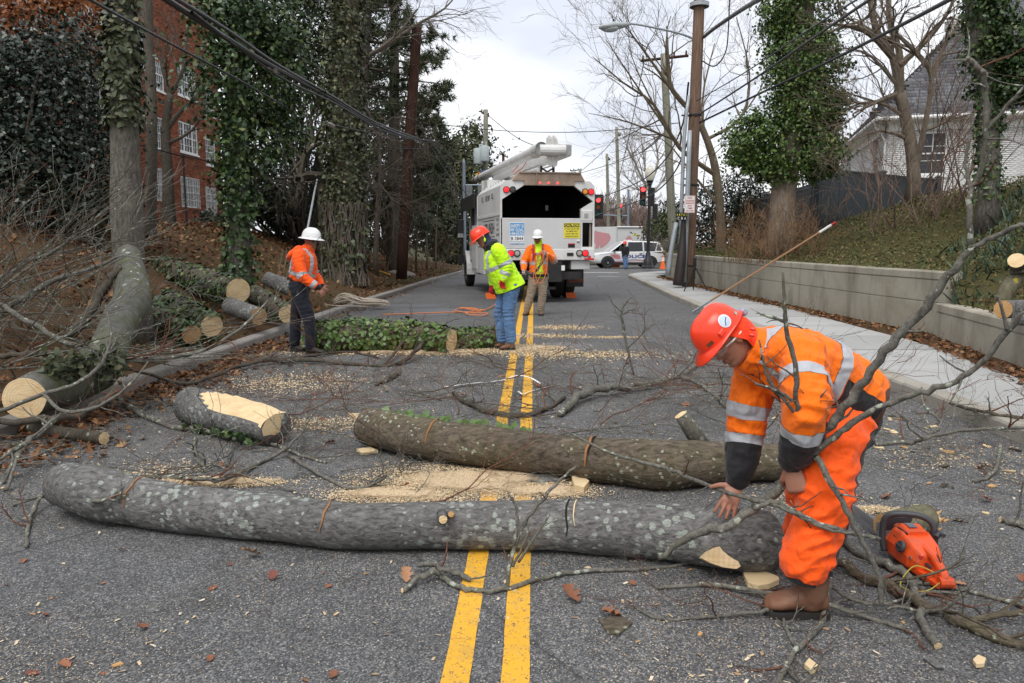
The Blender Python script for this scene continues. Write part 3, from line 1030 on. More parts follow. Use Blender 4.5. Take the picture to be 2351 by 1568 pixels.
plain_tree('bare_tree','pale bare tree with twisting branches over the leaning pole','tree',[(862,590,26.5,.09),(866,480,26.5,.075),(872,380,26.4,.06),(868,300,26.3,.05)],
           [[(868,300,26.3,.05),(820,210,25.8,.04),(812,170,25.5,.05)],[(800,155,25,.07),(880,110,25.2,.06),(950,60,25.4,.045),(1020,20,25.6,.03),(1060,-30,25.8,.015)],[(840,130,25,.05),(900,90,25,.04),(960,20,25,.02)],[(868,320,26.3,.04),(900,270,26.2,.03),(960,290,26.1,.018),(1000,310,26,.01)],
   [(868,330,26.3,.035),(830,380,26.1,.03),(880,440,26,.018),(940,450,25.9,.01)],[(872,400,26.4,.04),(930,360,26.2,.025),(1000,330,26,.01)],[(812,170,25.5,.04),(805,240,25.4,.03),(850,300,25.3,.02),(930,330,25.2,.01)],[(870,420,26,.03),(920,470,25.8,.02),(1000,440,25.6,.008)]],34,M_TWIG_F,twigs=(9,1.5,-.02,2))
for i,(x,yb,yt,Y,lean) in enumerate([(838,585,350,27,8),(860,590,330,29,30),(888,585,400,31,-8),(905,570,360,34,14),(980,590,420,36,-6),(820,588,420,25,26),(1000,590,470,38,4),(955,585,430,33,10)]):
 plain_tree('sapling','slim bare sapling among the thicket below the pines','sapling',[(x,yb,Y,.05),(x + lean * .4,(yb + yt) / 2,Y,.04),(x + lean,yt,Y,.02)],
               [[(x + lean * .6,yb + (yt - yb) * .6,Y,.02),(x + lean + 20,yt + 20,Y - .4,.012),(x + lean + 34,yt - 30,Y - .6,.006)],[(x + lean * .5,yb + (yt - yb) * .5,Y,.02),(x + lean - 20,yt + 30,Y + .3,.01),(x + lean - 30,yt - 10,Y + .4,.006)]],60 + i,M_TWIG_F,group='saplings on the left bank',twigs=(7,1.1,.05,2),flare=0)
def thicket(label,blobs,n,L,seed,mat=None,name='thorny_shrub',cat='shrub',group=None,depth=2,r=.012,up=.08):
 rng = np.random.default_rng(seed)
 mb = MB()
 base = None
 for px,py,Y,w in blobs:
  for k in range(n):
   c = W(px + rng.uniform(-w,w),py,Y + rng.uniform(-w,w) * mpp(Y))
   c.z = on_bank(c) - .03 if (c.x < LKX or c.x > RKX) else .0
   if base is None: base = c.copy()
   d = Vector((rng.normal() * .4,rng.normal() * .4,1))
   grow(mb,c,d,L * rng.uniform(.6,1.3),r * rng.uniform(.6,1.2),depth,rng,up,.2,4,.6,4,.35,.003)
 o = mb.build(name,mat or M_TWIG_F)
 tag(o,label,cat,group)
 return recenter(o)
thicket('tangle of brown bare shrubs right of the leaning pole foot',[(960,590,32,30),(1000,590,36,26),(900,585,30,30)],11,1.7,71,bark_mat('brown_shrub_bark',(.09,.05,.04),(.17,.11,.09),0,0,10,(1,1,1),.1))
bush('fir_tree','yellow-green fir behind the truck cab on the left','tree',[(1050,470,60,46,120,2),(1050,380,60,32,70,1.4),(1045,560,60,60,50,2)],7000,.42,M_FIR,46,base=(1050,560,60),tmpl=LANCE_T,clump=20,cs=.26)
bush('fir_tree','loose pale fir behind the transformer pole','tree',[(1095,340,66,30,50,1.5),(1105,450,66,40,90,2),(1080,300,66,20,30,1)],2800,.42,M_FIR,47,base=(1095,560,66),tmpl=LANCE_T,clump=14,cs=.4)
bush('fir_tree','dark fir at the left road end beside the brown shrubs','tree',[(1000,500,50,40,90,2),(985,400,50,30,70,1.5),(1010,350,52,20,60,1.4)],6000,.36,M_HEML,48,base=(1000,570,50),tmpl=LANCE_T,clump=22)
# ---- right side
ivy_tree('tall tree entirely wrapped in green ivy above the dark fence corner',[(1795,520,20,.34),(1797,440,20,.31),(1815,330,20,.30),(1830,200,20,.34),(1838,60,20,.3),(1842,-150,20,.26)],
         [(1835,30,20,82,75,.95),(1840,140,20,92,70,1.05),(1845,235,20,85,66,1.0),(1820,330,20,105,70,1.15),(1725,320,19.8,60,62,.7),(1885,350,20.2,52,62,.7),(1835,-70,20,80,70,.9),(1780,390,19.9,55,34,.5),(1705,375,19.7,24,30,.3),(1910,250,20,24,40,.35)],
         900,44000,.085,M_IVY_B,24,0,.28,.25,.2,n_t=16,clump=60,cs=.16,mat_bark=bark_mat('pale_scraped_bark',(.16,.125,.095),(.30,.25,.20),0,0,20,(1,1,.25),.9))
ivy_tree('ivy-covered tree cut off by the top right corner',[(2268,470,13.5,.17),(2268,350,13.5,.16),(2264,200,13.5,.15),(2245,40,13.5,.18),(2235,-150,13.5,.15)],
         [(2262,20,13.5,46,70,.36),(2280,130,13.5,50,55,.4),(2335,90,13.3,48,60,.4),(2330,190,13.3,50,42,.36),(2262,210,13.6,36,36,.3),(2276,290,13.5,28,40,.22),(2380,140,13.2,50,70,.4),(2268,390,13.5,20,40,.16)],
         1100,11000,.075,M_IVY,25,0,.1,.2,.08,clump=30,cs=.22)
plain_tree('bare_tree','large bare grey-brown tree with forking limbs before the white house','tree',[(2098,420,19,.155),(2090,330,19,.14),(2066,215,19,.13)],
           [[(2066,230,19,.105),(2048,130,19,.09),(2010,70,18.8,.08),(1992,-40,18.6,.06)],[(2066,225,19,.1),(2064,120,19.2,.085),(2040,40,19.3,.075),(2044,-60,19.4,.05)],[(2048,130,19,.09),(2000,80,18.7,.07),(1950,60,18.4,.05),(1900,75,18.1,.02)],[(2064,150,19.1,.09),(2130,90,19,.06),(2180,20,18.8,.04),(2200,-50,18.7,.02)],
   [(2098,400,19,.09),(2120,300,18.8,.07),(2138,180,18.6,.06),(2110,130,18.5,.06),(2060,80,18.3,.04)],[(2138,180,18.6,.06),(2170,100,18.5,.045),(2200,60,18.4,.03)],[(2060,215,19,.07),(2010,235,18.8,.05),(1960,260,18.6,.02)],[(2075,270,19,.05),(2030,240,18.9,.04),(1975,235,18.7,.015)],[(2085,320,19,.05),(2020,300,18.8,.035),(1940,330,18.5,.012)],[(2070,210,19,.05),(2000,130,18.9,.03),(1940,110,18.8,.012)]],35,bark_mat('warm_grey_bark',(.10,.08,.06),(.20,.165,.13),0,.15,24,(1,1,.3),.7),twigs=(7,1.3,.03,2))
plain_tree('bare_tree','bare street tree spreading thin branches behind the utility pole','tree',[(1655,575,27,.17),(1652,480,27,.15),(1640,380,27,.14),(1622,320,27,.12),(1600,270,27,.1)],
           [[(1600,270,27,.09),(1545,210,26.6,.08),(1535,165,26.5,.06),(1530,60,26.4,.02)],[(1545,212,26.6,.05),(1480,120,26,.035),(1420,40,25.6,.012)],[(1640,400,27,.09),(1560,340,26.6,.07),(1500,240,26.2,.05),(1430,190,25.8,.03),(1360,130,25.4,.01)],[(1560,340,26.6,.05),(1470,210,26,.03),(1390,90,25.5,.01)],[(1545,320,26.5,.04),(1440,280,26,.025),(1350,260,25.7,.008)],
   [(1622,320,27,.07),(1700,270,27.2,.05),(1720,170,27.4,.03),(1690,40,27.6,.015)],[(1640,400,27,.05),(1610,250,27.3,.04),(1640,100,27.6,.015)],[(1655,480,27,.06),(1590,400,27.4,.04),(1520,320,27.8,.02),(1440,310,28,.01)],[(1700,270,27.2,.03),(1760,170,27.4,.02),(1740,60,27.5,.01)],[(1500,240,26.2,.03),(1450,130,26,.015),(1440,20,26,.008)]],36,bark_mat('tan_bark',(.10,.075,.05),(.19,.15,.11),0,.3,24,(1,1,.3),.6),twigs=(9,1.7,.05,2))
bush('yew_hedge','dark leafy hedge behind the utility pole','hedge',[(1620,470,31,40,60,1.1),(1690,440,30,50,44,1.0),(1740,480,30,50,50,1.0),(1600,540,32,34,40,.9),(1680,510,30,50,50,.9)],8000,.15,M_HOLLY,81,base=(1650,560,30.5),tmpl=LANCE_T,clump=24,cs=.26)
bush('yew_shrub','olive shrub between the signal post and the grey leaning pole','shrub',[(1545,520,54,30,60,1.6),(1515,540,58,30,50,1.6),(1560,570,50,26,34,1.2)],5200,.28,M_FIR,82,base=(1545,590,54),tmpl=LANCE_T,clump=22,cs=.26)
bush('cedar_tree','pointed dark cedar right of the ivy-wrapped tree','tree',[(1880,370,27,30,60,.8),(1890,300,27,20,50,.5),(1900,250,27,10,40,.3)],3800,.17,M_HEML,83,base=(1885,470,27),tmpl=LANCE_T,clump=20)
brm = bark_mat('reddish_shrub_bark',(.10,.065,.05),(.20,.14,.11),0,0,12,(1,1,1),.1)
thicket('dense bare reddish shrubs in front of the white house',[(2150,470,16,50),(2060,480,17,60),(2190,450,15.4,40)],13,2.5,72,brm,depth=2,r=.017,group=None)
thicket('dry brown brambles around the stump of the ivy-wrapped tree',[(1745,560,18.6,50),(1840,550,18.2,56),(1700,570,20,40)],26,.95,73,bark_mat('bramble_stems',(.15,.085,.045),(.24,.15,.085),0,0,12,(1,1,1),.1),name='bramble_patch',cat='brambles',r=.009,up=.02)
thicket('pale grey dead shrub beside the signal post foot',[(1525,600,36,16)],26,.55,74,bark_mat('pale_shrub_stems',(.20,.17,.15),(.32,.28,.25),0,0,12,(1,1,1),.1),r=.008,up=.02)
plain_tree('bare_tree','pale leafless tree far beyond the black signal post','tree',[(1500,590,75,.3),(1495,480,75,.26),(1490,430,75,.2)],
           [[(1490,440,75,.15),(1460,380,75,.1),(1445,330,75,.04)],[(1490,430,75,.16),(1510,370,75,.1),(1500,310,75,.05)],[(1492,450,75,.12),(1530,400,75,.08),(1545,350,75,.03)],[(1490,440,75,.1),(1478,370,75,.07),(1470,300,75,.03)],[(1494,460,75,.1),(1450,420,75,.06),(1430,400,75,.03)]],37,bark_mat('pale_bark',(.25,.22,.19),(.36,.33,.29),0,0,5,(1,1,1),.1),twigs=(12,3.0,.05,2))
mb = MB()
r3 = np.random.default_rng(77)
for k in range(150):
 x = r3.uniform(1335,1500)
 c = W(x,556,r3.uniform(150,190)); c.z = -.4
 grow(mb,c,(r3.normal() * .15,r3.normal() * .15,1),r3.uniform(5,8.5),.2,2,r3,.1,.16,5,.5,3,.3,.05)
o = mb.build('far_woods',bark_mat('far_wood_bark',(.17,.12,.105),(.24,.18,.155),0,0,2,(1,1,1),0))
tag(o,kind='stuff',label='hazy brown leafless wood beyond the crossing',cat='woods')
recenter(o)
# ---- ground cover, leaf litter, grass (nobody could count them)
def scatter(n,xs,ys,fz,dens,rng):
 x = rng.uniform(*xs,n); y = ys[0] + (ys[1] - ys[0]) * rng.random(n) ** 1.3
 k = np.array([dens(a,b) for a,b in zip(x,y)]) > rng.random(n)
 x,y = x[k],y[k]
 z = np.array([fz(a,b) for a,b in zip(x,y)])
 return np.stack([x,y,z],1)
rng = np.random.default_rng(90)
def inr(x,y): return x > wallx(y) + .12
def dpatch(x,y): return .55 + .9 * nzv(x,y,.6,4.4)
P = scatter(120000,(5.2,16),(2.5,32),zbr,lambda x,y: inr(x,y) * min(1,1.3 - (x - 5) * .04),rng)
P[:,2] += rng.uniform(.0,.12,len(P)) * (1 + np.array([nzv(a,b,1.4,9) for a,b in P[:,:2]]))
n = len(P)
cov = leaf_obj('ground_cover',[leaf_cloud(P,rdirs(n,rng) + np.array([0,-.3,.6]),rdirs(n,rng),rng.uniform(.025,.062,n),DIA_T,rng)],M_COVER)
tag(cov,'low tangle of green and brown periwinkle covering the right bank','ground cover')
P = scatter(6500,(5.2,14),(3,26),zbr,lambda x,y: inr(x,y) * (dpatch(x,y) > .45),rng)
n = len(P)
st = leaf_obj('dry_stems',[leaf_cloud(P,rdirs(n,rng),rdirs(n,rng) * .6 + np.array([0,0,.7]),rng.uniform(.10,.30,n),(LANCE_T[0] * np.array([.16,1,1]),LANCE_T[1]),rng)],simple('dry_stem',(.15,.085,.045),.9,var=.3))
tag(st,'dry brown stems poking through the right bank cover','dry stems')
r4 = np.random.default_rng(91)
pos = []
for px,py in [(2310,500),(2290,530),(2335,480),(2330,540),(2345,600),(2290,590),(2270,640),(2200,640),(2240,560),(2210,690),(2235,700),(2330,650),(2310,570),(2255,600),(2345,455),(2180,590)]:
 c = on_ground(px,py,zbr,7.0)
 for k in range(30):
  x,y = c.x + r4.normal() * .16,c.y + r4.normal() * .16
  if x > wallx(y) + .1: pos.append((x,y,zbr(x,y)))
pos = np.array(pos)
n = len(pos)
dd = leaf_obj('daffodil_leaves',[leaf_cloud(pos,rdirs(n,r4),rdirs(n,r4) * .45 + np.array([0,0,1]),r4.uniform(.16,.36,n),(BLADE_T[0] * np.array([.85,1,1]),BLADE_T[1]),r4)],M_DAFF)
tag(dd,'blue-green strap leaves in clumps near the cut logs','leaves')
def inl(x,y): return x < LKX - .18 + .02 * max(0,y - 18)
P = scatter(36000,(-16,-4.2),(3,40),zbl,lambda x,y: inl(x,y) * np.clip(.35 + .9 * nzv(x,y,.45,2.2) + .09 * (-x - 4.5),.08,1),rng)
P[:,2] += rng.uniform(.0,.04,len(P))
n = len(P)
sz = rng.uniform(.05,.13,n)
lit = leaf_obj('leaf_litter',[leaf_cloud(P,rdirs(n,rng) * .75 + np.array([0,0,1.0]),rdirs(n,rng),sz,(OAK_T[0] * np.array([1,1,1.6]),OAK_T[1]),rng)],M_DEAD)
tag(lit,'rusty dead leaves strewn over the left bank','leaf litter')
P = scatter(30000,(-9.5,-4.2),(3,44),zbl,lambda x,y: inl(x,y) * np.clip(.08 + 1.1 * nzv(x,y,.55,6.6) + (.35 if y > 14 else 0) - .11 * (-x - 4.6),0,1),rng)
n = len(P)
gr = leaf_obj('grass',[leaf_cloud(P,rdirs(n,rng),rdirs(n,rng) * .5 + np.array([0,0,1]),rng.uniform(.05,.13,n),(BLADE_T[0] * np.array([1.3,1,1]),BLADE_T[1]),rng)],M_GRASS)
tag(gr,'thin grass tufts on the left verge','grass')
P1 = scatter(15000,(-4.2,-2.6),(4.2,14),lambda x,y: .004,lambda x,y: np.clip(1.05 - (x + 4.2) * .9 + .8 * nzv(x,y,1.1,3),0,1) ** 2 * .85,rng)
P2 = scatter(9000,(4.8,6.3),(3,31),lambda x,y: .15,lambda x,y: (wallx(y) - .48 + .12 * nzv(x,y,1.5,7) < x < wallx(y) - .01) * 1.0,rng)
P3 = scatter(1500,(-4.2,-3.6),(14,32),lambda x,y: .004,lambda x,y: np.clip(.7 - (x + 4.2) * 1.4,0,1),rng)
P = np.concatenate([P1,P2,P3])
P[:,2] += rng.uniform(0,.03,len(P))
n = len(P)
lit2 = leaf_obj('gutter_leaves',[leaf_cloud(P,rdirs(n,rng) * .6 + np.array([0,0,1.0]),rdirs(n,rng),rng.uniform(.025,.085,n),(OAK_T[0] * np.array([1,1,1.6]),OAK_T[1]),rng)],M_DEAD)
tag(lit2,'brown leaf debris along the left gutter and the wall foot','leaf litter')
# ================================================================== BUILDINGS AND FENCES
def brick_mat(name,c1,c2,c3):
 t = NT(name)
 col = t.ramp(t.rnd(),[(0,c1),(.55,c2),(1,c3)])
 col = t.mix(1.0,col,t.ramp(t.noise(.6,5,.6),[(.3,.78),(.7,1.15)]),'MULTIPLY')
 return t.fin(col,.9,0,.15)
M_BRICK = brick_mat('red_brick',(.17,.055,.032),(.26,.088,.045),(.36,.14,.075))
M_MORTAR = simple('mortar',(.30,.22,.17),.95)
M_WBRICK = brick_mat('white_painted_brick',(.68,.67,.65),(.75,.745,.73),(.80,.795,.785))
M_WMORTAR = simple('painted_mortar',(.62,.61,.595),.9)
M_WHITE = simple('white_window_paint',(.74,.74,.72),.5)
M_GLASS = simple('dark_window_glass',(.030,.034,.04),.18,0,.35)
M_SLATE = brick_mat('grey_roof_slate',(.085,.09,.10),(.125,.13,.14),(.175,.18,.19))
M_ROOFB = simple('roof_base',(.04,.042,.046),.9)
def brick_wall(root,org,u,width,z0,z1,holes,mb_,mm,bl=.203,bh=.0572,m=.0095,name='bricks',proud=.010):
 """a wall face from org along unit u; each brick is real geometry on a mortar bed. holes [(u0,u1,z0,z1)]"""
 u = Vector(u).normalized()
 nrm = Vector((u.y,-u.x,0))
 org = Vector(org)
 xs = sorted(set([0,width] + [h[0] for h in holes] + [h[1] for h in holes]))
 zs = sorted(set([z0,z1] + [h[2] for h in holes] + [h[3] for h in holes]))
 mb = MB()
 for a,b in zip(xs[:-1],xs[1:]):
  for c,d in zip(zs[:-1],zs[1:]):
   mu,mz = (a + b) / 2,(c + d) / 2
   if any(h[0] < mu < h[1] and h[2] < mz < h[3] for h in holes): continue
   q = [org + u * a,org + u * b]
   mb.add([(*q[0].xy,c),(*q[1].xy,c),(*q[1].xy,d),(*q[0].xy,d)],[(0,1,2,3)])
 for h in holes:            # reveals
  for (a,c),(b,d) in (((h[0],h[2]),(h[1],h[2])),((h[1],h[2]),(h[1],h[3])),((h[1],h[3]),(h[0],h[3])),((h[0],h[3]),(h[0],h[2]))):
   p,q = org + u * a,org + u * b
   p2,q2 = p - nrm * .14,q - nrm * .14
   mb.add([(*p.xy,c),(*q.xy,d),(*q2.xy,d),(*p2.xy,c)],[(0,1,2,3)])
 mb.build('wall',mm,root)
 nrow = int((z1 - z0) / (bh + m))
 P = []
 for j in range(nrow):
  z = z0 + j * (bh + m)
  off = -(bl + m) / 2 if j % 2 else 0
  k = off
  while k < width:
   a,b = max(0,k),min(width,k + bl)
   k += bl + m
   segs = [(a,b)]
   for h in holes:
    if h[2] - .02 < z + bh / 2 < h[3] + .02:
     ns = []
     for s0,s1 in segs:
      if s1 <= h[0] or s0 >= h[1]: ns.append((s0,s1))
      else:
       if s0 < h[0] - .03: ns.append((s0,h[0]))
       if s1 > h[1] + .03: ns.append((h[1],s1))
     segs = ns
   for s0,s1 in segs:
    if s1 - s0 > .04: P.append((s0,s1,z))
 P = np.array(P)
 n = len(P)
 if not n: return
 uu,nn,oo = np.array(u),np.array(nrm),np.array(org)
 pr = proud + RNG.uniform(-.002,.003,n)
 V = np.zeros((n,8,3))
 for i,(e,f,g) in enumerate([(0,0,0),(1,0,0),(1,1,0),(0,1,0),(0,0,1),(1,0,1),(1,1,1),(0,1,1)]):
  s = P[:,0] if e == 0 else P[:,1]
  zz = P[:,2] + (bh if f else 0)
  V[:,i,:2] = oo[:2] + s[:,None] * uu[:2] + (pr[:,None] * nn[:2] if g else -.004 * nn[:2])
  V[:,i,2] = zz
 F = np.array([(4,5,6,7),(0,1,5,4),(1,2,6,5),(2,3,7,6),(3,0,4,7)])
 FF = (F[None] + (np.arange(n) * 8)[:,None,None]).reshape(-1,4)
 o = link_mesh(name,np_mesh(name,V.reshape(-1,3),FF),mb_,root)
 o['kind'] = 'stuff'
def add_window(root,org,u,u0,u1,z0,z1,nx,ny,split=None,grille=False,sill=True):
 """framed window in a wall opening: window > pane(s), glazing bars, sill"""
 u = Vector(u).normalized(); nrm = Vector((u.y,-u.x,0)); org = Vector(org)
 def P(a,z,d):
  q = org + u * a + nrm * d
  return Vector((q.x,q.y,z))
 def bar(mb,a0,a1,c0,c1,d0,d1):
  mb.add([P(a0,c0,d0),P(a1,c0,d0),P(a1,c1,d0),P(a0,c1,d0),P(a0,c0,d1),P(a1,c0,d1),P(a1,c1,d1),P(a0,c1,d1)],
               [(0,3,2,1),(4,5,6,7),(0,1,5,4),(1,2,6,5),(2,3,7,6),(3,0,4,7)])
 mb = MB()
 w = .07
 bar(mb,u0 + .004,u0 + w,z0,z1,-.09,-.02); bar(mb,u1 - w,u1 - .004,z0,z1,-.09,-.02)
 bar(mb,u0 + w,u1 - w,z1 - w,z1 - .004,-.09,-.022); bar(mb,u0 + w,u1 - w,z0 + .004,z0 + w,-.09,-.022)
 lights = split or [0,1]
 for s in lights[1:-1]:
  x = u0 + (u1 - u0) * s
  bar(mb,x - .05,x + .05,z0 + w,z1 - w,-.088,-.025)
 bar(mb,u0 + w,u1 - w,(z0 + z1) / 2 - .025,(z0 + z1) / 2 + .025,-.086,-.03)
 f = mb.build('window',M_WHITE,root)
 for s0,s1 in zip(lights[:-1],lights[1:]):
  a,b = u0 + (u1 - u0) * s0 + .05,u0 + (u1 - u0) * s1 - .05
  m2 = MB()
  m2.add([P(a,z0 + .05,-.075),P(b,z0 + .05,-.075),P(b,z1 - .05,-.075),P(a,z1 - .05,-.075)],[(0,1,2,3)])
  m2.build('pane',M_GLASS,f)
  m3 = MB()
  k = max(1,round(nx * (s1 - s0)))
  for i in range(1,k + 1 if False else k):
   x = a + (b - a) * i / k
   bar(m3,x - .013,x + .013,z0 + w,z1 - w,-.074,-.045)
  for i in range(1,ny):
   z = z0 + (z1 - z0) * i / ny
   bar(m3,a,b,z - .012,z + .012,-.074,-.047)
  if m3.v: m3.build('glazing_bars',M_WHITE,f)
 if grille:
  m4 = MB()
  n = int((u1 - u0) / .13)
  for i in range(n + 1):
   x = u0 + (u1 - u0) * i / n
   bar(m4,x - .012,x + .012,z0 - .02,z1 + .02,.012,.03)
  for i in range(5):
   z = z0 + (z1 - z0) * i / 4
   bar(m4,u0 - .02,u1 + .02,z - .012,z + .012,.032,.045)
  m4.build('grille',M_WHITE,f)
 if sill:
  m5 = MB()
  bar(m5,u0 - .06,u1 + .06,z0 - .09,z0 - .004,-.1,.05)
  m5.build('sill',M_BRICK if grille else M_WHITE,f)
# ---- red brick apartment block on the left
BX,BY0,BY1 = -17.8,23.0,43.6
def on_x(px,py,X):
 d = ray(px,py)
 return Vector((0,0,CAMH)) + d * (X / d.x)
root = thing('brick_building','red brick apartment block with white barred windows behind the left trees','building',(BX,BY1,2.0))
wins = []
for px,py,w,h,sp,gr in [(433,318,2.1,1.5,[0,.27,.73,1],False),(437,443,2.1,1.5,[0,.27,.73,1],True),(362,424,1.15,1.5,None,True),(365,306,1.15,1.5,None,False),(483,350,1.3,1.4,None,False),(484,462,1.3,1.45,None,True),
                             (428,190,2.1,1.5,[0,.27,.73,1],False),(222,70,2.0,1.6,[0,.27,.73,1],False),(215,220,2.0,1.6,[0,.27,.73,1],False),(75,15,1.6,1.6,None,False),(362,170,1.15,1.5,None,False),(330,120,1.15,1.5,None,False),(100,330,1.6,1.6,None,True),(480,235,1.3,1.4,None,False)]:
 c = on_x(px,py,BX)
 wins.append((c.y - BY0 - w / 2,c.y - BY0 + w / 2,c.z - h / 2,c.z + h / 2,sp,gr))
wins = [w for w in wins if w[0] > .2 and w[1] < BY1 - BY0 - .2]
brick_wall(root,(BX,BY0,0),(0,1,0),BY1 - BY0,1.9,16.5,[w[:4] for w in wins],M_BRICK,M_MORTAR)
for w in wins:
 add_window(root,(BX,BY0,0),(0,1,0),w[0],w[1],w[2],w[3],6,4,w[4],w[5])
mb = MB()
mb.boxab((BX - 14,BY0,1.5),(BX - .25,BY1,16.5))
mb.build('core',M_MORTAR,root)
mb = MB()
mb.boxab((BX - 14.3,BY0 - .3,16.5),(BX + .3,BY1 + .3,16.8))
mb.build('roof',M_ROOFB,root)
# ---- white painted house with slate roof on the right
A = Vector((12.55,28.0,0))                     # near corner
UL = Vector((15.3 - 12.55,39 - 28,0)).normalized()     # left face runs away from us
UF = Vector((UL.y,-UL.x,0))                    # front face runs right
root = thing('white_house','white painted brick house with grey slate hip roof up the right bank','house',(A.x,A.y,2.6))
EZ,LL,LF = 6.05,11.2,15.0
B = A + UL * LL
def face_hit(px,py,P0,U):
 d = ray(px,py); o = Vector((0,0,CAMH)); n = Vector((U.y,-U.x,0))
 t = (P0 - o).dot(n) / d.dot(n)
 q = o + d * t
 return (q - P0).dot(U),q.z
hl_,hf_ = [],[]
for px,py,w,h in [(2009,360,.95,1.55),(1950,372,.95,1.1)]:
 s,z = face_hit(px,py,A,UL)
 hl_.append((LL - s - w / 2,LL - s + w / 2,z - h / 2,z + h / 2))
for px,py,w,h in [(2140,352,.9,1.5)]:
 s,z = face_hit(px,py,A,UF)
 hf_.append((s - w / 2,s + w / 2,z - h / 2,z + h / 2))
brick_wall(root,B,-UL,LL,2.0,EZ - .25,hl_,M_WBRICK,M_WMORTAR)
brick_wall(root,A,UF,LF,2.0,EZ - .25,hf_,M_WBRICK,M_WMORTAR)
for h in hl_: add_window(root,B,-UL,*h,2,3)
for h in hf_: add_window(root,A,UF,*h,2,3)
def V3(p,z): return Vector((p.x,p.y,z))
def shingles(root,tri_or_quad,exp_=.20,wd_=.27):
 """slates laid over one roof plane given by its corner points (eave first two)"""
 q = [Vector(p) for p in tri_or_quad]
 e = (q[1] - q[0]).normalized()
 n = e.cross(q[2] - q[0]).normalized()
 if n.z < 0: n = -n
 up = n.cross(e).normalized()
 if up.z < 0: up = -up
 mb = MB()
 mb.add([p - n * .03 for p in q],[tuple(range(len(q)))])
 mb.build('roof',M_ROOFB,root)
 pl = [((p - q[0]).dot(e),(p - q[0]).dot(up)) for p in q]
 def inside(x,y):
  c = False
  for i in range(len(pl)):
   (x1,y1),(x2,y2) = pl[i],pl[i - 1]
   if (y1 > y) != (y2 > y) and x < (x2 - x1) * (y - y1) / (y2 - y1) + x1: c = not c
  return c
 xm,xM,yM = min(p[0] for p in pl),max(p[0] for p in pl),max(p[1] for p in pl)
 V,F = [],[]
 j,y = 0,0.0
 while y < yM:
  x = xm - (wd_ / 2 if j % 2 else 0)
  while x < xM:
   if inside(x + wd_ / 2,y + exp_ * .5):
    b = len(V)
    dz = random.uniform(.018,.03)
    for a,c,h in ((.006,0,dz),(wd_ - .006,0,dz),(wd_ - .006,exp_ * 1.35,.004),(.006,exp_ * 1.35,.004),(.006,0,.004),(wd_ - .006,0,.004)):
     V.append(q[0] + e * (x + a) + up * (y + c) + n * h)
    F += [(b,b + 1,b + 2,b + 3),(b + 4,b + 5,b + 1,b)]
   x += wd_
  y += exp_; j += 1
 o = link_mesh('slates',np_mesh('slates',np.array([tuple(v) for v in V]),np.array(F)),M_SLATE,root)
 o['kind'] = 'stuff'
OV = .45
a = V3(A - UF * OV - UL * OV,EZ - .18); b = V3(B - UF * OV + UL * OV,EZ - .18)
c = V3(A + UF * (LF + OV) - UL * OV,EZ - .18); d = V3(B + UF * (LF + OV) + UL * OV,EZ - .18)
r0 = V3(A + UL * LL / 2 + UF * 4.2,11.2); r1 = V3(A + UL * LL / 2 + UF * (LF - 4.0),11.2)
shingles(root,[b,a,r0]); shingles(root,[a,c,r1,r0]); shingles(root,[d,b,r0,r1]); shingles(root,[c,d,r1])
mb = MB()
for p,q in ((a,b),(a,c)):
 mb.tube([p + Vector((0,0,-.03)),q + Vector((0,0,-.03))],[.075,.075],8)
mb.build('gutter',M_WHITE,root)
mb = MB()
for p,q,o_ in ((a,b,UF),(a,c,UL)):
 mb.add([p + Vector((0,0,-.1)),q + Vector((0,0,-.1)),q + o_ * .42 + Vector((0,0,-.16)),p + o_ * .42 + Vector((0,0,-.16)),],[(0,1,2,3)])
 mb.add([p + o_ * .4 + Vector((0,0,-.1)),q + o_ * .4 + Vector((0,0,-.1)),q + o_ * .4 + Vector((0,0,-.42)),p + o_ * .4 + Vector((0,0,-.42))],[(0,1,2,3)])
mb.build('soffit',M_WHITE,root)
mb = MB()
for P0,s in ((A - UL * .05,1),(B + UL * .02,-1)):
 t = P0 - UF * .28
 mb.tube([V3(t - UF * .2,EZ - .25),V3(t - UF * .1,EZ - .55),V3(P0 - UF * .07 + UL * .1 * s,EZ - .95),V3(P0 - UF * .07 + UL * .1 * s,2.4)],[.05] * 4,8)
mb.build('downpipe',M_WHITE,root)
A2 = A + UF * 6.6 - UL * 2.6
hw = [(3.4,4.3,3.4,5.0)]
brick_wall(root,A2,UF,9.0,1.8,EZ - .25,hw,M_WBRICK,M_WMORTAR)
brick_wall(root,A2 + UL * 2.6,-UL,2.6,1.8,EZ - .25,[],M_WBRICK,M_WMORTAR)
for h in hw: add_window(root,A2,UF,*h,2,3)
a2 = V3(A2 - UF * OV - UL * OV,EZ - .18); c2 = V3(A2 + UF * 9.4 - UL * OV,EZ - .18)
t2 = V3(A2 + UF * 4.4 + UL * 6,11.3)
b2 = V3(A2 - UF * OV + UL * 8,EZ - .18)
shingles(root,[a2,c2,t2 + UF * .3,t2]); shingles(root,[b2,a2,t2])
mb = MB()
mb.tube([a2 + Vector((0,0,-.03)),c2 + Vector((0,0,-.03))],[.075,.075],8)
mb.build('gutter',M_WHITE,root)
cc = W(2215,100,31.5)
mb = MB()
u1,u2 = UF * .62,UL * .45
base = [V3(cc - u1 - u2,8.0),V3(cc + u1 - u2,8.0),V3(cc + u1 + u2,8.0),V3(cc - u1 + u2,8.0)]
top = W(2215,42,31.5).z
mb.prism(base,(0,0,top - 8.3))
g = [v + (v - V3(cc,8.0)) * .08 for v in base]
mb.prism([v + Vector((0,0,top - 8.3)) for v in g],(0,0,.3))
t = NT('painted_brick_chimney')
bt = t.node('TexBrick',Scale=9.0)
t.l.new(t.co((1,1,1)),bt.inputs['Vector'])
t.bump(t.noise(14,3),.4,.02)
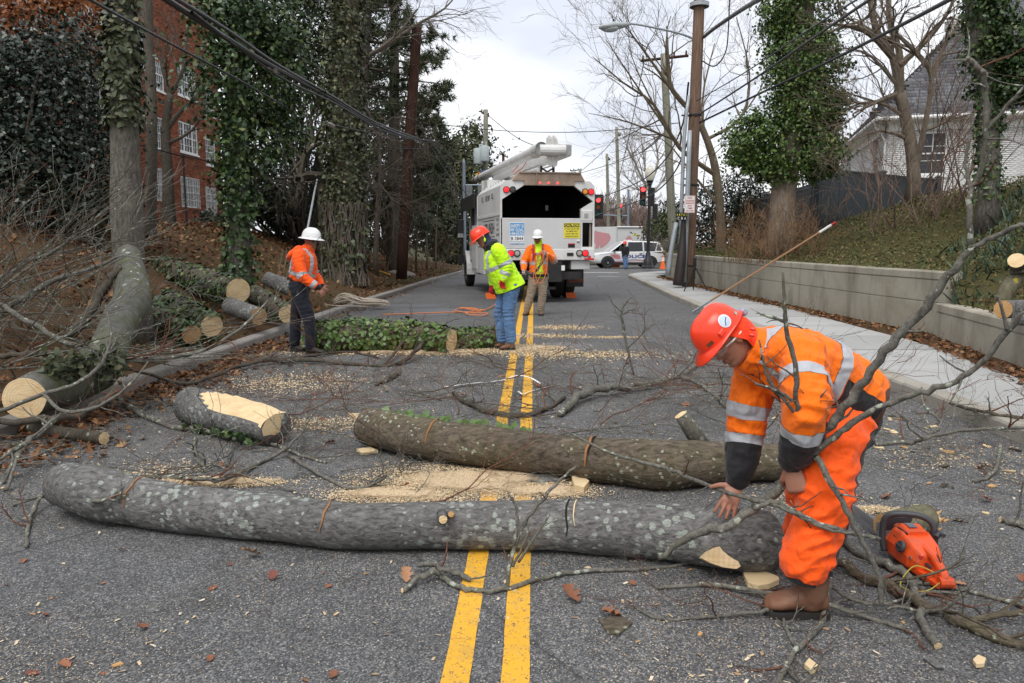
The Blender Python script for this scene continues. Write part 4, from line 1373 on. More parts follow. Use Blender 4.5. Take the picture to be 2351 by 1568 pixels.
ch = mb.build('chimney',t.fin(t.mix(t.noise(8,5),(.50,.48,.45),(.68,.66,.63)),.9),root)
# ---- dark board fence on top of the right bank
M_FENCE = simple('blue_black_fence_paint',(.026,.034,.040),.45,0,.4,.25,4,.2,40)
def board_fence(label,p0,p1,z0f,z1,group=None,post_every=2.4,bw=.142):
 p0,p1 = Vector(p0),Vector(p1)
 d = (p1 - p0); L = d.length; d.normalize()
 n = Vector((d.y,-d.x,0))
 if n.y > 0: n = -n
 root = thing('board_fence',label,'fence',p0)
 k = int(L / bw)
 for i in range(k):
  q = p0 + d * (i * bw + .003)
  g = z0f(q.x,q.y) - .15
  if g > z1 - .3: continue
  mb = MB()
  mb.prism([V3(q,g),V3(q + d * (bw - .008),g),V3(q + d * (bw - .008),z1 - .13),V3(q,z1 - .13)],n * (.022 + random.uniform(-.003,.003)))
  mb.build('board',M_FENCE,root)
 mb = MB()
 for zz,hh,dp in ((z1 - .13,.09,.05),(z1 - .045,.04,.085)):
  mb.prism([V3(p0 - n * .02,zz),V3(p1 - n * .02,zz),V3(p1 - n * .02,zz + hh),V3(p0 - n * .02,zz + hh)],n * dp)
 mb.build('cap_rail',M_FENCE,root)
 m = max(1,int(L / post_every))
 for i in range(m + 1):
  q = p0 + d * (L * i / m)
  g = z0f(q.x,q.y) - .2
  pb = MB()
  pb.boxab((q.x - .07 + n.x * .03,q.y - .07 + n.y * .03,g),(q.x + .07 + n.x * .03,q.y + .07 + n.y * .03,z1 + .04))
  po = pb.build('post',M_FENCE,root)
  pc = MB()
  pc.lathe([(.135,z1 + .042),(.135,z1 + .07),(.02,z1 + .12)],4,(q.x + n.x * .03,q.y + n.y * .03,0),cap=True)
  pc.build('post_cap',M_FENCE,po)
 return root
FZ = W(1870,385,21.6).z
cA = W(1870,440,21.6); cB = W(2150,440,25.6)
board_fence('blue-black board fence with capped posts in front of the white house',V3(cA,2),V3(cB,2),zbr,FZ)
cC = W(1690,440,33)
board_fence('dark board fence running back along the street behind the brambles',V3(cA,2) + Vector((0,.2,0)),V3(cC,2),zbr,FZ - .42)
# ---- black chain-link fence on the left bank
M_BLACKP = simple('black_fence_coating',(.012,.012,.012),.5)
root = thing('chain_link_fence','thin black chain-link fence along the top of the left bank','fence',(-9.4,16,zbl(-9.4,16)))
P0,P1,HF = Vector((-9.8,15,0)),Vector((-9.0,42,0)),1.9
dv = (P1 - P0).normalized(); Lf = (P1 - P0).length
k = 0.0
while k <= Lf:
 q = P0 + dv * k
 g = zbl(q.x,q.y)
 mb = MB()
 mb.tube([(q.x,q.y,g - .2),(q.x,q.y,g + HF + .05)],[.03,.03],8)
 mb.build('post',M_BLACKP,root)
 k += 3.0
def fpt(s,h):
 q = P0 + dv * s
 return (q.x,q.y,zbl(q.x,q.y) + h)
mb = MB()
mb.tube([fpt(s,HF) for s in np.arange(0,Lf,1.0)],[.02] * len(np.arange(0,Lf,1.0)),6)
mb.build('top_rail',M_BLACKP,root)
V,F = [],[]
for sg in (1,-1):
 for s in np.arange(-HF,Lf + HF,.085):
  s0,h0,s1,h1 = (s,0.0,s + sg * HF,HF)
  if min(s0,s1) < 0 or max(s0,s1) > Lf: continue
  a_,b_ = fpt(s0,h0),fpt(s1,h1)
  i = len(V)
  w = .0028
  V += [(a_[0],a_[1] - w,a_[2] ),(a_[0],a_[1] + w,a_[2]),(b_[0],b_[1] + w,b_[2]),(b_[0],b_[1] - w,b_[2])]
  F.append((i,i + 1,i + 2,i + 3))
o = link_mesh('wire_mesh',np_mesh('wire_mesh',np.array(V),np.array(F)),M_BLACKP,root)
o['kind'] = 'stuff'
# ================================================================== VEHICLES, SIGNALS
def text_on(parent,s,c,right,up,h,w=None,mat=None,name='lettering',bold=.0,dz=.004):
 """flat lettering centred at c (parent-local), cap height h, total width w"""
 cu = bpy.data.curves.new('t','FONT')
 cu.body = s
 cu.align_x = 'LEFT'
 cu.offset = bold
 cu.resolution_u = 2
 ob = bpy.data.objects.new('t',cu)
 COL.objects.link(ob)
 bpy.context.view_layer.update()
 me = bpy.data.meshes.new_from_object(ob.evaluated_get(bpy.context.evaluated_depsgraph_get()))
 bpy.data.objects.remove(ob)
 n = len(me.vertices)
 a = np.empty(n * 3,np.float32); me.vertices.foreach_get('co',a); a = a.reshape(-1,3)
 mn,mx = a.min(0),a.max(0)
 sy = h / (mx[1] - mn[1]); sx = (w / (mx[0] - mn[0])) if w else sy
 right,up = Vector(right).normalized(),Vector(up).normalized()
 nrm = right.cross(up)
 R,U,N = np.array(right),np.array(up),np.array(nrm)
 b = np.array(Vector(c))[None] + ((a[:,0] - (mn[0] + mx[0]) / 2) * sx)[:,None] * R + ((a[:,1] - (mn[1] + mx[1]) / 2) * sy)[:,None] * U + N * dz
 me.vertices.foreach_set('co',b.astype(np.float32).ravel())
 me.update()
 return link_mesh(name,me,mat,parent,world=False)
M_WTRUCK = simple('white_truck_paint',(.70,.70,.685),.42,0,.5,.06,2.0,0,60,.42,(.30,.27,.23))
M_TAIL = simple('dull_aluminium_panel',(.60,.60,.60),.5,0,.5,.10,1.4,0,60,.35,(.36,.32,.28))
M_BLK = simple('black_steel',(.014,.014,.015),.55,dirt=.3)
M_INNER = simple('dark_box_interior',(.030,.028,.026),.9)
M_TYRE = simple('tyre_rubber',(.022,.022,.022),.85,var=.3,vs=12,bump=.3,bs=30,dirt=.35)
M_RIM = simple('grimy_rim',(.16,.155,.15),.6,.2)
M_RUST = simple('rusty_header',(.34,.26,.20),.7,0,.3,.45,2.6,dirt=.7,dirtc=(.12,.055,.025))
M_REDL = emissive('red_lamp_lens',(.85,.015,.02),.9)
M_REDB = emissive('bright_red_lamp',(1.0,.03,.03),3.2)
M_AMB = simple('amber_lens',(.85,.30,.02),.3)
M_CLR = simple('clear_lamp_lens',(.42,.40,.36),.25)
M_DKL = simple('dark_lamp_lens',(.06,.06,.06),.3)
M_BLUE = simple('blue_print',(.06,.30,.62),.5,var=.04)
M_INK = simple('black_print',(.012,.012,.012),.5)
M_WPRINT = simple('white_print',(.82,.82,.80),.5,var=.03)
M_YPRINT = simple('yellow_print',(.78,.68,.06),.5,var=.06)
M_RPRINT = simple('red_print',(.55,.03,.03),.45)
M_CHROME = simple('worn_metal',(.42,.42,.42),.35,.7)
M_ORANGEP = simple('orange_plastic',(.90,.16,.02),.45)
def wheel(parent,c,r,w,name='wheel',axis=(1,0,0),side=-1,hub=M_RIM):
 mb = MB()
 pr = [(r * .58,-w / 2),(r * .9,-w / 2),(r * .97,-w * .42),(r,-w * .33),(r,w * .33),(r * .97,w * .42),(r * .9,w / 2),(r * .58,w / 2)]
 mb.lathe(pr,28,c,axis)
 t = mb.build(name,M_TYRE,parent,world=False,sharp=35)
 m2 = MB()
 a = Vector(axis).normalized() * side
 m2.lathe([(r * .59,w * .46),(r * .56,w * .30),(r * .34,w * .20),(r * .32,w * .30),(r * .14,w * .32),(r * .13,w * .42),(0.001,w * .43)],20,c,a)
 m2.build('rim',hub,t,world=False,sharp=35)
 return t
def lamp(parent,c,r,mat,nrm=(0,-1,0),ring=M_BLK,name='lamp'):
 mb = MB()
 mb.lathe([(r * 1.28,0),(r * 1.28,.03),(r * 1.02,.035),(r * 1.0,.02)],18,c,nrm)
 o = mb.build(name,ring,parent,world=False)
 m2 = MB()
 m2.lathe([(r,.022),(r * .8,.03),(.001,.034)],18,c,nrm)
 m2.build('lens',mat,o,world=False)
 return o
 # the bucket/chipper truck
TX,TY,TYAW = .36,19.6,radians(12.0)
trk = thing('bucket_truck','big white tree-trimming bucket truck seen from behind with an open black chip box','truck',(TX,TY,0),TYAW)
K = .01126
def tx(px): return (px - 1254) * K
def tz(py): return 1.56 + (556 - py) * K
def L(name,mb,mat,par=trk,**kw): return mb.build(name,mat,par,world=False,**kw)
XL,XR = -1.22,1.22
ZT,ZB = 3.10,1.10
mb = MB()
out = [(XL,1.40),(XL,ZT - .12),(XL + .12,ZT),(XR - .12,ZT),(XR,ZT - .12),(XR,1.40)]
op = [(tx(1148),2.16),(tx(1148),2.63),(tx(1198),2.985),(tx(1314),2.985),(tx(1359),2.60),(tx(1330) + .005,2.40),(tx(1330) + .005,2.16)]
def quad(a,b,c,d): mb.add([a,b,c,d],[(0,1,2,3)])
y0 = 0.0
P2 = lambda p,y=0.0: (p[0],y,p[1])
ring_o = [(XL,2.16),(XL,2.63),(XL,ZT - .12),(XL + .12,ZT),(tx(1198),ZT),(tx(1314),ZT),(XR - .12,ZT),(XR,ZT - .12),(XR,2.60),(XR,2.40),(XR,2.16)]
ring_i = [op[0],op[1],op[1],op[2],op[2],op[3],op[3],op[4],op[4],op[5],op[6]]
mb.add([P2(p) for p in ring_o] + [P2(p) for p in ring_i],[(i,i + 1,len(ring_o) + i + 1,len(ring_o) + i) for i in range(len(ring_o) - 1)])
for i in range(len(op) - 1):    # returns into the box
 a,b = op[i],op[i + 1]
 mb.add([P2(a),P2(b),P2(b,.10),P2(a,.10)],[(0,1,2,3)])
L('rear_frame',mb,M_WTRUCK,weld=.001)
mb = MB()       # outer skin
Lb = 4.35
sk = [(XL,1.40),(XL,2.25),(XL - .0,ZT - .12),(XL + .12,ZT),(XR - .12,ZT),(XR,ZT - .12),(XR,1.40)]
mb.prism([P2(p,.004) for p in sk],(0,Lb,0),cap=False)
mb.add([P2(p,Lb) for p in sk],[tuple(range(len(sk)))])
L('box_shell',mb,M_WTRUCK)
mb = MB()       # inside: dark liner
ins = [(XL + .05,1.45),(XL + .05,ZT - .16),(XL + .15,ZT - .05),(XR - .15,ZT - .05),(XR - .05,ZT - .16),(XR - .05,1.45)]
mb.prism([P2(p,.11) for p in ins],(0,Lb - .2,0),cap=False)
mb.add([P2(p,Lb - .1) for p in ins],[tuple(range(len(ins)))[::-1]])
mb.boxab((XL + .05,.2,1.42),(XR - .05,Lb - .1,1.46))
L('box_liner',mb,M_INNER)
mb = MB()
mb.boxab((tx(1292),2.2,2.45),(tx(1299),2.23,2.6))
L('scrap',mb,M_WPRINT)
mb = MB()
for z0,z1 in ((2.24,2.30),(1.43,1.50)):
 mb.boxab((XL - .02,.05,z0),(XL - .002,Lb - .05,z1))
for yv in (.03,Lb - .06):
 mb.boxab((XL - .022,yv,1.42),(XL - .002,yv + .05,ZT - .16))
L('side_ribs',mb,M_WTRUCK)
for yv in (1.35,3.2):
 mb = MB()
 mb.boxab((XL - .018,yv - .14,2.72),(XL - .002,yv + .14,2.86),bev=.006)
 L('side_vent',mb,simple('vent_grey',(.28,.27,.26),.6))
mb = MB()
mb.boxab((tx(1148) - .002,-.04,1.40),(tx(1330),.03,2.165),bev=.012)
tg_ = L('tailgate',mb,M_TAIL)
mb = MB()
mb.boxab((tx(1332),-.03,2.10),(tx(1357),.02,2.37),bev=.01)
lk = L('locker_door',mb,M_WTRUCK)
mb = MB()
mb.boxab((tx(1338),-.042,2.18),(tx(1347),-.031,2.29),bev=.004)
mb.build('latch',M_CHROME,lk,world=False)
mb = MB()
for a,b in (((tx(1330) + .004,-.02,1.40),(tx(1334),.02,2.16)),((tx(1358),-.02,1.40),(XR,.02,2.16)),((tx(1334),-.02,2.06),(tx(1358),.02,2.10)),((tx(1334),-.02,1.40),(tx(1358),.02,1.44))):
 mb.boxab(a,b)
L('pocket_frame',mb,M_WTRUCK)
mb = MB()
mb.boxab((tx(1333),.5,1.42),(tx(1359),.52,2.1))
mb.boxab((tx(1333),.02,1.41),(tx(1334) + .004,.5,2.1))
L('pocket_back',mb,M_INNER)
mb = MB()
mb.boxab((tx(1352),.03,1.44),(tx(1356),.08,2.04))
L('pocket_board',mb,simple('grey_board',(.25,.2,.16),.8))
mb = MB()
mb.boxab((XL + .03,-.07,1.10),(XR,.06,1.392),bev=.015)
cm = L('rear_crossmember',mb,M_WTRUCK)
for px,m in ((1181,M_CLR),(1326,M_CLR),(1340,M_REDL),(1167,M_REDL)):
 lamp(trk,(tx(px),-.07,1.28),.068,m)
mb = MB(); mb.boxab((tx(1297),-.085,1.21),(tx(1312),-.071,1.29))
L('number_plate',mb,M_INK)
mb = MB(); mb.boxab((tx(1338),-.095,1.10),(tx(1361),-.071,1.15),bev=.004); mb.boxab((tx(1346),-.09,1.15),(tx(1353),-.073,1.21))
L('red_reflector',mb,M_RPRINT)
for px,m in ((1157.5,M_REDL),(1172,M_DKL),(1339.5,M_AMB),(1353.5,M_REDL)):
 lamp(trk,(tx(px),-.004,2.87 if px < 1200 else 2.84),.066,m)
mb = MB()
hd = [(tx(1172),ZT + .002),(tx(1187),3.30),(tx(1327),3.30),(tx(1338),ZT + .002)]
mb.prism([P2(p,-.05) for p in hd],(0,.5,0))
mb.boxab((tx(1198),-.052,2.985),(tx(1314),-.002,ZT))
for px in (1225,1281):
 mb.boxab((tx(px) - .012,-.075,2.99),(tx(px) + .012,-.05,3.30))
mb.boxab((tx(1186),-.085,3.285),(tx(1328),-.05,3.315))
L('header_beam',mb,M_RUST)
for px in (1233.5,1253.5,1274):
 mb = MB(); mb.lathe([(.022,0),(.02,.015),(.001,.02)],10,(tx(px),-.054,3.045),(0,-1,0))
 L('marker_light',mb,M_REDB)
def plate(x0,x1,z0,z1,mat,y=-.043,name='decal'):
 m_ = MB(); m_.boxab((x0,y - .003,z0),(x1,y,z1)); return m_.build(name,mat,tg_,world=False)
sx0,sx1 = tx(1165),tx(1198)
plate(sx0 - .012,sx1 + .012,1.53,2.055,M_WPRINT)
plate(sx0,sx1,1.565,2.04,M_BLUE,-.047)
plate(sx0 + .008,sx1 - .008,1.575,1.725,M_WPRINT,-.051)
RX,UZ = (1,0,0),(0,0,1)
cx = (sx0 + sx1) / 2
text_on(tg_,'SAFETY IS',(cx,-.0495,1.965),RX,UZ,.085,.34,M_WPRINT,bold=.02)
text_on(tg_,'MY GOAL',(cx,-.0495,1.865),RX,UZ,.085,.34,M_WPRINT,bold=.02)
text_on(tg_,'1-888-550-7233',(cx,-.0495,1.775),RX,UZ,.06,.35,M_WPRINT,bold=.03)
text_on(tg_,'B 3844',(cx,-.0535,1.65),RX,UZ,.085,.31,M_INK,bold=.005)
text_on(tg_,'YOUR COMMENTS PLEASE',(cx,-.043,1.515),RX,UZ,.035,.36,M_BLUE,bold=.01)
sx0,sx1 = tx(1289),tx(1329) - .012
plate(sx0,sx1,1.66,2.05,M_YPRINT)
plate(sx0 + .014,sx1 - .014,1.94,2.035,M_INK,-.047)
cx = (sx0 + sx1) / 2
text_on(tg_,'CAUTION',(cx,-.0495,1.987),RX,UZ,.068,.39,M_YPRINT,bold=.025)
for s,z,w in (("IF YOU CAN'T SEE",1.895,.38),('MY MIRRORS,',1.835,.29),("I CAN'T SEE YOU.",1.775,.36),('PLEASE STAY BACK',1.708,.34)):
 text_on(tg_,s,(cx,-.0455,z),RX,UZ,.036,w,M_INK,bold=.015)
plate(tx(1300),tx(1316),1.42,1.53,M_INK); plate(tx(1300),tx(1316),1.505,1.53,M_RPRINT,-.047)
plate(tx(1321),tx(1327),1.55,1.63,M_WPRINT); plate(tx(1321),tx(1327),1.55,1.58,M_INK,-.047)
RS = (0,-1,0)
text_on(trk,'ASPLUNDH',(XL,2.05,1.93),RS,UZ,.30,1.95,M_INK,bold=.012)
mb = MB()
for z in (2.14,1.70):
 mb.boxab((XL - .006,1.0,z),(XL - .0005,3.15,z + .014))
L('lettering_rule',mb,M_INK)
for i,s in enumerate(('TREE CO','UTILITY','CREW','LINES')):
 text_on(trk,s,(XL,.52,2.13 - i * .125),RS,UZ,.07,.5 - .09 * (i % 3),M_INK)
text_on(trk,'FREE CHIPS',(XL,2.25,2.77),RS,UZ,.15,.80,M_INK,bold=.01)
mb = MB()
mb.boxab((-.45,.05,.72),(-.37,9.0,1.0)); mb.boxab((.37,.05,.72),(.45,9.0,1.0))
mb.boxab((-.9,.02,.60),(.9,.16,.80)); mb.boxab((-.35,-.12,.55),(.35,.05,1.08)); mb.boxab((-1.1,1.0,1.0),(1.1,4.3,1.1))
mb.boxab((-1.0,2.0 - .1,.42),(1.0,2.0 + .1,.64)); mb.boxab((-.95,8.0 - .08,.42),(.95,8.0 + .08,.58)); mb.ball((0,2.0,.52),.24)
mb.boxab((-.55,-.02,.35),(.2,.02,.42))
L('chassis',mb,M_BLK)
mb = MB(); mb.boxab((.62,.02,.86),(1.12,.9,1.095),bev=.01)
L('step_locker',mb,M_TAIL)
for sx in (1,-1):
 mb = MB(); mb.boxab((sx * .95 - .24,.84,.36),(sx * .95 + .24,.86,.84),bev=.004)
 mf = L('mud_flap',mb,M_BLK)
 text_on(mf,'ASPLUNDH',(sx * .95,.84,.54),RX,UZ,.12,.42,simple('orange_flap_print',(.42,.07,.02),.6),bold=.01)
mb = MB(); mb.boxab((tx(1283),-.125,.84),(tx(1291),-.121,.97))
L('sticker',mb,M_WPRINT)
for s in (-1,1):
 wheel(trk,(s * 1.03,2.05,.51),.51,.27,side=s)
 wheel(trk,(s * .72,2.05,.51),.51,.27,side=s)
 wheel(trk,(s * 1.02,8.0,.50),.50,.28,side=s)
mb = MB()
mb.boxab((XL + .0,4.45,.62),(XR,5.75,2.08),bev=.015)
tl = L('tool_locker',mb,M_WTRUCK)
for k in range(3):
 mb = MB(); mb.boxab((XL - .018,4.49 + k * .42,.72),(XL - .002,4.88 + k * .42,2.0),bev=.006)
 dr_ = mb.build('locker_door',M_WTRUCK,tl,world=False)
 mb = MB(); mb.boxab((XL - .03,4.82 + k * .42,1.3),(XL - .019,4.86 + k * .42,1.5)); mb.build('handle',M_CHROME,dr_,world=False)
mb = MB(); mb.boxab((XL - .01,.2,1.0),(XL + .3,1.2,1.39),bev=.01); mb.boxab((XL - .01,3.0,.62),(XL + .35,4.35,1.39),bev=.01)
L('side_locker',mb,M_WTRUCK)
mb = MB()
for z,m in ((1.55,0),(1.50,1)):
 mb.boxab((XL - .021,4.46,z),(XL - .0185,5.74,z + .03))
L('pinstripe',mb,M_ORANGEP)
mb = MB()
cab = [(5.85,.95),(5.85,2.72),(6.0,2.85),(7.0,2.85),(7.45,2.2),(7.5,1.95),(7.5,.95)]
mb.prism([(-1.08,y,z) for y,z in cab],(2.16,0,0))
L('cab',mb,M_WTRUCK,fixn=True)
mb = MB()
mb.add([(-1.085,6.1,2.0),(-1.085,7.2,2.0),(-1.085,6.95,2.65),(-1.085,6.1,2.65)],[(0,1,2,3)])
L('side_window',mb,M_GLASS)
mb = MB(); mb.add([(-.7,5.845,2.1),(.7,5.845,2.1),(.7,5.845,2.65),(-.7,5.845,2.65)],[(0,1,2,3)])
L('rear_window',mb,M_GLASS)
mb = MB()
hood = [(7.5,.9),(7.5,1.95),(8.9,1.72),(9.1,1.5),(9.1,.75),(8.5,.7)]
mb.prism([(-.85,y,z) for y,z in hood],(1.7,0,0))
L('hood',mb,M_WTRUCK,fixn=True)
for s in (-1,1):
 mb = MB()
 ro,ri = .74,.58
 prof = [(8.0 + ro * cos(a),.52 + ro * sin(a)) for a in np.linspace(-.25,pi + .1,14)] + [(8.0 + ri * cos(a),.52 + ri * sin(a)) for a in np.linspace(pi + .1,-.25,14)]
 n = len(prof)
 xs_ = (s * .8,s * 1.2)
 vs = [(xs_[0],y,z) for y,z in prof] + [(xs_[1],y,z) for y,z in prof]
 h = n // 2
 fs = [(k,(k + 1) % n,n + (k + 1) % n,n + k) for k in range(n)]
 fs += [(n + k,n + k + 1,n + n - 2 - k,n + n - 1 - k) for k in range(h - 1)]
 mb.add(vs,fs)
 L('fender',mb,M_WTRUCK,fixn=True)
mb = MB()
mb.boxab((-1.28,4.5,2.98),(1.28,8.0,3.06)); mb.boxab((-1.28,4.5,2.7),(1.28,4.56,3.0)); mb.boxab((-1.30,4.5,2.62),(-1.24,8.0,2.98))
mb.boxab((-1.32,7.9,.9),(-1.24,8.06,3.06)); mb.boxab((1.24,7.9,.9),(1.32,8.06,3.06)); mb.boxab((-1.46,7.86,.8),(-1.22,8.1,1.1))
mb.boxab((-1.22,5.78,1.9),(-1.14,5.86,3.0)); mb.boxab((1.14,5.78,1.9),(1.22,5.86,3.0))
L('cab_guard',mb,M_BLK)
mb = MB(); mb.boxab((-1.52,7.42,1.7),(-1.28,7.5,2.35),bev=.03)
mir = L('mirror',mb,M_BLK)
mb = MB(); mb.boxab((-1.5,7.405,1.72),(-1.3,7.418,1.86)); mb.build('mirror_glass',M_CHROME,mir,world=False)
M_BOOM = simple('grimy_white_boom',(.66,.66,.64),.42,0,.5,.10,2.5,dirt=.4,dirtc=(.28,.26,.22))
rot = Matrix.Rotation(-TYAW,4,'Z')
def loc(px,py,Y):       # photo point at depth Y -> truck-local
 v = W(px,py,Y) - Vector((TX,TY,0))
 return rot @ v
e0,e1 = loc(1243,341,19.3),loc(1092,413,26.4)
d = (e1 - e0).normalized()
mb = MB()
mb.tube([e0,e0 + d * .5],[.165,.165],20,cap=False); mb.tube([e0 + d * .48,e1],[.15,.125],20); mb.tube([e0 + d * .5,e0 + d * .53],[.175,.175],20)
up_b = L('upper_boom',mb,M_BOOM,sharp=40)
mb = MB(); mb.tube([e0 + d * .06,e0 + d * .08],[.162,.162],20); mb.build('end_cap',simple('grey_end_plate',(.33,.34,.34),.5,dirt=.4),up_b,world=False)
mb = MB(); mb.tube([e1 - d * .3,e1 + d * .35],[.14,.11],12); mb.tube([e1 - d * .9,e1 - d * .8],[.14,.14],12)
mb.build('boom_tip',simple('dirty_boom_tip',(.22,.19,.16),.7,dirt=.5),up_b,world=False)
for k,(c,o) in enumerate([((.75,.55,.05),.1),((.7,.12,.04),.5),((.04,.10,.25),.9)]):
 m_ = MB(); p = e1 - d * (o + .2); m_.tube([p + Vector((-.06,0,.13)),p - d * .35 + Vector((.05,0,.15))],[.04,.035],6); m_.build('strap',simple('strap%d' % k,c,.7),up_b,world=False)
f0,f1 = loc(1296,345,19.35),loc(1140,412,25.5)
d2 = (f1 - f0).normalized()
mb = MB()
mb.tube([f0,f0 + d2 * 1.2,f1],[.21,.2,.17],4,start=pi / 4)
lo_b = L('lower_boom',mb,M_BOOM)
for s in (-.1,.1):
 mb = MB(); u_ = d2.cross(Vector((0,0,1))).normalized(); w_ = u_.cross(d2)
 c = f0 - d2 * .006 + u_ * s
 mb.box(c,(.15,.02,.24 if s < 0 else .26),bev=.006)
 mb.build('boom_end_cover',simple('grey_end_plate',(.33,.34,.34),.5,dirt=.4),lo_b,world=False)
g0,g1 = loc(1275,378,19.7),loc(1175,408,23.5)
mb = MB(); mb.tube([g0,g0.lerp(g1,.35)],[.025,.025],8); mb.tube([g0.lerp(g1,.33),g1],[.07,.07],10)
L('lift_cylinder',mb,M_BOOM)
mb = MB()
for x in (-.05,.06):
 pl = [loc(1256,345,19.3),loc(1258,318,19.3),loc(1264,311,19.3),loc(1271,320,19.3),loc(1276,345,19.3),loc(1270,380,19.4),loc(1264,384,19.4)]
 mb.prism([p + Vector((x,0,0)) for p in pl],(.035,0,0))
a_,b_ = loc(1262,345,19.3),loc(1290,345,19.3)
mb.tube([a_ + Vector((-.25,.05,0)),b_ + Vector((.1,.05,0))],[.14,.14],14)
L('elbow_link',mb,M_BOOM,fixn=True)
mb = MB()
c = loc(1256,404,19.75)
for s in (-1,1):
 mb.tube([c + Vector((s * .16,0,0)),c + Vector((s * .16,0,.25))],[.03,.03],6)
 mb.tube([c + Vector((s * .16,0,0)),c + Vector((-s * .16,0,.2))],[.025,.025],6)
mb.tube([c + Vector((.16,0,.1)),c + Vector((.16,0,.5))],[.035,.035],6)
L('boom_rest',mb,M_BLK)
mb = MB()
h0 = loc(1176,395,21.5)
mb.tube([h0,h0 + Vector((.2,0,.22)),h0 + Vector((.42,.1,.3)),h0 + Vector((.30,.1,.12)),h0 + Vector((.05,0,-.05))],[.012] * 5,5)
L('red_hose',mb,M_RPRINT)
mb = MB()
mb.boxab((-.98,3.9,3.1),(-.5,4.5,3.42)); mb.boxab((-.8,4.8,2.2),(-.6,5.6,3.3)); mb.tube([(-.9,5.3,2.1),(-.9,5.3,3.5)],[.06,.06],8)
mb.boxab((-.25,5.2,2.08),(.25,5.7,3.4)); mb.ball((0,5.45,3.45),.26)
L('boom_turret',mb,M_BOOM)
mb = MB()
for k in range(7): mb.boxab((XL + .14,.6 + k * .5,3.1),(XL + .2,.72 + k * .5,3.16))
L('roof_cleats',mb,M_WTRUCK)
for px,py,lb in ((1311,684,'orange wheel chock on the road behind the right rear wheel of the truck'),(1127,686,'orange wheel chock on the road behind the left rear wheel of the truck')):
 c = G(px,py)
 mb = MB()
 mb.prism([(c.x - .13,c.y,0),(c.x - .16,c.y,.15),(c.x + .10,c.y,.15),(c.x + .15,c.y,0)],(0,.22,0))
 tag(recenter(mb.build('wheel_chock',M_ORANGEP)),lb,'wheel chock')
 # police SUV (local: +y forward)
SY = 51.3
sx_ = (1434 - 1225) / 1740 * SY
suv = thing('police_suv','white police SUV with blue lettering parked across the crossing','police car',(sx_,SY,float(zr(SY))),radians(97))
M_CARW = simple('white_car_paint',(.74,.74,.74),.25,0,.5,.02)
M_CARG = simple('tinted_car_glass',(.018,.02,.022),.06,0,.6)
M_BLKP = simple('black_car_plastic',(.018,.018,.019),.6)
st = [(-2.5,.52,1.05,.86,None),(-2.42,.40,1.12,.94,None),(-2.2,.32,1.16,.98,None),(-1.2,.30,1.15,1.0,None),(0,.30,1.13,1.0,None),(1.1,.30,1.10,1.0,None),(1.55,.32,1.06,.99,None),(2.2,.36,.98,.95,None),(2.45,.45,.86,.84,None),(2.52,.52,.72,.70,None)]
mb = MB()
rows = []
for y,z0,z1,hw,_ in st:
 rows.append([(-hw * .9,y,z0),(-hw,y,z0 + .12),(-hw * 1.005,y,(z0 + z1) / 2),(-hw * .97,y,z1 - .07),(-hw * .88,y,z1),(hw * .88,y,z1),(hw * .97,y,z1 - .07),(hw * 1.005,y,(z0 + z1) / 2),(hw,y,z0 + .12),(hw * .9,y,z0)])
def loft(mb,rows):
 n = len(rows[0]); vs = [p for r in rows for p in r]
 fs = [(i * n + k,i * n + (k + 1) % n,(i + 1) * n + (k + 1) % n,(i + 1) * n + k) for i in range(len(rows) - 1) for k in range(n)]
 fs += [tuple(range(n)),tuple(range((len(rows) - 1) * n,len(rows) * n))[::-1]]
 mb.add(vs,fs)
loft(mb,rows)
mb.build('body',M_CARW,suv,world=False,fixn=True,sharp=35)
def sec(y,z,hw): return (y,z,hw)
mb = MB()
roof = [(-2.15,1.60,.70),(-1.95,1.74,.74),(-1.0,1.80,.76),(.0,1.80,.76),(.45,1.74,.74)]
loft(mb,[[(-w,y,z - .07),(-w * .93,y,z),(w * .93,y,z),(w,y,z - .07)] for y,z,w in roof])
for s in (-1,1):
 def pil(a,b,w): mb.tube([a,b],[w,w],4)
 pil((s * .90,1.28,1.08),(s * .72,.42,1.70),.045); pil((s * .93,.18,1.12),(s * .745,.1,1.75),.055); pil((s * .93,-.95,1.12),(s * .745,-.95,1.75),.055); pil((s * .90,-2.25,1.12),(s * .71,-2.05,1.65),.07); pil((s * .92,-1.75,1.12),(s * .74,-1.95,1.68),.05)
mb.build('roof',M_CARW,suv,world=False,fixn=True,sharp=35)
def glass(pts,name='window'):
 m_ = MB(); m_.add(pts,[tuple(range(len(pts)))]); return m_.build(name,M_CARG,suv,world=False)
for s in (-1,1):
 X0,X1 = s * .935,s * .755
 glass([(X0,.12,1.13),(X0,-.9,1.13),(X1,-.9,1.72),(X1,.06,1.72)])
 glass([(X0,-1.0,1.13),(X0,-1.72,1.13),(X1,-1.9,1.66),(X1,-1.0,1.72)])
 if s < 0: glass([(-X0,1.18,1.12),(-X0,.24,1.13),(-X1,.16,1.72),(-X1,.38,1.70)])
glass([(-.86,1.32,1.08),(.86,1.32,1.08),(.68,.46,1.72),(-.68,.46,1.72)],'windscreen')
glass([(-.8,-2.3,1.15),(.8,-2.3,1.15),(.66,-2.13,1.62),(-.66,-2.13,1.62)],'rear_window')
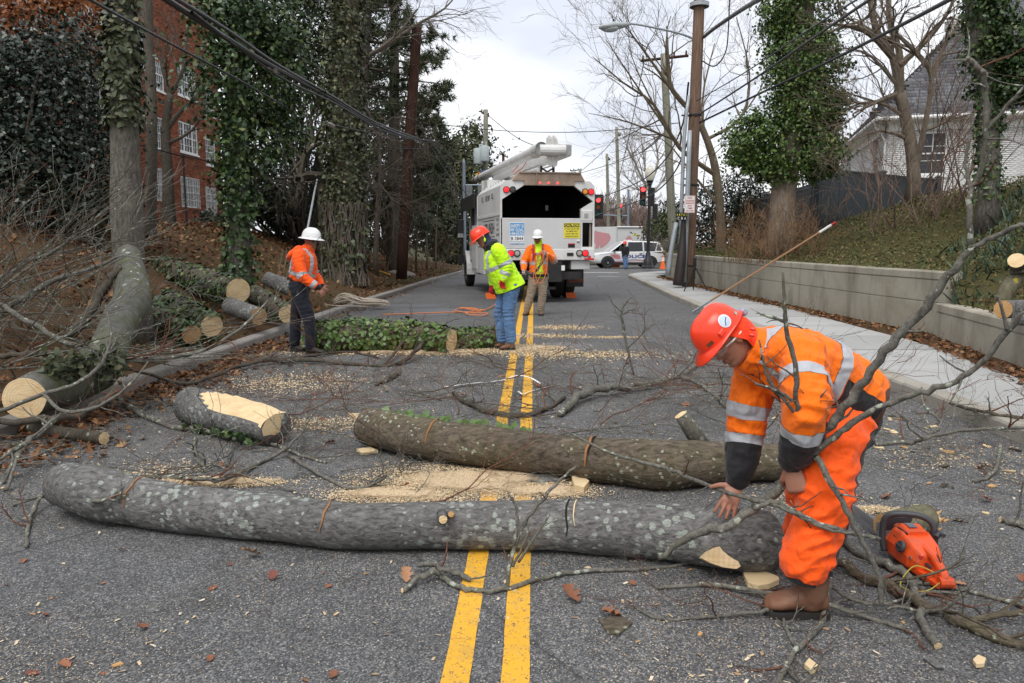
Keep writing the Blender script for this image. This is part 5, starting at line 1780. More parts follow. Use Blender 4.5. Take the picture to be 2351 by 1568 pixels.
for s in (-1,1):
 for yw in (1.45,-1.42):
  w_ = wheel(suv,(s * .925,yw,.38),.38,.24,side=s,hub=simple('dark_steel_wheel',(.03,.03,.03),.5))
  mb = MB(); mb.lathe([(.07,.12),(.06,.14),(.001,.145)],12,(s * .925,yw,.38),(s,0,0)); mb.build('hub_cap',M_CHROME,w_,world=False)
  mb = MB()
  ring = [(yw + .46 * cos(a),.38 + .46 * sin(a)) for a in np.linspace(-.1,pi + .1,16)]
  mb.add([(s * 1.008,y,z) for y,z in ring],[tuple(range(16))])
  mb.build('wheel_arch',M_BLKP,suv,world=False)
mb = MB()
for s in (-1,1): mb.boxab((s * .985,-1.0,.26),(s * 1.02,1.02,.42))
mb.boxab((-.86,-2.53,.36),(.86,-2.4,.56))
mb.build('sill_trim',M_BLKP,suv,world=False)
for s in (-1,1):
 mb = MB(); mb.boxab((s * .93,.95,1.10),(s * 1.13,1.1,1.24),bev=.03); mb.build('mirror',M_BLKP,suv,world=False)
 mb = MB(); mb.boxab((s * .74,-2.47,.88),(s * .965,-2.25,1.1),bev=.02); mb.build('tail_light',M_RPRINT,suv,world=False)
 mb = MB(); mb.boxab((s * .62,2.28,.72),(s * .90,2.44,.86),bev=.02); mb.build('headlight',M_CLR,suv,world=False)
 for yh in (.35,-.75):
  mb = MB(); mb.boxab((s * .99,yh - .1,.98),(s * 1.03,yh + .1,1.01)); mb.build('door_handle',M_BLKP,suv,world=False)
mb = MB()
for yv in (.14,-.95): mb.boxab((-1.008,yv - .006,.45),(-.992,yv + .006,1.1))
mb.build('door_gap',M_BLKP,suv,world=False)
mb = MB(); mb.boxab((-.6,-.25,1.81),(.6,.05,1.87),bev=.02); mb.build('light_bar',M_WPRINT,suv,world=False)
M_NAVY = simple('navy_print',(.02,.05,.22),.4)
RC,UC = (0,-1,0),(0,0,1)
SXC = -1.012
def rside(sgn): return (0,1,0) if sgn > 0 else (0,-1,0)
text_on(suv,'POLICE',(SXC,-.28,.80),(0,-1,0),UC,.22,1.62,M_NAVY,bold=.03)
bpy.context.view_layer.update()
mb = MB()
for i in range(4):
 z = .62 + i * .085
 mb.boxab((SXC - .004,.58 + i * .03,z),(SXC + .002,1.0 + i * .10,z + .04))
mb.build('red_stripes',M_RPRINT,suv,world=False)
mb = MB()
def wave(z0,th,y0_,y1_,amp,ph):
 ys_ = np.linspace(y0_,y1_,20)
 vs = []
 for y in ys_:
  z = z0 + amp * sin((y - y0_) * 2.4 + ph)
  vs += [(SXC - .004,y,z),(SXC - .004,y,z + th)]
 return vs,[(2 * i,2 * i + 1,2 * i + 3,2 * i + 2) for i in range(19)]
mb.add(*wave(.52,.03,-1.0,1.9,.05,0)); mb.add(*wave(.96,.02,.9,2.0,.05,1.5))
mb.build('blue_stripe',M_NAVY,suv,world=False)
mb = MB(); mb.add(*wave(.46,.025,-1.0,1.0,.04,.4)); mb.build('red_stripe',M_RPRINT,suv,world=False)
 # white box truck with pink animal print
bk = thing('box_truck','white box truck with pink hippo prints behind the police car','truck',(W(1415,556,60).x,60,float(zr(60))),0)
M_BOX = simple('white_box_panel',(.70,.70,.69),.4,0,.5,.05,1.0,dirt=.12)
M_PINK = simple('pink_print',(.62,.30,.32),.5)
Yb = 60
dx = W(1415,556,Yb).x
cor = Vector((0,0,0))
rg = Vector((W(1473,556,Yb + .7).x - dx,.7,0)); lf = Vector((W(1340,556,Yb + 2.6).x - dx,2.6,0)).normalized() * 5.4
zt,zb = W(1415,520,Yb).z - float(zr(60)),.95
mb = MB(); mb.prism([Vector((0,0,zb)),Vector((0,0,zb)) + rg,Vector((0,0,zb)) + rg + lf,Vector((0,0,zb)) + lf],(0,0,zt - zb))
mb.build('cargo_box',M_BOX,bk,world=False,fixn=True)
rn = Vector((rg.y,-rg.x,0)).normalized(); ln = Vector((-lf.y,lf.x,0)).normalized()
if ln.y > 0: ln = -ln
mb = MB()
for a,b in ((Vector((0,0,zb)),Vector((0,0,zt))),(rg + Vector((0,0,zb)),rg + Vector((0,0,zt)))):
 mb.tube([a + rn * .02,b + rn * .02],[.06,.06],4)
mb.tube([Vector((0,0,zt - .05)) + rn * .03,rg + Vector((0,0,zt - .05)) + rn * .03],[.08,.08],4)
mb.build('rear_frame',M_TAIL,bk,world=False)
def decal(pts,org,u,w,z0,h,nrm,name,mat):
 u = u.normalized()
 m_ = MB(); m_.prism([org + u * (a * w) + Vector((0,0,z0 + b * h)) + nrm * .004 for a,b in pts],nrm * .006); return m_.build(name,mat,bk,world=False,fixn=True)
hp = [(.0,.66),(.01,.42),(.22,.37),(.30,.20),(.27,0),(.44,0),(.48,.18),(.53,0),(.68,.10),(.82,.22),(.95,.42),(1,.60),(.92,.80),(.62,.87),(.34,.93),(.31,1),(.24,.96),(.18,.99),(.16,.90),(.10,.80)]
decal(hp,lf.normalized() * 2.9,-lf,2.3,.35 + zb,1.45,ln,'hippo_print',M_PINK)
decal([(.02,0),(.05,.4),(.22,.75),(.45,.96),(.62,.94),(.82,.65),(.97,.3),(1,0)],rg.normalized() * .55,rg,1.0,zb + .25,1.15,rn,'hippo_print',M_PINK)
decal([(0,0),(1,0),(1,1),(0,1)],rg.normalized() * 1.42,rg,.4,zt - .72,.14,rn,'yellow_label',M_YPRINT)
mb = MB(); mb.boxab((-1.6,1.0,.5),(1.8,2.6,.94)); mb.build('chassis',M_BLK,bk,world=False)
for x,y in ((.25,.9),(1.6,1.2),(-2.6,2.0)):
 wheel(bk,(x,y,.42),.42,.25,axis=rg.normalized(),side=-1)
mb = MB(); q = lf.normalized() * 5.5; mb.prism([q + Vector((0,0,.6)),q + rg + Vector((0,0,.6)),q + rg + Vector((0,0,2.2)),q + Vector((0,0,2.2))],lf.normalized() * 1.6)
mb.build('cab',M_BOX,bk,world=False,fixn=True)
 # signals
M_SIGB = simple('black_signal_housing',(.012,.012,.013),.5)
M_SIGG = simple('grey_galvanised',(.20,.24,.29),.5,.3)
def signal_head(parent,c,s,lit,back=False,name='signal_head',hous=None,face=(0,-1,0),backplate=False):
 """three-section head centred at c (parent local), section size s; front to -y unless back"""
 mb = MB()
 for k in (-1,0,1):
  mb.box((c[0],c[1],c[2] + k * s),(s * .96,s * .55,s * .985),bev=s * .05)
 if backplate: mb.box((c[0],c[1] + s * .1,c[2]),(s * 1.6,s * .06,s * 3.7))
 h = mb.build(name,hous or M_SIGB,parent,world=False)
 sg = 1 if back else -1
 cols = [((.9,.02,.02),5.0 if lit else .05,M_REDB),((.25,.07,.01),0,None),((.01,.10,.08),0,None)]
 for k,(cc_,e,mm) in enumerate(cols):
  zc = c[2] + (1 - k) * s
  y = c[1] + sg * s * .29
  m_ = MB()
  m_.lathe([(s * .34,0),(s * .25,s * .05),(.001,s * .07)],14,(c[0],y,zc),(0,sg,0))
  m_.build('lens',(mm if (k == 0 and lit) else simple('lens_off_%d' % k,cc_,.35)),h,world=False)
  m_ = MB()
  arc = np.linspace(-.25,pi + .25,12)
  vs = [(c[0] + s * .38 * cos(a),y,zc + s * .38 * sin(a)) for a in arc] + [(c[0] + s * .37 * cos(a),y + sg * s * (.42 if sin(a) > .2 else .2),zc + s * .36 * sin(a)) for a in arc]
  m_.add(vs,[(i,i + 1,12 + i + 1,12 + i) for i in range(11)])
  m_.build('visor',hous or M_SIGB,h,world=False)
 return h
c = W(1487,605,45); zg = float(zr(45)) + .13
sp = thing('signal_post','black ornamental signal post with an acorn lamp beside the police car','traffic light',(c.x,c.y,zg))
mm_ = mpp(45)
ht = W(1487,425,45).z - zg
mb = MB(); mb.lathe([(.42,0),(.40,.12),(.30,.2),(.26,.5),(.17,.62),(.14,.9),(.10,1.0)],12,cap=True); mb.build('base',M_SIGB,sp,world=False,sharp=40)
mb = MB(); mb.tube([(0,0,.9),(0,0,ht)],[.105,.085],12); mb.lathe([(.09,ht),(.14,ht + .05),(.12,ht + .12),(.20,ht + .2),(.22,ht + .26)],12); mb.build('pole',M_SIGB,sp,world=False)
mb = MB(); mb.lathe([(.20,ht + .26),(.30,ht + .5),(.28,ht + .8),(.16,ht + 1.0),(.05,ht + 1.1),(.04,ht + 1.2),(.001,ht + 1.25)],14); mb.build('lamp_globe',simple('cream_lamp_glass',(.62,.60,.50),.3),sp,world=False,smooth=True)
zc = W(1487,450,45).z - zg
signal_head(sp,(-.40,-.05,zc),.36,True)
signal_head(sp,(.14,.15,zc - .05),.36,False,back=True)
signal_head(sp,(.36,.1,W(1487,486,45).z - zg),.30,False,back=True)
mb = MB()
for dz in (-.55,.58): mb.tube([(0,0,zc + dz),(-.40,-.05,zc + dz)],[.03,.03],6)
mb.build('bracket',M_SIGB,sp,world=False)
c = W(1440,560,66)
ma = thing('signal_mast','grey mast arm with two red signals across the junction','traffic light',(c.x,c.y,float(zr(66))))
za = W(1400,496,66).z - float(zr(66))
mb = MB(); mb.tube([(0,0,0),(0,0,za + 2.2)],[.13,.1],10); mb.tube([(0,0,za),(W(1362,556,66).x - c.x,0,za + .1)],[.07,.05],8); mb.build('mast',M_SIGG,ma,world=False)
signal_head(ma,(W(1371,556,66).x - c.x,-.2,W(1371,475,66).z - float(zr(66))),.56,True,backplate=True)
signal_head(ma,(W(1421,556,66).x - c.x,-.2,W(1421,486,66).z - float(zr(66))),.46,True,hous=simple('grey_signal_housing',(.15,.16,.17),.5))
mb = MB(); mb.boxab((-.05,-.3,za - 2.0),(.5,-.1,za - 1.6)); mb.build('crossing_signal',M_SIGB,ma,world=False)
mb = MB(); mb.boxab((.12,-.32,za - 1.95),(.3,-.301,za - 1.68)); mb.build('hand_symbol',emissive('orange_hand',(1,.16,.02),1.2),ma,world=False)
c = W(1066,556,48)
ls = thing('signal_post','grey signal post with heads seen from behind left of the truck','traffic light',(c.x,c.y,float(zr(48))))
top = W(1066,374,48).z - float(zr(48))
mb = MB(); mb.tube([(0,0,0),(0,0,top)],[.12,.09],10); mb.lathe([(.1,top),(.06,top + .15),(.001,top + .3)],8)
z1 = W(1066,420,48).z; z2 = W(1066,468,48).z
for z in (z1,z2): mb.tube([(0,0,z),(1.15,0,z)],[.05,.05],6)
mb.build('pole',M_SIGG,ls,world=False)
for x in (.32,1.05): signal_head(ls,(x,0,(z1 + z2) / 2),.40,False,back=True,hous=simple('grey_signal_housing',(.15,.16,.17),.5))
def cone(c,h,label):
 root = thing('traffic_cone',label,'traffic cone',c)
 mb = MB(); mb.box((0,0,.02),(h * .5,h * .5,.04)); mb.lathe([(h * .2,.04),(h * .045,h),(.001,h)],14); mb.build('cone_body',M_ORANGEP,root,world=False)
 mb = MB(); mb.lathe([(h * .138,h * .42),(h * .092,h * .72)],14); mb.lathe([(h * .085,h * .76),(h * .07,h * .86)],14); mb.build('white_band',M_WPRINT,root,world=False)
c = W(1521,605,44); c.z = float(zr(44)) + .14
cone(c,.75,'small orange traffic cone behind the pale shrub near the signal post')
c = G(1410,613,float(zr(44)));
mb = MB(); mb.box((c.x,c.y - .6,c.z + .12),(.55,.3,.24),bev=.03)
tag(recenter(mb.build('orange_case',M_ORANGEP)),'low orange case on the road in front of the police car door','case')
# ================================================================== PEOPLE
def vnoise(P,seed=0):
 """vectorised value noise in -1..1"""
 P = np.asarray(P,float) + seed * 17.31
 I = np.floor(P).astype(np.int64); f = P - I
 f = f * f * (3 - 2 * f)
 def h(x,y,z):
  n = (x * 374761393 + y * 668265263 + z * 2147483647 + seed * 1013) & 0xffffffff
  n = ((n ^ (n >> 13)) * 1274126177) & 0xffffffff
  return ((n ^ (n >> 16)) & 0xffff) / 32767.5 - 1
 r = 0
 for dx in (0,1):
  for dy in (0,1):
   for dz in (0,1):
    w = (f[:,0] if dx else 1 - f[:,0]) * (f[:,1] if dy else 1 - f[:,1]) * (f[:,2] if dz else 1 - f[:,2])
    r = r + w * h(I[:,0] + dx,I[:,1] + dy,I[:,2] + dz)
 return r
def chain(mb,pts,n=14,sub=4,flat=None):
 """closed round-ended tube through [(Vector, r)]"""
 q = smooth_path([(*p,r) for p,r in pts],sub)
 P = [Vector(s[:3]) for s in q]; R = [max(.002,float(s[3])) for s in q]
 d0,d1 = (P[0] - P[1]).normalized(),(P[-1] - P[-2]).normalized()
 P2,R2 = [],[]
 for a in (80,60,35): P2.append(P[0] + d0 * R[0] * sin(radians(a))); R2.append(R[0] * cos(radians(a)))
 P2 += P; R2 += R
 for a in (35,60,80): P2.append(P[-1] + d1 * R[-1] * sin(radians(a))); R2.append(R[-1] * cos(radians(a)))
 mb.tube(P2,R2,n,True,flat)
def rings(mb,rs,n=22):
 """closed loft of ellipses [(centre, vx, vy)] (half-axis vectors)"""
 vs,fs = [],[]
 for c,vx,vy in rs:
  for k in range(n):
   a = 2 * pi * k / n
   vs.append(c + vx * cos(a) + vy * sin(a))
 m = len(rs)
 for i in range(m - 1):
  for k in range(n):
   k2 = (k + 1) % n
   fs.append((i * n + k,i * n + k2,(i + 1) * n + k2,(i + 1) * n + k))
 vs += [rs[0][0],rs[-1][0]]
 for k in range(n):
  k2 = (k + 1) % n
  fs.append((n * m,k2,k)); fs.append((n * m + 1,(m - 1) * n + k,(m - 1) * n + k2))
 mb.add(vs,fs)
def remesh(mb,voxel,smooth=2,lam=.5):
 me = bpy.data.meshes.new('rm')
 me.from_pydata(mb.v,[],mb.f)
 bm = bmesh.new(); bm.from_mesh(me)
 bmesh.ops.recalc_face_normals(bm,faces=bm.faces)
 bm.to_mesh(me); bm.free()
 ob = bpy.data.objects.new('rm',me)
 COL.objects.link(ob)
 md = ob.modifiers.new('r','REMESH')
 md.mode = 'VOXEL'; md.voxel_size = voxel
 dg = bpy.context.evaluated_depsgraph_get()
 e = ob.evaluated_get(dg)
 m2 = e.to_mesh()
 n = len(m2.vertices)
 V = np.empty(n * 3,np.float32); m2.vertices.foreach_get('co',V); V = V.reshape(-1,3).astype(float)
 m2.calc_loop_triangles()
 T = np.empty(len(m2.loop_triangles) * 3,np.int32); m2.loop_triangles.foreach_get('vertices',T); T = T.reshape(-1,3)
 e.to_mesh_clear()
 bpy.data.objects.remove(ob); bpy.data.meshes.remove(me)
 for _ in range(smooth): V = lap(V,T,lam)
 return V,T
def lap(V,T,lam=.5):
 S = np.zeros_like(V); C = np.zeros(len(V))
 for a,b in ((0,1),(1,2),(2,0)):
  for i,j in ((a,b),(b,a)):
   np.add.at(S,T[:,i],V[T[:,j]]); np.add.at(C,T[:,i],1)
 return V + lam * (S / np.maximum(C,1)[:,None] - V)
def normals(V,T):
 fn = np.cross(V[T[:,1]] - V[T[:,0]],V[T[:,2]] - V[T[:,0]])
 N = np.zeros_like(V)
 for k in range(3): np.add.at(N,T[:,k],fn)
 return unit(N)
def split(V,T,f,extra):
 """cut triangles along f=0 -> (Vnew, extra_new, Tpos, Tneg)"""
 s = f > 0
 k = s[T].sum(1)
 pos,neg = [T[k == 3]],[T[k == 0]]
 Vn,En = [V],[extra]
 base = len(V)
 for cnt,one in ((1,True),(2,False)):
  t = T[k == cnt]
  if not len(t): continue
  sg = s[t] if one else ~s[t]
  a = np.argmax(sg,1)
  r = np.arange(len(t))
  i0,i1,i2 = t[r,a],t[r,(a + 1) % 3],t[r,(a + 2) % 3]
  def cutp(p,q):
   w = (f[p] / (f[p] - f[q]))[:,None]
   return V[p] + (V[q] - V[p]) * w,extra[p] + (extra[q] - extra[p]) * w
  A,eA = cutp(i0,i1); B,eB = cutp(i0,i2)
  ia = base + np.arange(len(t)); ib = ia + len(t); base += 2 * len(t)
  Vn += [A,B]; En += [eA,eB]
  tri = np.stack([i0,ia,ib],1)
  q = np.concatenate([np.stack([ia,i1,i2],1),np.stack([ia,i2,ib],1)])
  (pos if one else neg).append(tri); (neg if one else pos).append(q)
 return np.concatenate(Vn),np.concatenate(En),np.concatenate(pos),np.concatenate(neg)
def tri_obj(name,V,T,mat,parent,off=0.0):
 if not len(T): return None
 if off: V = V + normals(V,T) * off
 u,inv = np.unique(T.ravel(),return_inverse=True)
 me = np_mesh(name,V[u],inv.reshape(-1,3))
 return link_mesh(name,me,mat,parent,True,True)
def nearest_chain(V,chains,dens=10):
 """chains: list of [(Vector,r)]; returns id, arclength, unit offset vector"""
 best = np.full(len(V),1e9); cid = np.zeros(len(V),int); arc = np.zeros(len(V)); off = np.zeros_like(V)
 for i,ch in enumerate(chains):
  q = smooth_path([(*p,r) for p,r in ch],dens)
  P = np.array([s[:3] for s in q]); R = np.array([s[3] for s in q])
  L = np.concatenate([[0],np.cumsum(np.linalg.norm(np.diff(P,axis=0),axis=1))])
  D = np.linalg.norm(V[:,None] - P[None],axis=2)
  k = D.argmin(1)
  ax = unit(np.gradient(P,axis=0))
  d = V - P[k]
  al = np.sum(d * ax[k],1)
  nd = np.linalg.norm(d - al[:,None] * ax[k],axis=1) / R[k]
  dm = D.min(1) / R[k]
  m = dm < best
  best[m] = dm[m]; cid[m] = i; arc[m] = (L[k] + al)[m]; off[m] = unit(d - al[:,None] * ax[k])[m]
 return cid,arc,off
def folds(V,T,joints,amp=.006,base=.004,seed=1):
 """cloth relief: soft lumps, ridges, and creases round the joints. joints [(pos, axis, amp, wavelength, reach)]"""
 N = normals(V,T)
 d = base * vnoise(V * 9,seed) + base * .7 * (1 - 2 * np.abs(vnoise(V * np.array([17,17,21]),seed + 1))) + base * .30 * vnoise(V * 44,seed + 2)
 for q_,k_ in ((7,3),(13,4)):
  w_ = vnoise(V * q_ + .6 * vnoise(V * 5,seed + k_)[:,None],seed + 6 + k_)
  d = d - base * .9 * np.clip(1 - np.abs(w_) * 4.5,0,1) ** 1.5 * np.clip(vnoise(V * 4,seed + 11) + .5,0,1)
 for p,ax,a,wl,rc in joints:
  q = V - np.array(p)
  w = np.exp(-(np.linalg.norm(q,axis=1) / rc) ** 2)
  ph = q @ np.array(Vector(ax).normalized()) / wl * 2 * pi + 3.4 * vnoise(V * 6,seed + 5)
  d = d + a * .6 * w * (1 - np.abs(np.sin(ph / 2)) * 2) * np.clip(.55 + vnoise(V * 5.5,seed + 9) * 1.1,0,1.3)
 return V + N * d[:,None]
def frame(up,fwd):
 up = Vector(up).normalized(); fwd = Vector(fwd); fwd = (fwd - up * fwd.dot(up)).normalized()
 return up,fwd,fwd.cross(up)         # up, forward, person's right
Tq = np.array([0,.05,.12,.18,.23,.27,.32,.37,.42,.5,.58,.7,.82,.9,.96,1.0])
HW = np.array([.018,.036,.048,.054,.057,.060,.064,.067,.069,.072,.075,.077,.070,.056,.036,.0])
HF = np.array([.058,.078,.081,.074,.079,.079,.076,.077,.079,.078,.088,.090,.078,.060,.036,.0])
HB = np.array([.005,.012,.022,.035,.048,.058,.070,.080,.090,.098,.104,.106,.096,.076,.046,.0])
def head_mesh(mb,c,up,fwd,S=1.0,nose=1.0,nv=34,nu=44):
 up,fwd,rt = frame(up,fwd)
 H = .235 * S
 vs,fs = [],[]
 for j in range(nv):
  t = j / (nv - 1)
  w,f,b = np.interp(t,Tq,HW),np.interp(t,Tq,HF),np.interp(t,Tq,HB)
  for i in range(nu):
   a = 2 * pi * i / nu
   x = w * sin(a) * (abs(sin(a)) ** -.12 if abs(sin(a)) > .05 else 1)
   y = (f if cos(a) > 0 else b) * cos(a)
   if cos(a) > 0:
    y += nose * np.interp(t,[.33,.365,.39,.44,.5,.56],[0,.022,.025,.018,.010,0]) * exp(-(x / (.012 + .004 * (t < .42))) ** 2)
    y += .006 * exp(-(x / .022) ** 2) * (exp(-((t - .265) / .018) ** 2) + 1.1 * exp(-((t - .222) / .018) ** 2))
    y -= .006 * exp(-(x / .025) ** 2) * exp(-((t - .244) / .008) ** 2)
    y -= .012 * (exp(-((x - .031) / .017) ** 2) + exp(-((x + .031) / .017) ** 2)) * exp(-((t - .505) / .04) ** 2)
    y += .005 * (exp(-((x - .03) / .02) ** 2) + exp(-((x + .03) / .02) ** 2)) * exp(-((t - .565) / .02) ** 2)
    y += .004 * (exp(-((x - .045) / .02) ** 2) + exp(-((x + .045) / .02) ** 2)) * exp(-((t - .41) / .05) ** 2)
   vs.append(c + rt * (x * S) + fwd * (y * S) + up * ((t - .55) * H))
 for j in range(nv - 1):
  for i in range(nu):
   i2 = (i + 1) % nu
   fs.append((j * nu + i,j * nu + i2,(j + 1) * nu + i2,(j + 1) * nu + i))
 fs.append(tuple(range(nu)))
 mb.add(vs,fs)
 for s in (-1,1):
  M = Matrix((rt,fwd,up)).transposed()
  mb.ball(c + rt * (s * .077 * S) - fwd * .012 * S - up * .015 * S,(.012 * S,.02 * S,.033 * S),8,6,M)
def face_pt(c,up,fwd,x,t,S=1.0,out=0.0):
 up,fwd,rt = frame(up,fwd)
 f = np.interp(t,Tq,HF)
 w = np.interp(t,Tq,HW)
 a = math.asin(max(-1,min(1,x / w)))
 return c + rt * x * S + fwd * ((f * cos(a) + out) * S) + up * ((t - .55) * .235 * S)
def hand_chains(mb,w,d,n,thumb_side,curl=(30,35,30),spread=.16,S=1.0,thumb=(.5,.6),n_s=8,fing=None,knuck=0):
 """w wrist, d towards the fingers, n = way the palm faces, thumb_side = +-1 along d x n"""
 d = Vector(d).normalized(); n = Vector(n); n = (n - d * n.dot(d)).normalized()
 s = d.cross(n) * thumb_side
 W_ = .040 * S; L_ = .092 * S
 rings(mb,[(w - d * .012 * S,s * .026 * S,n * .019 * S),(w + d * .02 * S,s * .034 * S,n * .018 * S),(w + d * .06 * S,s * W_,n * .017 * S),(w + d * L_,s * (W_ + .002) * 1.0,n * .0135 * S),(w + d * (L_ + .008 * S),s * W_ * .8,n * .009 * S)],14)
 lens = (.072,.080,.075,.060)
 for i in range(4):
  k = 1.5 - i
  p = w + d * (L_ - .004 * S - abs(k) * .004 * S) + s * (k * .0205 * S)
  dd = (d + s * k * spread).normalized()
  c3 = fing[i] if fing else curl
  L = lens[i] * S
  pts = [(p - dd * .012 * S,.0105 * S)]
  cur = dd
  q = p.copy()
  for j,(a,fr) in enumerate(zip(c3,(.45,.30,.25))):
   cur = (Matrix.Rotation(radians(a),3,cur.cross(n)) @ cur) if cur.cross(n).length > 1e-4 else cur
   pts.append((q + cur * L * fr * .5,(.0098 - .0009 * j) * S))
   q = q + cur * L * fr
   pts.append((q.copy(),(.0095 - .001 * j) * S))
   nn = n - cur * n.dot(cur)
   n_loc = nn
  chain(mb,pts,n_s,2)
 p = w + d * .022 * S + s * .028 * S
 td = (d * (1 - thumb[0]) + s * thumb[0] + n * .25).normalized()
 t2 = (td * .8 + n * thumb[1] + d * .15).normalized()
 chain(mb,[(p - td * .01,.014 * S),(p + td * .036 * S,.0125 * S),(p + td * .040 * S + t2 * .024 * S,.0105 * S),(p + td * .04 * S + t2 * .042 * S,.0085 * S)],n_s,2)
M_SKIN = {}
def skin_mat(name,c):
 t = NT(name)
 col = t.mix(t.noise(14,5,.6),tuple(x * .80 for x in c),tuple(min(1,x * 1.15) for x in c))
 red = t.ramp(t.noise(7,3),[(.45,0.0),(.7,.35)])
 col = t.mix(red,col,(c[0] * 1.05,c[1] * .66,c[2] * .6))
 t.bump(t.noise(190,3),.12,.002)
 t.fin(col,.48,0,.35)
 t.b.inputs['Subsurface Weight'].default_value = .08
 t.b.inputs['Subsurface Radius'].default_value = (.012,.004,.002)
 return t.m
def cloth(name,c,rough=.75,weave=260,bump=.18,var=.06,wr=.5,spec=.2,dirt=0.0):
 t = NT(name)
 col = t.mix(t.noise(5,4),tuple(x * (1 - var) for x in c),tuple(min(1,x * (1 + var)) for x in c))
 if dirt: col = t.mix(t.ramp(t.noise(6,5,.65),[(.5,0.0),(.8,dirt)]),col,tuple(x * .35 for x in c))
 n1 = t.bump(t.noise(30,5,.55,vec=t.co((1,1,.55)),dist=.8),wr,.012)
 x = t.noise(weave,2)
 t.bump(x,bump,.002,n1)
 t.fin(col,rough,0,spec)
 t.b.inputs['Sheen Weight'].default_value = .15
 return t.m
M_HVO = cloth('hi_vis_orange_cloth',(1.0,.175,.004),.65,wr=.75,dirt=.12)
M_HVR = cloth('hi_vis_red_orange_cloth',(1.0,.105,.006),.65,wr=.75,dirt=.22)
M_HOOD = cloth('red_orange_fleece',(.90,.055,.012),.85,180)
M_LIME = cloth('hi_vis_lime_cloth',(.55,.95,.012),.6,wr=.6)
M_REFL = cloth('silver_reflective_tape',(.40,.415,.44),.42,300,.1,.08,.4,.5)
M_BLKC = cloth('black_cloth',(.016,.016,.018),.7,wr=.7)
M_NAVYC = cloth('navy_work_cloth',(.016,.017,.026),.8)
M_DENIM = cloth('faded_denim',(.105,.20,.37),.85,150,.3,.35,.6,.15,.3)
M_KHAKI = cloth('khaki_cloth',(.34,.27,.20),.85,180,.2,.1,.6)
M_GREYC = cloth('grey_work_cloth',(.26,.27,.28),.8)
M_LEATHER = simple('brown_boot_leather',(.165,.075,.042),.6,0,.3,.3,14,.3,60,.5,(.24,.17,.12))
M_DKLEATHER = simple('dark_boot_leather',(.035,.030,.027),.6,0,.3,.3,12,.3,60,.35,(.12,.10,.08))
M_TANBOOT = simple('tan_boot_leather',(.16,.10,.06),.7,0,.3,.25,12,.3,60)
M_SOLE = simple('boot_sole',(.022,.02,.018),.85)
M_HATR = simple('red_orange_hard_hat',(.86,.050,.014),.28,0,.5,.05)
M_HATW = simple('white_hard_hat',(.76,.76,.75),.3,0,.5,.03)
M_GLOVER = cloth('red_knit_glove',(.42,.012,.016),.85)
M_GLOVEW = cloth('pale_glove',(.52,.48,.46),.85)
M_LENS = simple('dark_safety_lens',(.03,.03,.035),.12,0,.6)
def clear_glass():
 t = NT('clear_safety_lens')
 t.fin((.9,.9,.88),.05,0,.5)
 t.b.inputs['Alpha'].default_value = .22
 return t.m
M_CLEAR = clear_glass()
M_EYEW = simple('eye',(.05,.035,.03),.2)
M_BROW = simple('eyebrow_hair',(.02,.014,.010),.8)
M_LIP = simple('lip_skin',(.30,.12,.095),.5)
M_STUB = simple('dark_hair',(.018,.014,.012),.7)
def hard_hat(root,c,up,fwd,mat,S=1.0,brim='cap',drop=.0,label=None):
 """c: head centre; brim plane sits a little above the eyes"""
 up,fwd,rt = frame(up,fwd)
 o = c + up * (.035 * S + drop)
 A,B,Hh = .112 * S,.142 * S,.132 * S
 mb = MB()
 nu,nv = 40,12
 vs = []
 for j in range(nv):
  ph = (pi / 2) * j / (nv - 1)
  for i in range(nu):
   a = 2 * pi * i / nu
   rr = cos(ph) ** .62 if j < nv - 1 else 0.0
   z = Hh * sin(ph) ** .95
   x,y = A * rr * sin(a),B * rr * cos(a)
   z += .010 * S * exp(-(x / (.022 * S)) ** 2) * sin(ph) * (1 if abs(y) < B else 0)
   vs.append(o + rt * x + fwd * y + up * z)
 fs = [(j * nu + i,j * nu + (i + 1) % nu,(j + 1) * nu + (i + 1) % nu,(j + 1) * nu + i) for j in range(nv - 1) for i in range(nu)]
 mb.add(vs,fs)
 hat = mb.build('hard_hat',mat,root,smooth=True,weld=.0005)
 mb = MB()
 prof = []
 for i in range(nu):
  a = 2 * pi * i / nu
  f = max(0,cos(a))
  if brim == 'full': e,dz = .046 + .012 * f,-.016
  else: e,dz = .010 + .050 * f ** 1.6 + .014 * max(0,-cos(a)) ** 4,-.006 - .022 * f ** 2
  prof.append((a,e * S,dz * S))
 vs = []
 for (a,e,dz) in prof:
  x0,y0_ = A * sin(a),B * cos(a)
  for k,(ee,zz) in enumerate(((-.004 * S,.004),(e,dz + .003),(e,dz - .002),(-.004 * S,-.004))):
   l = sqrt(x0 * x0 + y0_ * y0_)
   vs.append(o + rt * x0 * (l + ee) / l + fwd * y0_ * (l + ee) / l + up * zz)
 fs = [(i * 4 + k,((i + 1) % nu) * 4 + k,((i + 1) % nu) * 4 + k + 1,i * 4 + k + 1) for i in range(nu) for k in range(3)]
 mb.add(vs,fs)
 mb.build('brim',mat,hat,smooth=True)
 for s in (-1,1):
  mb = MB()
  p = o + rt * (s * A * .96) + up * .028 * S + fwd * .03
  M = Matrix((rt,fwd,up)).transposed()
  mb.box(p,(.014,.035,.022),M.to_4x4().to_3x3(),bev=.004)
  mb.build('accessory_slot',mat,hat)
 return hat
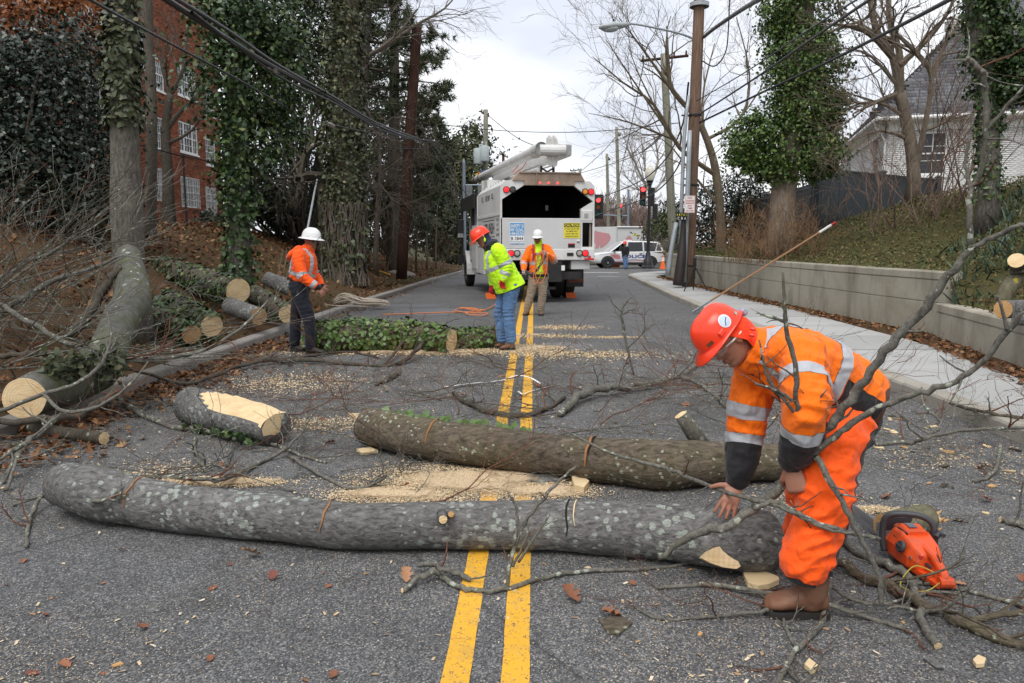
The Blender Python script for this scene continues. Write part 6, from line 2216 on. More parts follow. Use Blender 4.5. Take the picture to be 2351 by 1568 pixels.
def boot(root,ank,toe,r=.05,mat=M_LEATHER,shaft=.14,S=1.0,vox=.006,zsole=0.0,lean=None):
 ank,toe = Vector(ank),Vector(toe)
 z0 = zsole + .022
 f = Vector((toe.x - ank.x,toe.y - ank.y,0)).normalized()
 heel = Vector((ank.x,ank.y,0)) - f * .055 * S
 Ln = (Vector((toe.x,toe.y,0)) - heel).length
 mb = MB()
 up = Vector((0,0,1)); sd = f.cross(up)
 rs = []
 for t,hw,h in ((0,.026,.05),(.06,.036,.075),(.25,.038,.095),(.42,.040,.085),(.6,.046,.066),(.78,.049,.052),(.92,.042,.043),(1.0,.022,.026)):
  c = heel + f * Ln * t + up * (z0 + h * S / 2)
  rs.append((c,sd * hw * S,up * h * S / 2))
 rings(mb,rs,16)
 tp = ank + (lean if lean is not None else Vector((0,0,1))) * shaft
 chain(mb,[(Vector((ank.x,ank.y,z0 + .05)),.047 * S),(ank,.05 * S),(tp,.055 * S)],14,3)
 V,T = remesh(mb,vox,3)
 V[:,2] = np.maximum(V[:,2],z0 - .002)
 V = folds(V,T,[(ank + f * .05,f,.004,.022,.06)],base=.0018,seed=4)
 b = tri_obj('boot',V,T,mat,root)
 mb = MB()
 pf = [(-.0,.030),(.05,.038),(.3,.036),(.55,.045),(.8,.052),(.93,.044),(1.02,.018)]
 out = [heel + f * Ln * t + sd * w * S for t,w in pf] + [heel + f * Ln * t - sd * w * S for t,w in reversed(pf)]
 mb.prism([p + up * (zsole + .001) for p in out],up * .026)
 mb.build('sole',M_SOLE,b,fixn=True)
 return b
def iv(dx,dy,dz):
 """direction in the picture: right, down, towards the camera"""
 return (_R @ Vector((dx,-dy,dz))).normalized()
 # generic standing worker
def worker(spec):
 g = spec['g']                    # function px,py,dY -> Vector
 S = spec.get('S',1.0)
 J = {k: g(*v) for k,v in spec['J'].items()}
 up,fwd,rt = frame(spec['up'],spec['fwd'])
 bf = Vector(spec['bfwd']); bf.z = 0; bf.normalize()
 sk = skin_mat('skin_' + spec['id'],spec['skin'])
 gz = spec.get('gz',0.0)
 root = thing('person',spec['label'],'person',(J['hipL'].x * .5 + J['hipR'].x * .5,J['hipL'].y * .5 + J['hipR'].y * .5,gz))
 vx = spec.get('vox',.012)
 bulk = spec.get('bulk',1.0)
 nk = J['neck']; pel = (J['hipL'] + J['hipR']) / 2
 hc = J['head']
 arms = {}
 for s in 'LR':
  arms[s] = [J['sh' + s],J['el' + s],J['wr' + s]]
 mb = MB()
 head_mesh(mb,hc,up,fwd,S)
 chain(mb,[(hc - up * .06 * S - fwd * .02,.055),(nk,.06),(nk.lerp(pel,.25),.09),(nk.lerp(pel,.7),.11),(pel,.11)],12)
 for s in 'LR':
  a = arms[s]
  chain(mb,[(nk.lerp(pel,.12),.05),(a[0],.05),(a[1],.042),(a[2],.028)],10)
  chain(mb,[(pel,.08),(J['hip' + s],.08),(J['kn' + s],.055),(J['an' + s],.045)],10)
  if not spec.get('glove'):
   h = spec['hand' + s]
   hand_chains(mb,a[2],(J['ha' + s] - a[2]),h[0],h[1],h[2] if len(h) > 2 else (28,35,30),S=S)
 V,T = remesh(mb,min(vx,.009),2,.4)
 tri_obj('body',V,T,sk,root)
 for s in 'LR':
  if spec.get('glove'):
   mb = MB()
   a = arms[s]; h = spec['hand' + s]
   d = (J['ha' + s] - a[2]).normalized()
   chain(mb,[(a[2] - d * .05,.036),(a[2],.034),(a[2] + d * .03,.036)],10)
   hand_chains(mb,a[2],d,h[0],h[1],h[2] if len(h) > 2 else (28,35,30),S=1.12 * S)
   V,T = remesh(mb,.007,1,.4)
   tri_obj('glove',V,T,spec['glove'],root)
 for s in (-1,1):
  M = Matrix((rt,fwd,up)).transposed()
  mb = MB(); mb.ball(face_pt(hc,up,fwd,s * .031,.505,S,-.010),(.013 * S,.009 * S,.008 * S),8,6,M); mb.build('eye',M_EYEW,root)
  mb = MB(); mb.ball(face_pt(hc,up,fwd,s * .033,.575,S,.003),(.02 * S,.006 * S,.005 * S),8,6,M); mb.build('eyebrow',M_BROW,root)
 mb = MB(); mb.ball(face_pt(hc,up,fwd,0,.244,S,.002),(.023 * S,.007 * S,.009 * S),10,6,Matrix((rt,fwd,up)).transposed()); mb.build('mouth',M_LIP,root)
 if spec.get('glasses'):
  mb = MB()
  for s in (-1,1):
   M = Matrix((rt,fwd,up)).transposed()
   mb.ball(face_pt(hc,up,fwd,s * .032,.51,S,.012),(.03 * S,.012 * S,.019 * S),10,6,M)
  mb.boxab((0,0,0),(0,0,0)) if False else None
  for s in (-1,1):
   mb.tube([face_pt(hc,up,fwd,s * .062,.53,S,.008),hc + rt * s * .080 * S - fwd * .02 - up * .008],[.004,.004],5)
  mb.build('safety_glasses',spec['glasses'],root)
 mb = MB()
 lat = (J['shR'] - J['shL']).normalized()
 ax = (nk - pel).normalized()
 fr = ax.cross(lat) if ax.cross(lat).dot(bf) > 0 else -ax.cross(lat)
 fr.normalize()
 tw = spec.get('tors',[(0.0,.070,.070),(.05,.105,.09),(.16,.185,.12),(.35,.20,.145),(.6,.185,.15),(.85,.18,.15),(1.0,.185,.155)])
 hem = spec.get('hem',1.0)
 hipax = (J['hipR'] - J['hipL']).normalized()
 bw = spec.get('belly',0)
 ts = []
 for t,rx,ry in tw:
  c = nk.lerp(pel,t * hem) + fr * bw * sin(min(1,t) * pi)
  la = lat.lerp(hipax,max(0,t * hem - .3)).normalized()
  ts.append((c,la * rx * bulk,fr * ry * bulk))
 rings(mb,ts)
 achain = []
 for s in 'LR':
  a = arms[s]
  e = a[1] + (a[2] - a[1]) * .97
  ch = [(a[0] + (nk - a[0]) * .25,.088 * bulk),(a[0],.092 * bulk),(a[0].lerp(a[1],.6),.082 * bulk),(a[1],.074 * bulk),(a[1].lerp(e,.5),.066 * bulk),(e,.05 * bulk)]
  chain(mb,ch,14)
  achain.append(ch)
 if spec.get('collar'):
  chain(mb,[(nk - ax * .02,.085),(nk + (hc - up * .1 - nk) * .75,.083)],14,2)
 V,T = remesh(mb,vx,3)
 jts = []
 for s in 'LR':
  a = arms[s]
  jts.append((a[1],(a[2] - a[0]),.012,.045,.13)); jts.append((a[0],(a[1] - a[0]),.008,.06,.14)); jts.append((a[2],(a[2] - a[1]),.008,.03,.09))
 jts.append((nk.lerp(pel,.8),ax,.010,.07,.25))
 V0 = V.copy()
 V = folds(V,T,jts,base=.007,seed=spec.get('seed',1))
 torso_ch = [(c,(vx_.length + vy_.length) / 2) for c,vx_,vy_ in ts]
 cid,arc,off = nearest_chain(V0,[torso_ch] + achain)
 tor = (V0 - np.array(nk)) @ np.array(-ax)               # distance down the torso
 latc = (V0 - np.array(nk)) @ np.array(lat)
 frc = (V0 - np.array(nk)) @ np.array(fr)
 F = {}
 isT = cid == 0
 L = (nk - pel).length
 big = 1.0
 ext = [tor,latc,frc,arc,isT.astype(float),(cid == 1).astype(float),(cid == 2).astype(float)]
 E = np.stack(ext,1)
 cur = T
 def do(fun,name,mat,off_=.003):
  nonlocal V,E,cur
  f = fun(E)
  V,E,pos_,cur = split(V,cur,f,E)
  tri_obj(name,V,pos_,mat,root,off_)
 for name,mat,fun in spec['bands'](L): do(fun,name,mat)
 tri_obj('jacket',V,cur,spec['jacket'],root)
 mb = MB()
 lch = []
 tb = spec.get('tbulk',1.0)
 chain(mb,[(pel + ax * .10,.14 * tb),(pel,.15 * tb)],16,3,flat=(1,1))
 for s in 'LR':
  h,k,a = J['hip' + s],J['kn' + s],J['an' + s]
  ch = [(pel.lerp(h,.7) + Vector((0,0,.03)),.125 * tb),(h,.125 * tb),(h.lerp(k,.5),.105 * tb),(k,.086 * tb),(k.lerp(a,.5),.082 * tb),(a + (a - k).normalized() * .02,.075 * tb)]
  chain(mb,ch,14)
  lch.append(ch)
 V,T = remesh(mb,vx,3)
 jts = []
 for s in 'LR':
  h,k,a = J['hip' + s],J['kn' + s],J['an' + s]
  jts += [(k,a - h,.012,.06,.15),(a,a - k,.014,.045,.16),(h,k - h,.010,.07,.18)]
 V = folds(V,T,jts,base=.007,seed=spec.get('seed',1) + 3)
 tri_obj('trousers',V,T,spec['trousers'],root)
 for s in 'LR':
  boot(root,J['an' + s] - Vector((0,0,.03)),J['to' + s],mat=spec['boot'],shaft=.1,vox=max(.008,vx * .7),zsole=gz,S=1.08)
 if spec.get('hat'):
  hat = hard_hat(root,hc,up,fwd,spec['hat'],S * 1.02,spec.get('brim','cap'))
 return root,J
def seg(lo,hi,k):      # |x| window helper -> positive inside
 return lambda v: np.minimum(v - lo,hi - v)
def B_arm(side,lo,hi): # band around an arm
 return lambda E: np.where(E[:,5 + side] > .5,np.minimum(E[:,3] - lo,hi - E[:,3]),-1.0)
def B_torso(lo,hi):
 return lambda E: np.where(E[:,4] > .5,np.minimum(E[:,0] - lo,hi - E[:,0]),-1.0)
def B_strap(lo,hi,t0,t1):
 return lambda E: np.where(E[:,4] > .5,np.minimum(np.minimum(np.abs(E[:,1]) - lo,hi - np.abs(E[:,1])),np.minimum(E[:,0] - t0,t1 - E[:,0])),-1.0)
def B_front(w,t0,t1):
 return lambda E: np.where((E[:,4] > .5) & (E[:,2] > .0),np.minimum(w - np.abs(E[:,1]),np.minimum(E[:,0] - t0,t1 - E[:,0])),-1.0)
# ---- left worker: white full-brim hat, orange jacket, navy trousers
Y1 = 10.55
def g1(px,py,dY=0.0): return W(px,py,Y1 + dY)
spec = dict(id='a',label='worker in orange jacket and white full-brim hard hat standing by the left kerb',g=g1,S=1.0,skin=(.26,.125,.08),bfwd=iv(1,0,.25),up=Vector((.12,-.02,1)),fwd=iv(.86,.22,.42),seed=3,collar=True,
 J=dict(head=(714,552,0),neck=(703,571,0),shL=(703,592,.20),shR=(684,592,-.20),elL=(722,632,.22),elR=(694,636,-.27),wrL=(738,655,.1),wrR=(730,661,-.26),haL=(746,668,.05),haR=(741,674,-.27),
           hipL=(693,660,.09),hipR=(683,660,-.09),knL=(679,733,.13),knR=(709,735,-.12),anL=(675,786,.12),anR=(712,790,-.12),toL=(700,808,.08),toR=(745,812,-.16)),
 handL=(iv(-.2,-.3,-.8),1),handR=(iv(-.4,.3,-.6),-1,(20,25,20)),jacket=M_HVR,trousers=M_NAVYC,boot=M_DKLEATHER,hat=M_HATW,brim='full',glasses=M_LENS,hem=.86,bulk=1.02,vox=.011,
 tors=[(0.0,.075,.075),(.05,.11,.10),(.18,.19,.145),(.4,.20,.175),(.7,.19,.18),(.92,.175,.165),(1.0,.165,.15)],
 bands=lambda L: [('cuff',M_BLKC,lambda E: np.where(E[:,5] + E[:,6] > .5,E[:,3] - .575,-1.0)),('reflective_stripe',M_REFL,B_arm(0,.29,.345)),('reflective_stripe',M_REFL,B_arm(1,.29,.345)),('reflective_stripe',M_REFL,B_arm(1,.50,.555)),('reflective_stripe',M_REFL,B_torso(.33,.385)),('reflective_stripe',M_REFL,B_strap(.085,.135,-.05,.33))])
p1,J1 = worker(spec)
mb = MB()
hdb = g1(670,586,.0)
bk_ = -iv(1,0,.2)
rings(mb,[(g1(700,575,0),iv(0,0,1) * .11,Vector((0,0,.06))),(g1(684,577,0),iv(0,0,1) * .15,Vector((0,0,.085))),(g1(668,588,0),iv(0,0,1) * .13,Vector((0,0,.07))),(g1(659,593,0),iv(0,0,1) * .07,Vector((0,0,.03)))],16)
V,T = remesh(mb,.011,3)
V = folds(V,T,[(hdb,Vector((0,0,1)),.01,.06,.2)],base=.006,seed=6)
tri_obj('hood',V,T,M_HVR,p1)
mb = MB()
c = (J1['hipL'] + J1['hipR']) / 2 + Vector((0,0,.13))
mb.lathe([(.168,-.02),(.172,-.018),(.172,.018),(.168,.02)],24,c)
mb.build('belt',simple('brown_belt',(.07,.025,.015),.5),p1)
# ---- lime jacket worker leaning over the ivy log
Y2 = 11.0
def g2(px,py,dY=0.0): return W(px,py,Y2 + dY)
spec = dict(id='b',label='worker in lime jacket, jeans and red hard hat bending over the ivy log',g=g2,S=1.0,skin=(.30,.15,.10),bfwd=iv(-1,0,.35),up=iv(-.52,-.85,.1),fwd=iv(-.78,.58,.25),seed=8,
 J=dict(head=(1106,548,0),neck=(1128,566,0),shL=(1145,578,-.19),shR=(1128,580,.19),elL=(1163,615,-.22),elR=(1135,622,.2),wrL=(1155,641,-.25),wrR=(1130,653,.1),haL=(1151,662,-.26),haR=(1124,672,.05),
           hipL=(1175,655,-.09),hipR=(1163,655,.09),knL=(1167,716,-.10),knR=(1147,716,.10),anL=(1173,778,-.10),anR=(1151,776,.1),toL=(1147,802,-.14),toR=(1136,790,.08)),
 handL=(iv(.5,-.2,.6),1,(40,50,40)),handR=(iv(.5,-.3,-.4),1,(40,50,40)),glove=M_GLOVER,jacket=M_LIME,trousers=M_DENIM,boot=M_LEATHER,hat=M_HATR,brim='cap',hem=1.08,bulk=1.16,vox=.011,belly=.02,
 tors=[(0.0,.07,.075),(.05,.11,.10),(.18,.19,.15),(.4,.20,.18),(.7,.195,.185),(.92,.195,.185),(1.0,.20,.19)],
 bands=lambda L: [('reflective_stripe',M_REFL,B_arm(0,.235,.29)),('reflective_stripe',M_REFL,B_arm(0,.38,.43)),('reflective_stripe',M_REFL,B_arm(1,.235,.29)),('reflective_stripe',M_REFL,B_arm(1,.38,.43)),('reflective_stripe',M_REFL,B_torso(.275,.33)),('reflective_stripe',M_REFL,B_strap(.09,.14,-.05,.275)),('lining',M_BLKC,B_torso(L * 1.105,9))])
p2,J2 = worker(spec)
up,fwd,rt = frame(spec['up'],spec['fwd'])
mb = MB()       # navy balaclava and black hood collar
hc = J2['head']
chain(mb,[(hc - fwd * .035 + up * .01,.088),(hc - up * .07 - fwd * .035,.080),(J2['neck'] + (hc - J2['neck']) * .2,.088)],16,3)
V,T = remesh(mb,.009,2)
f = .026 - (V - np.array(hc)) @ np.array(fwd)
V,E,a,b = split(V,T,f,np.zeros((len(V),1)))
V = folds(V,a,[(J2['neck'],up,.008,.03,.12)],base=.004,seed=2)
tri_obj('balaclava',V,a,simple('navy_patterned_cloth',(.020,.026,.075),.8,var=.7,vs=60),p2)
mb = MB()
nk = J2['neck']
rings(mb,[(nk + iv(.6,.8,0) * .05,rt * .135,fwd * .11),(nk,rt * .135,fwd * .12),(nk + up * .05,rt * .13,fwd * .115),(nk + up * .075,rt * .09,fwd * .085)],18)
V,T = remesh(mb,.01,3)
V = folds(V,T,[(nk,up,.008,.04,.15)],base=.006,seed=2)
tri_obj('hood_collar',V,T,M_BLKC,p2)
mb = MB(); a_ = (J2['wrL'] - J2['elL']).normalized(); mb.tube([J2['wrL'] - a_ * .055,J2['wrL'] - a_ * .015],[.052,.05],14); w_ = mb.build('watch',M_BLKC,p2)
mb = MB(); mb.lathe([(.026,0),(.024,.012),(.001,.014)],14,J2['wrL'] - a_ * .03 + iv(.1,0,1) * .048,iv(.1,-.1,1)); mb.build('watch_dial',M_CHROME,w_)
mb = MB(); q = hc + rt * -.0 ; ear = hc - rt * .095 - up * .02 - fwd * .01 if (-rt).dot(iv(0,0,1)) > 0 else hc + rt * .095 - up * .02 - fwd * .01
mb.ball(ear + Vector((0,0,-.025)),(.016,.016,.03)); mb.tube([ear,ear + up * .05],[.004,.004],5); mb.build('ear_plug',M_LIME,p2)
mb = MB(); mb.ball(ear + up * .055,(.02,.02,.02)); mb.build('hat_knob',M_WPRINT,p2)
# ---- rope handler in front of the truck
Y3 = 16.3
def g3(px,py,dY=0.0): return W(px,py,Y3 + dY)
spec = dict(id='c',label='worker in white hard hat and orange jacket gathering orange rope before the truck',g=g3,S=1.0,skin=(.24,.12,.085),bfwd=iv(-.15,0,1),up=Vector((0,-.1,1)),fwd=iv(-.15,.45,.9),seed=12,
 J=dict(head=(1234,546,-.05),neck=(1236,563,0),shL=(1256,573,0),shR=(1216,575,0),elL=(1272,598,-.10),elR=(1202,603,-.05),wrL=(1257,585,-.35),wrR=(1202,620,-.25),haL=(1252,578,-.40),haR=(1201,627,-.30),
           hipL=(1245,634,0),hipR=(1227,634,0),knL=(1245,672,-.05),knR=(1219,672,-.05),anL=(1241,707,0),anR=(1210,707,0),toL=(1242,720,-.18),toR=(1203,720,-.16)),
 handL=(iv(-.8,.2,.2),-1,(50,60,40)),handR=(iv(.6,.2,.5),1,(50,60,40)),glove=M_GLOVEW,jacket=M_HVO,trousers=M_KHAKI,boot=M_TANBOOT,hat=M_HATW,brim='cap',glasses=M_LENS,hem=1.05,bulk=1.08,vox=.013,tbulk=1.05,
 bands=lambda L: [('vest',M_LIME,B_front(.068,-.1,9)),('reflective_stripe',M_REFL,B_arm(0,.36,.40)),('reflective_stripe',M_REFL,B_arm(0,.43,.47)),('reflective_stripe',M_REFL,B_arm(1,.36,.40)),('reflective_stripe',M_REFL,B_arm(1,.43,.47)),('reflective_stripe',M_REFL,B_torso(.36,.41)),('reflective_stripe',M_REFL,B_strap(.10,.145,-.05,.36))])
p3,J3 = worker(spec)
M_HARN = simple('red_harness_webbing',(.42,.015,.02),.6)
mb = MB()
fr = iv(-.15,0,1); la = (J3['shL'] - J3['shR']).normalized(); nk = J3['neck']; pel = (J3['hipL'] + J3['hipR']) / 2
def chest(x,t,o=.0): return nk.lerp(pel,t) + la * x + fr * (.152 * 1.08 + o - abs(x) * .25)
def ribbon(mb,pts,w,th=.006):
 P = [Vector(p) for p in pts]
 for a,b in zip(P[:-1],P[1:]):
  d = (b - a).normalized(); s = d.cross(fr).normalized() * w
  mb.prism([a - s,a + s,a + s + fr * th,a - s + fr * th],(b - a))
for s in (-1,1):
 ribbon(mb,[chest(s * .10,-.02,-.05),chest(s * .105,.12,.008),chest(s * .09,.36,.018),chest(s * .10,.5,.016)],.022)
ribbon(mb,[chest(-.095,.31,.022),chest(0,.31,.026),chest(.095,.31,.022)],.022)
mb.build('harness',M_HARN,p3)
mb = MB(); c = chest(0,.31,.036); mb.box(c,(.05,.012,.05),bev=.004); mb.build('harness_buckle',M_CHROME,p3)
mb = MB(); mb.lathe([(.20,-.03),(.205,0),(.20,.03)],24,pel + Vector((0,0,.02))); mb.build('tool_belt',M_BLKC,p3)
up,fwd,rt = frame(Vector((0,-.1,1)),iv(-.15,.45,.9))
mb = MB(); hc = J3['head']
chain(mb,[(hc - fwd * .03 - up * .03,.088),(nk + up * .02,.09)],14,3)
V,T = remesh(mb,.011,2)
f = np.maximum(.03 - (V - np.array(hc)) @ np.array(fwd),-.085 - (V - np.array(hc)) @ np.array(up))
V,E,a,b = split(V,T,f,np.zeros((len(V),1)))
tri_obj('neck_warmer',V,a,M_LIME,p3)
# ---- bystander by the police car, driver inside it
Y4 = 48.6
def g4(px,py,dY=0.0): return W(px,py,Y4 + dY)
zb_ = float(zr(48.6))
spec = dict(id='d',label='distant man in black jacket, jeans and red hard hat beside the police car',g=g4,S=1.0,skin=(.42,.24,.17),bfwd=iv(.2,0,1),up=Vector((0,0,1)),fwd=iv(-.5,.1,1),seed=15,gz=zb_,
 J=dict(head=(1434,560,0),neck=(1435,566,0),shL=(1440.5,569,0),shR=(1429.5,569,0),elL=(1442,580,.05),elR=(1428.5,580,.05),wrL=(1439,589,-.1),wrR=(1431,589,-.1),haL=(1438,592,-.12),haR=(1432,592,-.12),
           hipL=(1437.5,590,0),hipR=(1432,590,0),knL=(1438,602,-.05),knR=(1433,602,-.05),anL=(1438,614,0),anR=(1435,614,-.1),toL=(1438,617,-.2),toR=(1434,617,-.28)),
 handL=(iv(-.5,0,-.5),1),handR=(iv(.5,0,-.5),1),jacket=M_BLKC,trousers=M_DENIM,boot=M_DKLEATHER,hat=M_HATR,vox=.02,bulk=.95,bands=lambda L: [])
p4,J4 = worker(spec)
dr = thing('person','driver in dark cap and lime vest inside the police car window','person',(0,0,0))
cc = suv.matrix_basis @ Vector((-.45,-.45,1.0))
dr.location = cc
mb = MB(); head_mesh(mb,cc + Vector((0,0,.42)),Vector((0,0,1)),iv(-.9,0,.4)); chain(mb,[(cc + Vector((0,0,.36)),.055),(cc + Vector((0,0,.2)),.09),(cc + Vector((0,0,-.3)),.13)],10)
V,T = remesh(mb,.015,2); tri_obj('body',V,T,skin_mat('skin_e',(.3,.17,.12)),dr)
mb = MB(); chain(mb,[(cc + Vector((0,0,.22)),.10),(cc + Vector((0,0,.1)),.19),(cc + Vector((0,0,-.3)),.18)],14); chain(mb,[(cc + Vector((-.15,-.15,.12)),.08),(cc + Vector((-.35,-.2,-.05)),.06)],10)
V,T = remesh(mb,.02,2); tri_obj('jacket',V,T,M_NAVYC,dr)
mb = MB(); chain(mb,[(cc + Vector((.04,0,.45)),.098),(cc + Vector((.02,0,.5)),.09)],12); V,T = remesh(mb,.015,1); tri_obj('cap',V,T,M_BLKC,dr)
mb = MB(); mb.boxab((cc.x - .19,cc.y - .2,cc.z - .2),(cc.x + .05,cc.y - .17,cc.z + .12)); mb.build('vest',M_LIME,dr)
# ================================================================== THE BENDING WORKER IN FRONT
S = 1.0
hc = W(1664,777,3.32)
up,fwd,rt = frame(iv(-.73,-.66,.12),iv(-.66,.72,.20))
foot = G(1830,1418)
pw = thing('person','worker in orange hi-vis suit and red hard hat bending to grab a branch','person',foot)
SK = skin_mat('skin_front',(.36,.175,.115))
nkc = W(1722,806,3.37)
pelv = W(1950,918,3.43)
shN,shF = W(1838,822,3.2),W(1738,862,3.5)
elN,elF = W(1850,935,3.02),W(1712,985,3.48)
wrN,wrF = W(1817,1062,3.12),W(1690,1110,3.42)
haN = W(1812,1092,3.16)
haF = W(1660,1166,3.47)
mb = MB()
head_mesh(mb,hc,up,fwd,.95,1.1,44,56)
chain(mb,[(hc - up * .06 - fwd * .02,.056),(nkc,.060),(nkc.lerp(pelv,.25),.09),(nkc.lerp(pelv,.7),.11),(pelv,.11)],12)
for a,b,c in ((shN,elN,wrN),(shF,elF,wrF)):
 chain(mb,[(nkc.lerp(pelv,.15),.05),(a,.05),(b,.042),(b.lerp(c,.75),.034),(c,.029)],12)
for h,k,a in ((W(1945,940,3.35),W(1893,1115,3.12),W(1860,1360,3.04)),(W(1925,945,3.5),W(1850,1110,3.62),W(1828,1230,3.74))):
 chain(mb,[(pelv,.08),(h,.08),(k,.055),(k.lerp(a,.8),.032)],10)
brd = iv(.66,-.70,.15)
hand_chains(mb,wrN + iv(0,1,.2) * .012,iv(.16,.97,.15),iv(.60,-.05,-.75),-1,(52,80,60),S=1.12,thumb=(.45,1.0),spread=.07)
hand_chains(mb,wrF,iv(-.46,.84,.34),iv(.12,.42,-.88),-1,(4,10,8),S=1.05,thumb=(.75,.35),spread=.09)
V,T = remesh(mb,.0040,2,.4)
tri_obj('body',V,T,SK,pw)
FM = Matrix((rt,fwd,up)).transposed()
for s in (-1,1):
 mb = MB(); mb.ball(face_pt(hc,up,fwd,s * .031,.505,.95,-.010),(.014,.010,.0075),10,8,FM); mb.build('eye',M_EYEW,pw,smooth=True)
 mb = MB(); mb.ball(face_pt(hc,up,fwd,s * .034,.570,.95,.004),(.021,.006,.0045),10,6,FM); mb.build('eyebrow',M_BROW,pw,smooth=True)
 mb = MB(); mb.ball(face_pt(hc,up,fwd,s * .034,.528,.95,-.002),(.017,.006,.0035),10,6,FM); mb.build('eyelid',simple('eyelid_skin',(.20,.10,.07),.5),pw,smooth=True)
for t_,r_ in ((.266,.0055),(.226,.0065)):
 mb = MB(); mb.ball(face_pt(hc,up,fwd,0,t_,.95,.003),(.021,.008,r_),12,8,FM); mb.build('lip',M_LIP,pw,smooth=True)
mb = MB()
for s in (-1,1):
 rows = []
 vs = [face_pt(hc,up,fwd,s * x,t,.95,.020 - .004 * (x > .05)) for x,t in ((.008,.545),(.035,.56),(.062,.55),(.068,.51),(.058,.455),(.035,.43),(.014,.455))]
 mb.add(vs,[tuple(range(7))])
sg = mb.build('safety_glasses',M_CLEAR,pw)
mb = MB()
for s in (-1,1):
 mb.tube([face_pt(hc,up,fwd,s * .066,.545,1,.016),hc + rt * s * .081 + fwd * .02 - up * .004,hc + rt * s * .083 - fwd * .04 - up * .008],[.0045,.005,.004],6)
 mb.tube([face_pt(hc,up,fwd,s * .008,.55,1,.021),face_pt(hc,up,fwd,s * .035,.563,1,.021),face_pt(hc,up,fwd,s * .066,.55,1,.017)],[.0022] * 3,5)
mb.build('glasses_frame',simple('pale_frame',(.55,.52,.48),.25),pw)
mb = MB()
mb.ball(hc - fwd * .015 + up * .0,(.088,.110,.122),26,18,FM)
chain(mb,[(hc - fwd * .05 - up * .03,.084),(W(1706,802,3.35),.090),(W(1738,812,3.37),.10)],18,3)
V,T = remesh(mb,.006,3)
q = V - np.array(hc)
fx,fu,fr_ = q @ np.array(fwd),q @ np.array(up),q @ np.array(rt)
f = np.minimum(.000 + .030 * np.clip(fu / .05,-1,1) - fx,9)
V,E,a,b = split(V,T,f,np.zeros((len(V),1)))
V = folds(V,a,[(W(1700,795,3.35),up,.008,.035,.09)],base=.0035,seed=3)
tri_obj('hood',V,a,M_HOOD,pw)
hat = hard_hat(pw,hc,up,fwd,M_HATR,.87,'cap',drop=.006)
left = -rt if (-rt).dot(iv(0,0,1)) > 0 else rt
def on_hat(y,z,out=.0):
 o = hc + up * (.035 * .87 + .006)
 rr = sqrt(max(.02,1 - (z / .132) ** 2)) ** .62 if False else cos(math.asin(min(.99,(z / (.132 * .87)) ** (1 / .95)))) ** .62
 x = .112 * .87 * rr * sqrt(max(0,1 - (y / (.142 * .87 * rr)) ** 2))
 return o + left * (x + out) + fwd * y + up * z
mb = MB()
def disc(fn,y0,z0,r,n=18,out=.0025):
 pts = [fn(y0,z0,out)] + [fn(y0 + r * cos(a),z0 + r * sin(a),out) for a in np.linspace(0,2 * pi,n,endpoint=False)]
 return pts,[(0,1 + i,1 + (i + 1) % n) for i in range(n)]
mb.add(*disc(on_hat,-.018,.046,.029)); st_ = mb.build('round_sticker',simple('sticker_white',(.72,.76,.80),.35),hat)
mb = MB(); mb.add(*disc(on_hat,-.018,.046,.023,out=.0035)); mb.build('sticker_centre',simple('sticker_blue',(.50,.60,.72),.35,var=.4,vs=45),hat)
mb = MB(); mb.tube([on_hat(-.034,.052,.005),on_hat(-.016,.045,.005),on_hat(-.004,.032,.005)],[.0015] * 3,4); mb.build('sticker_mark',M_INK,hat)
mb = MB(); vs = [on_hat(y,z,.003) for y,z in ((-.10,.014),(-.082,.014),(-.082,.027),(-.10,.027))]; mb.add(vs,[(0,1,2,3)]); mb.build('green_label',simple('label_green',(.30,.42,.33),.4),hat)
mb = MB(); vs = [on_hat(y,z,.003) for y,z in ((.080,.016),(.104,.014),(.104,.030),(.080,.032))]; mb.add(vs,[(0,1,2,3)]); mb.build('dark_label',simple('label_dark',(.16,.05,.02),.4),hat)
for k,(dy,dz) in enumerate(((-.045,-.035),(-.068,-.022))):
 mb = MB(); p = hc + left * .098 + fwd * dy + up * dz; mb.lathe([(.003,0),(.008,.008),(.0065,.012),(.008,.018),(.005,.026),(.001,.03)],10,p,iv(.8,.2,.5)); mb.build('ear_plug',M_HATR,pw,smooth=True)
mb = MB(); p = hc - fwd * .135 + up * .02; mb.box(p,(.09,.03,.035),FM,bev=.008); mb.build('hat_ratchet',simple('ratchet_grey',(.3,.32,.4),.5),hat)
axd = (pelv - nkc).normalized()
latv = (shN - shF); latv = (latv - axd * latv.dot(axd)).normalized()     # towards the near shoulder
frv = axd.cross(latv)
if frv.dot(iv(-.3,.8,.3)) < 0: frv = -frv
tor = [(W(1716,802,3.365),.082,.078),(W(1736,802,3.365),.112,.10),(W(1762,806,3.36),.165,.118),(W(1796,822,3.35),.205,.140),(W(1835,843,3.35),.208,.165),(W(1880,866,3.37),.20,.168),(W(1912,888,3.40),.188,.16),(W(1940,906,3.43),.188,.165),(W(1962,924,3.45),.195,.165),(W(1974,938,3.46),.18,.15)]
mb = MB()
rings(mb,[(c,latv * a,frv * b) for c,a,b in tor],28)
chN = [(shN.lerp(nkc,.25),.10),(shN,.108),(W(1846,880,3.10),.104),(elN,.092),(W(1842,990,3.05),.080),(W(1826,1046,3.11),.066),(wrN.lerp(elN,.06),.052)]
chF = [(shF.lerp(nkc,.25),.095),(shF,.10),(W(1720,925,3.48),.096),(elF,.086),(W(1706,1040,3.45),.077),(W(1697,1082,3.43),.064),(wrF.lerp(elF,.10),.054)]
chain(mb,chN,18); chain(mb,chF,18)
col_c = [W(1700,800,3.36),W(1718,802,3.365),W(1740,806,3.37)]
cu = (col_c[0] - col_c[2]).normalized()
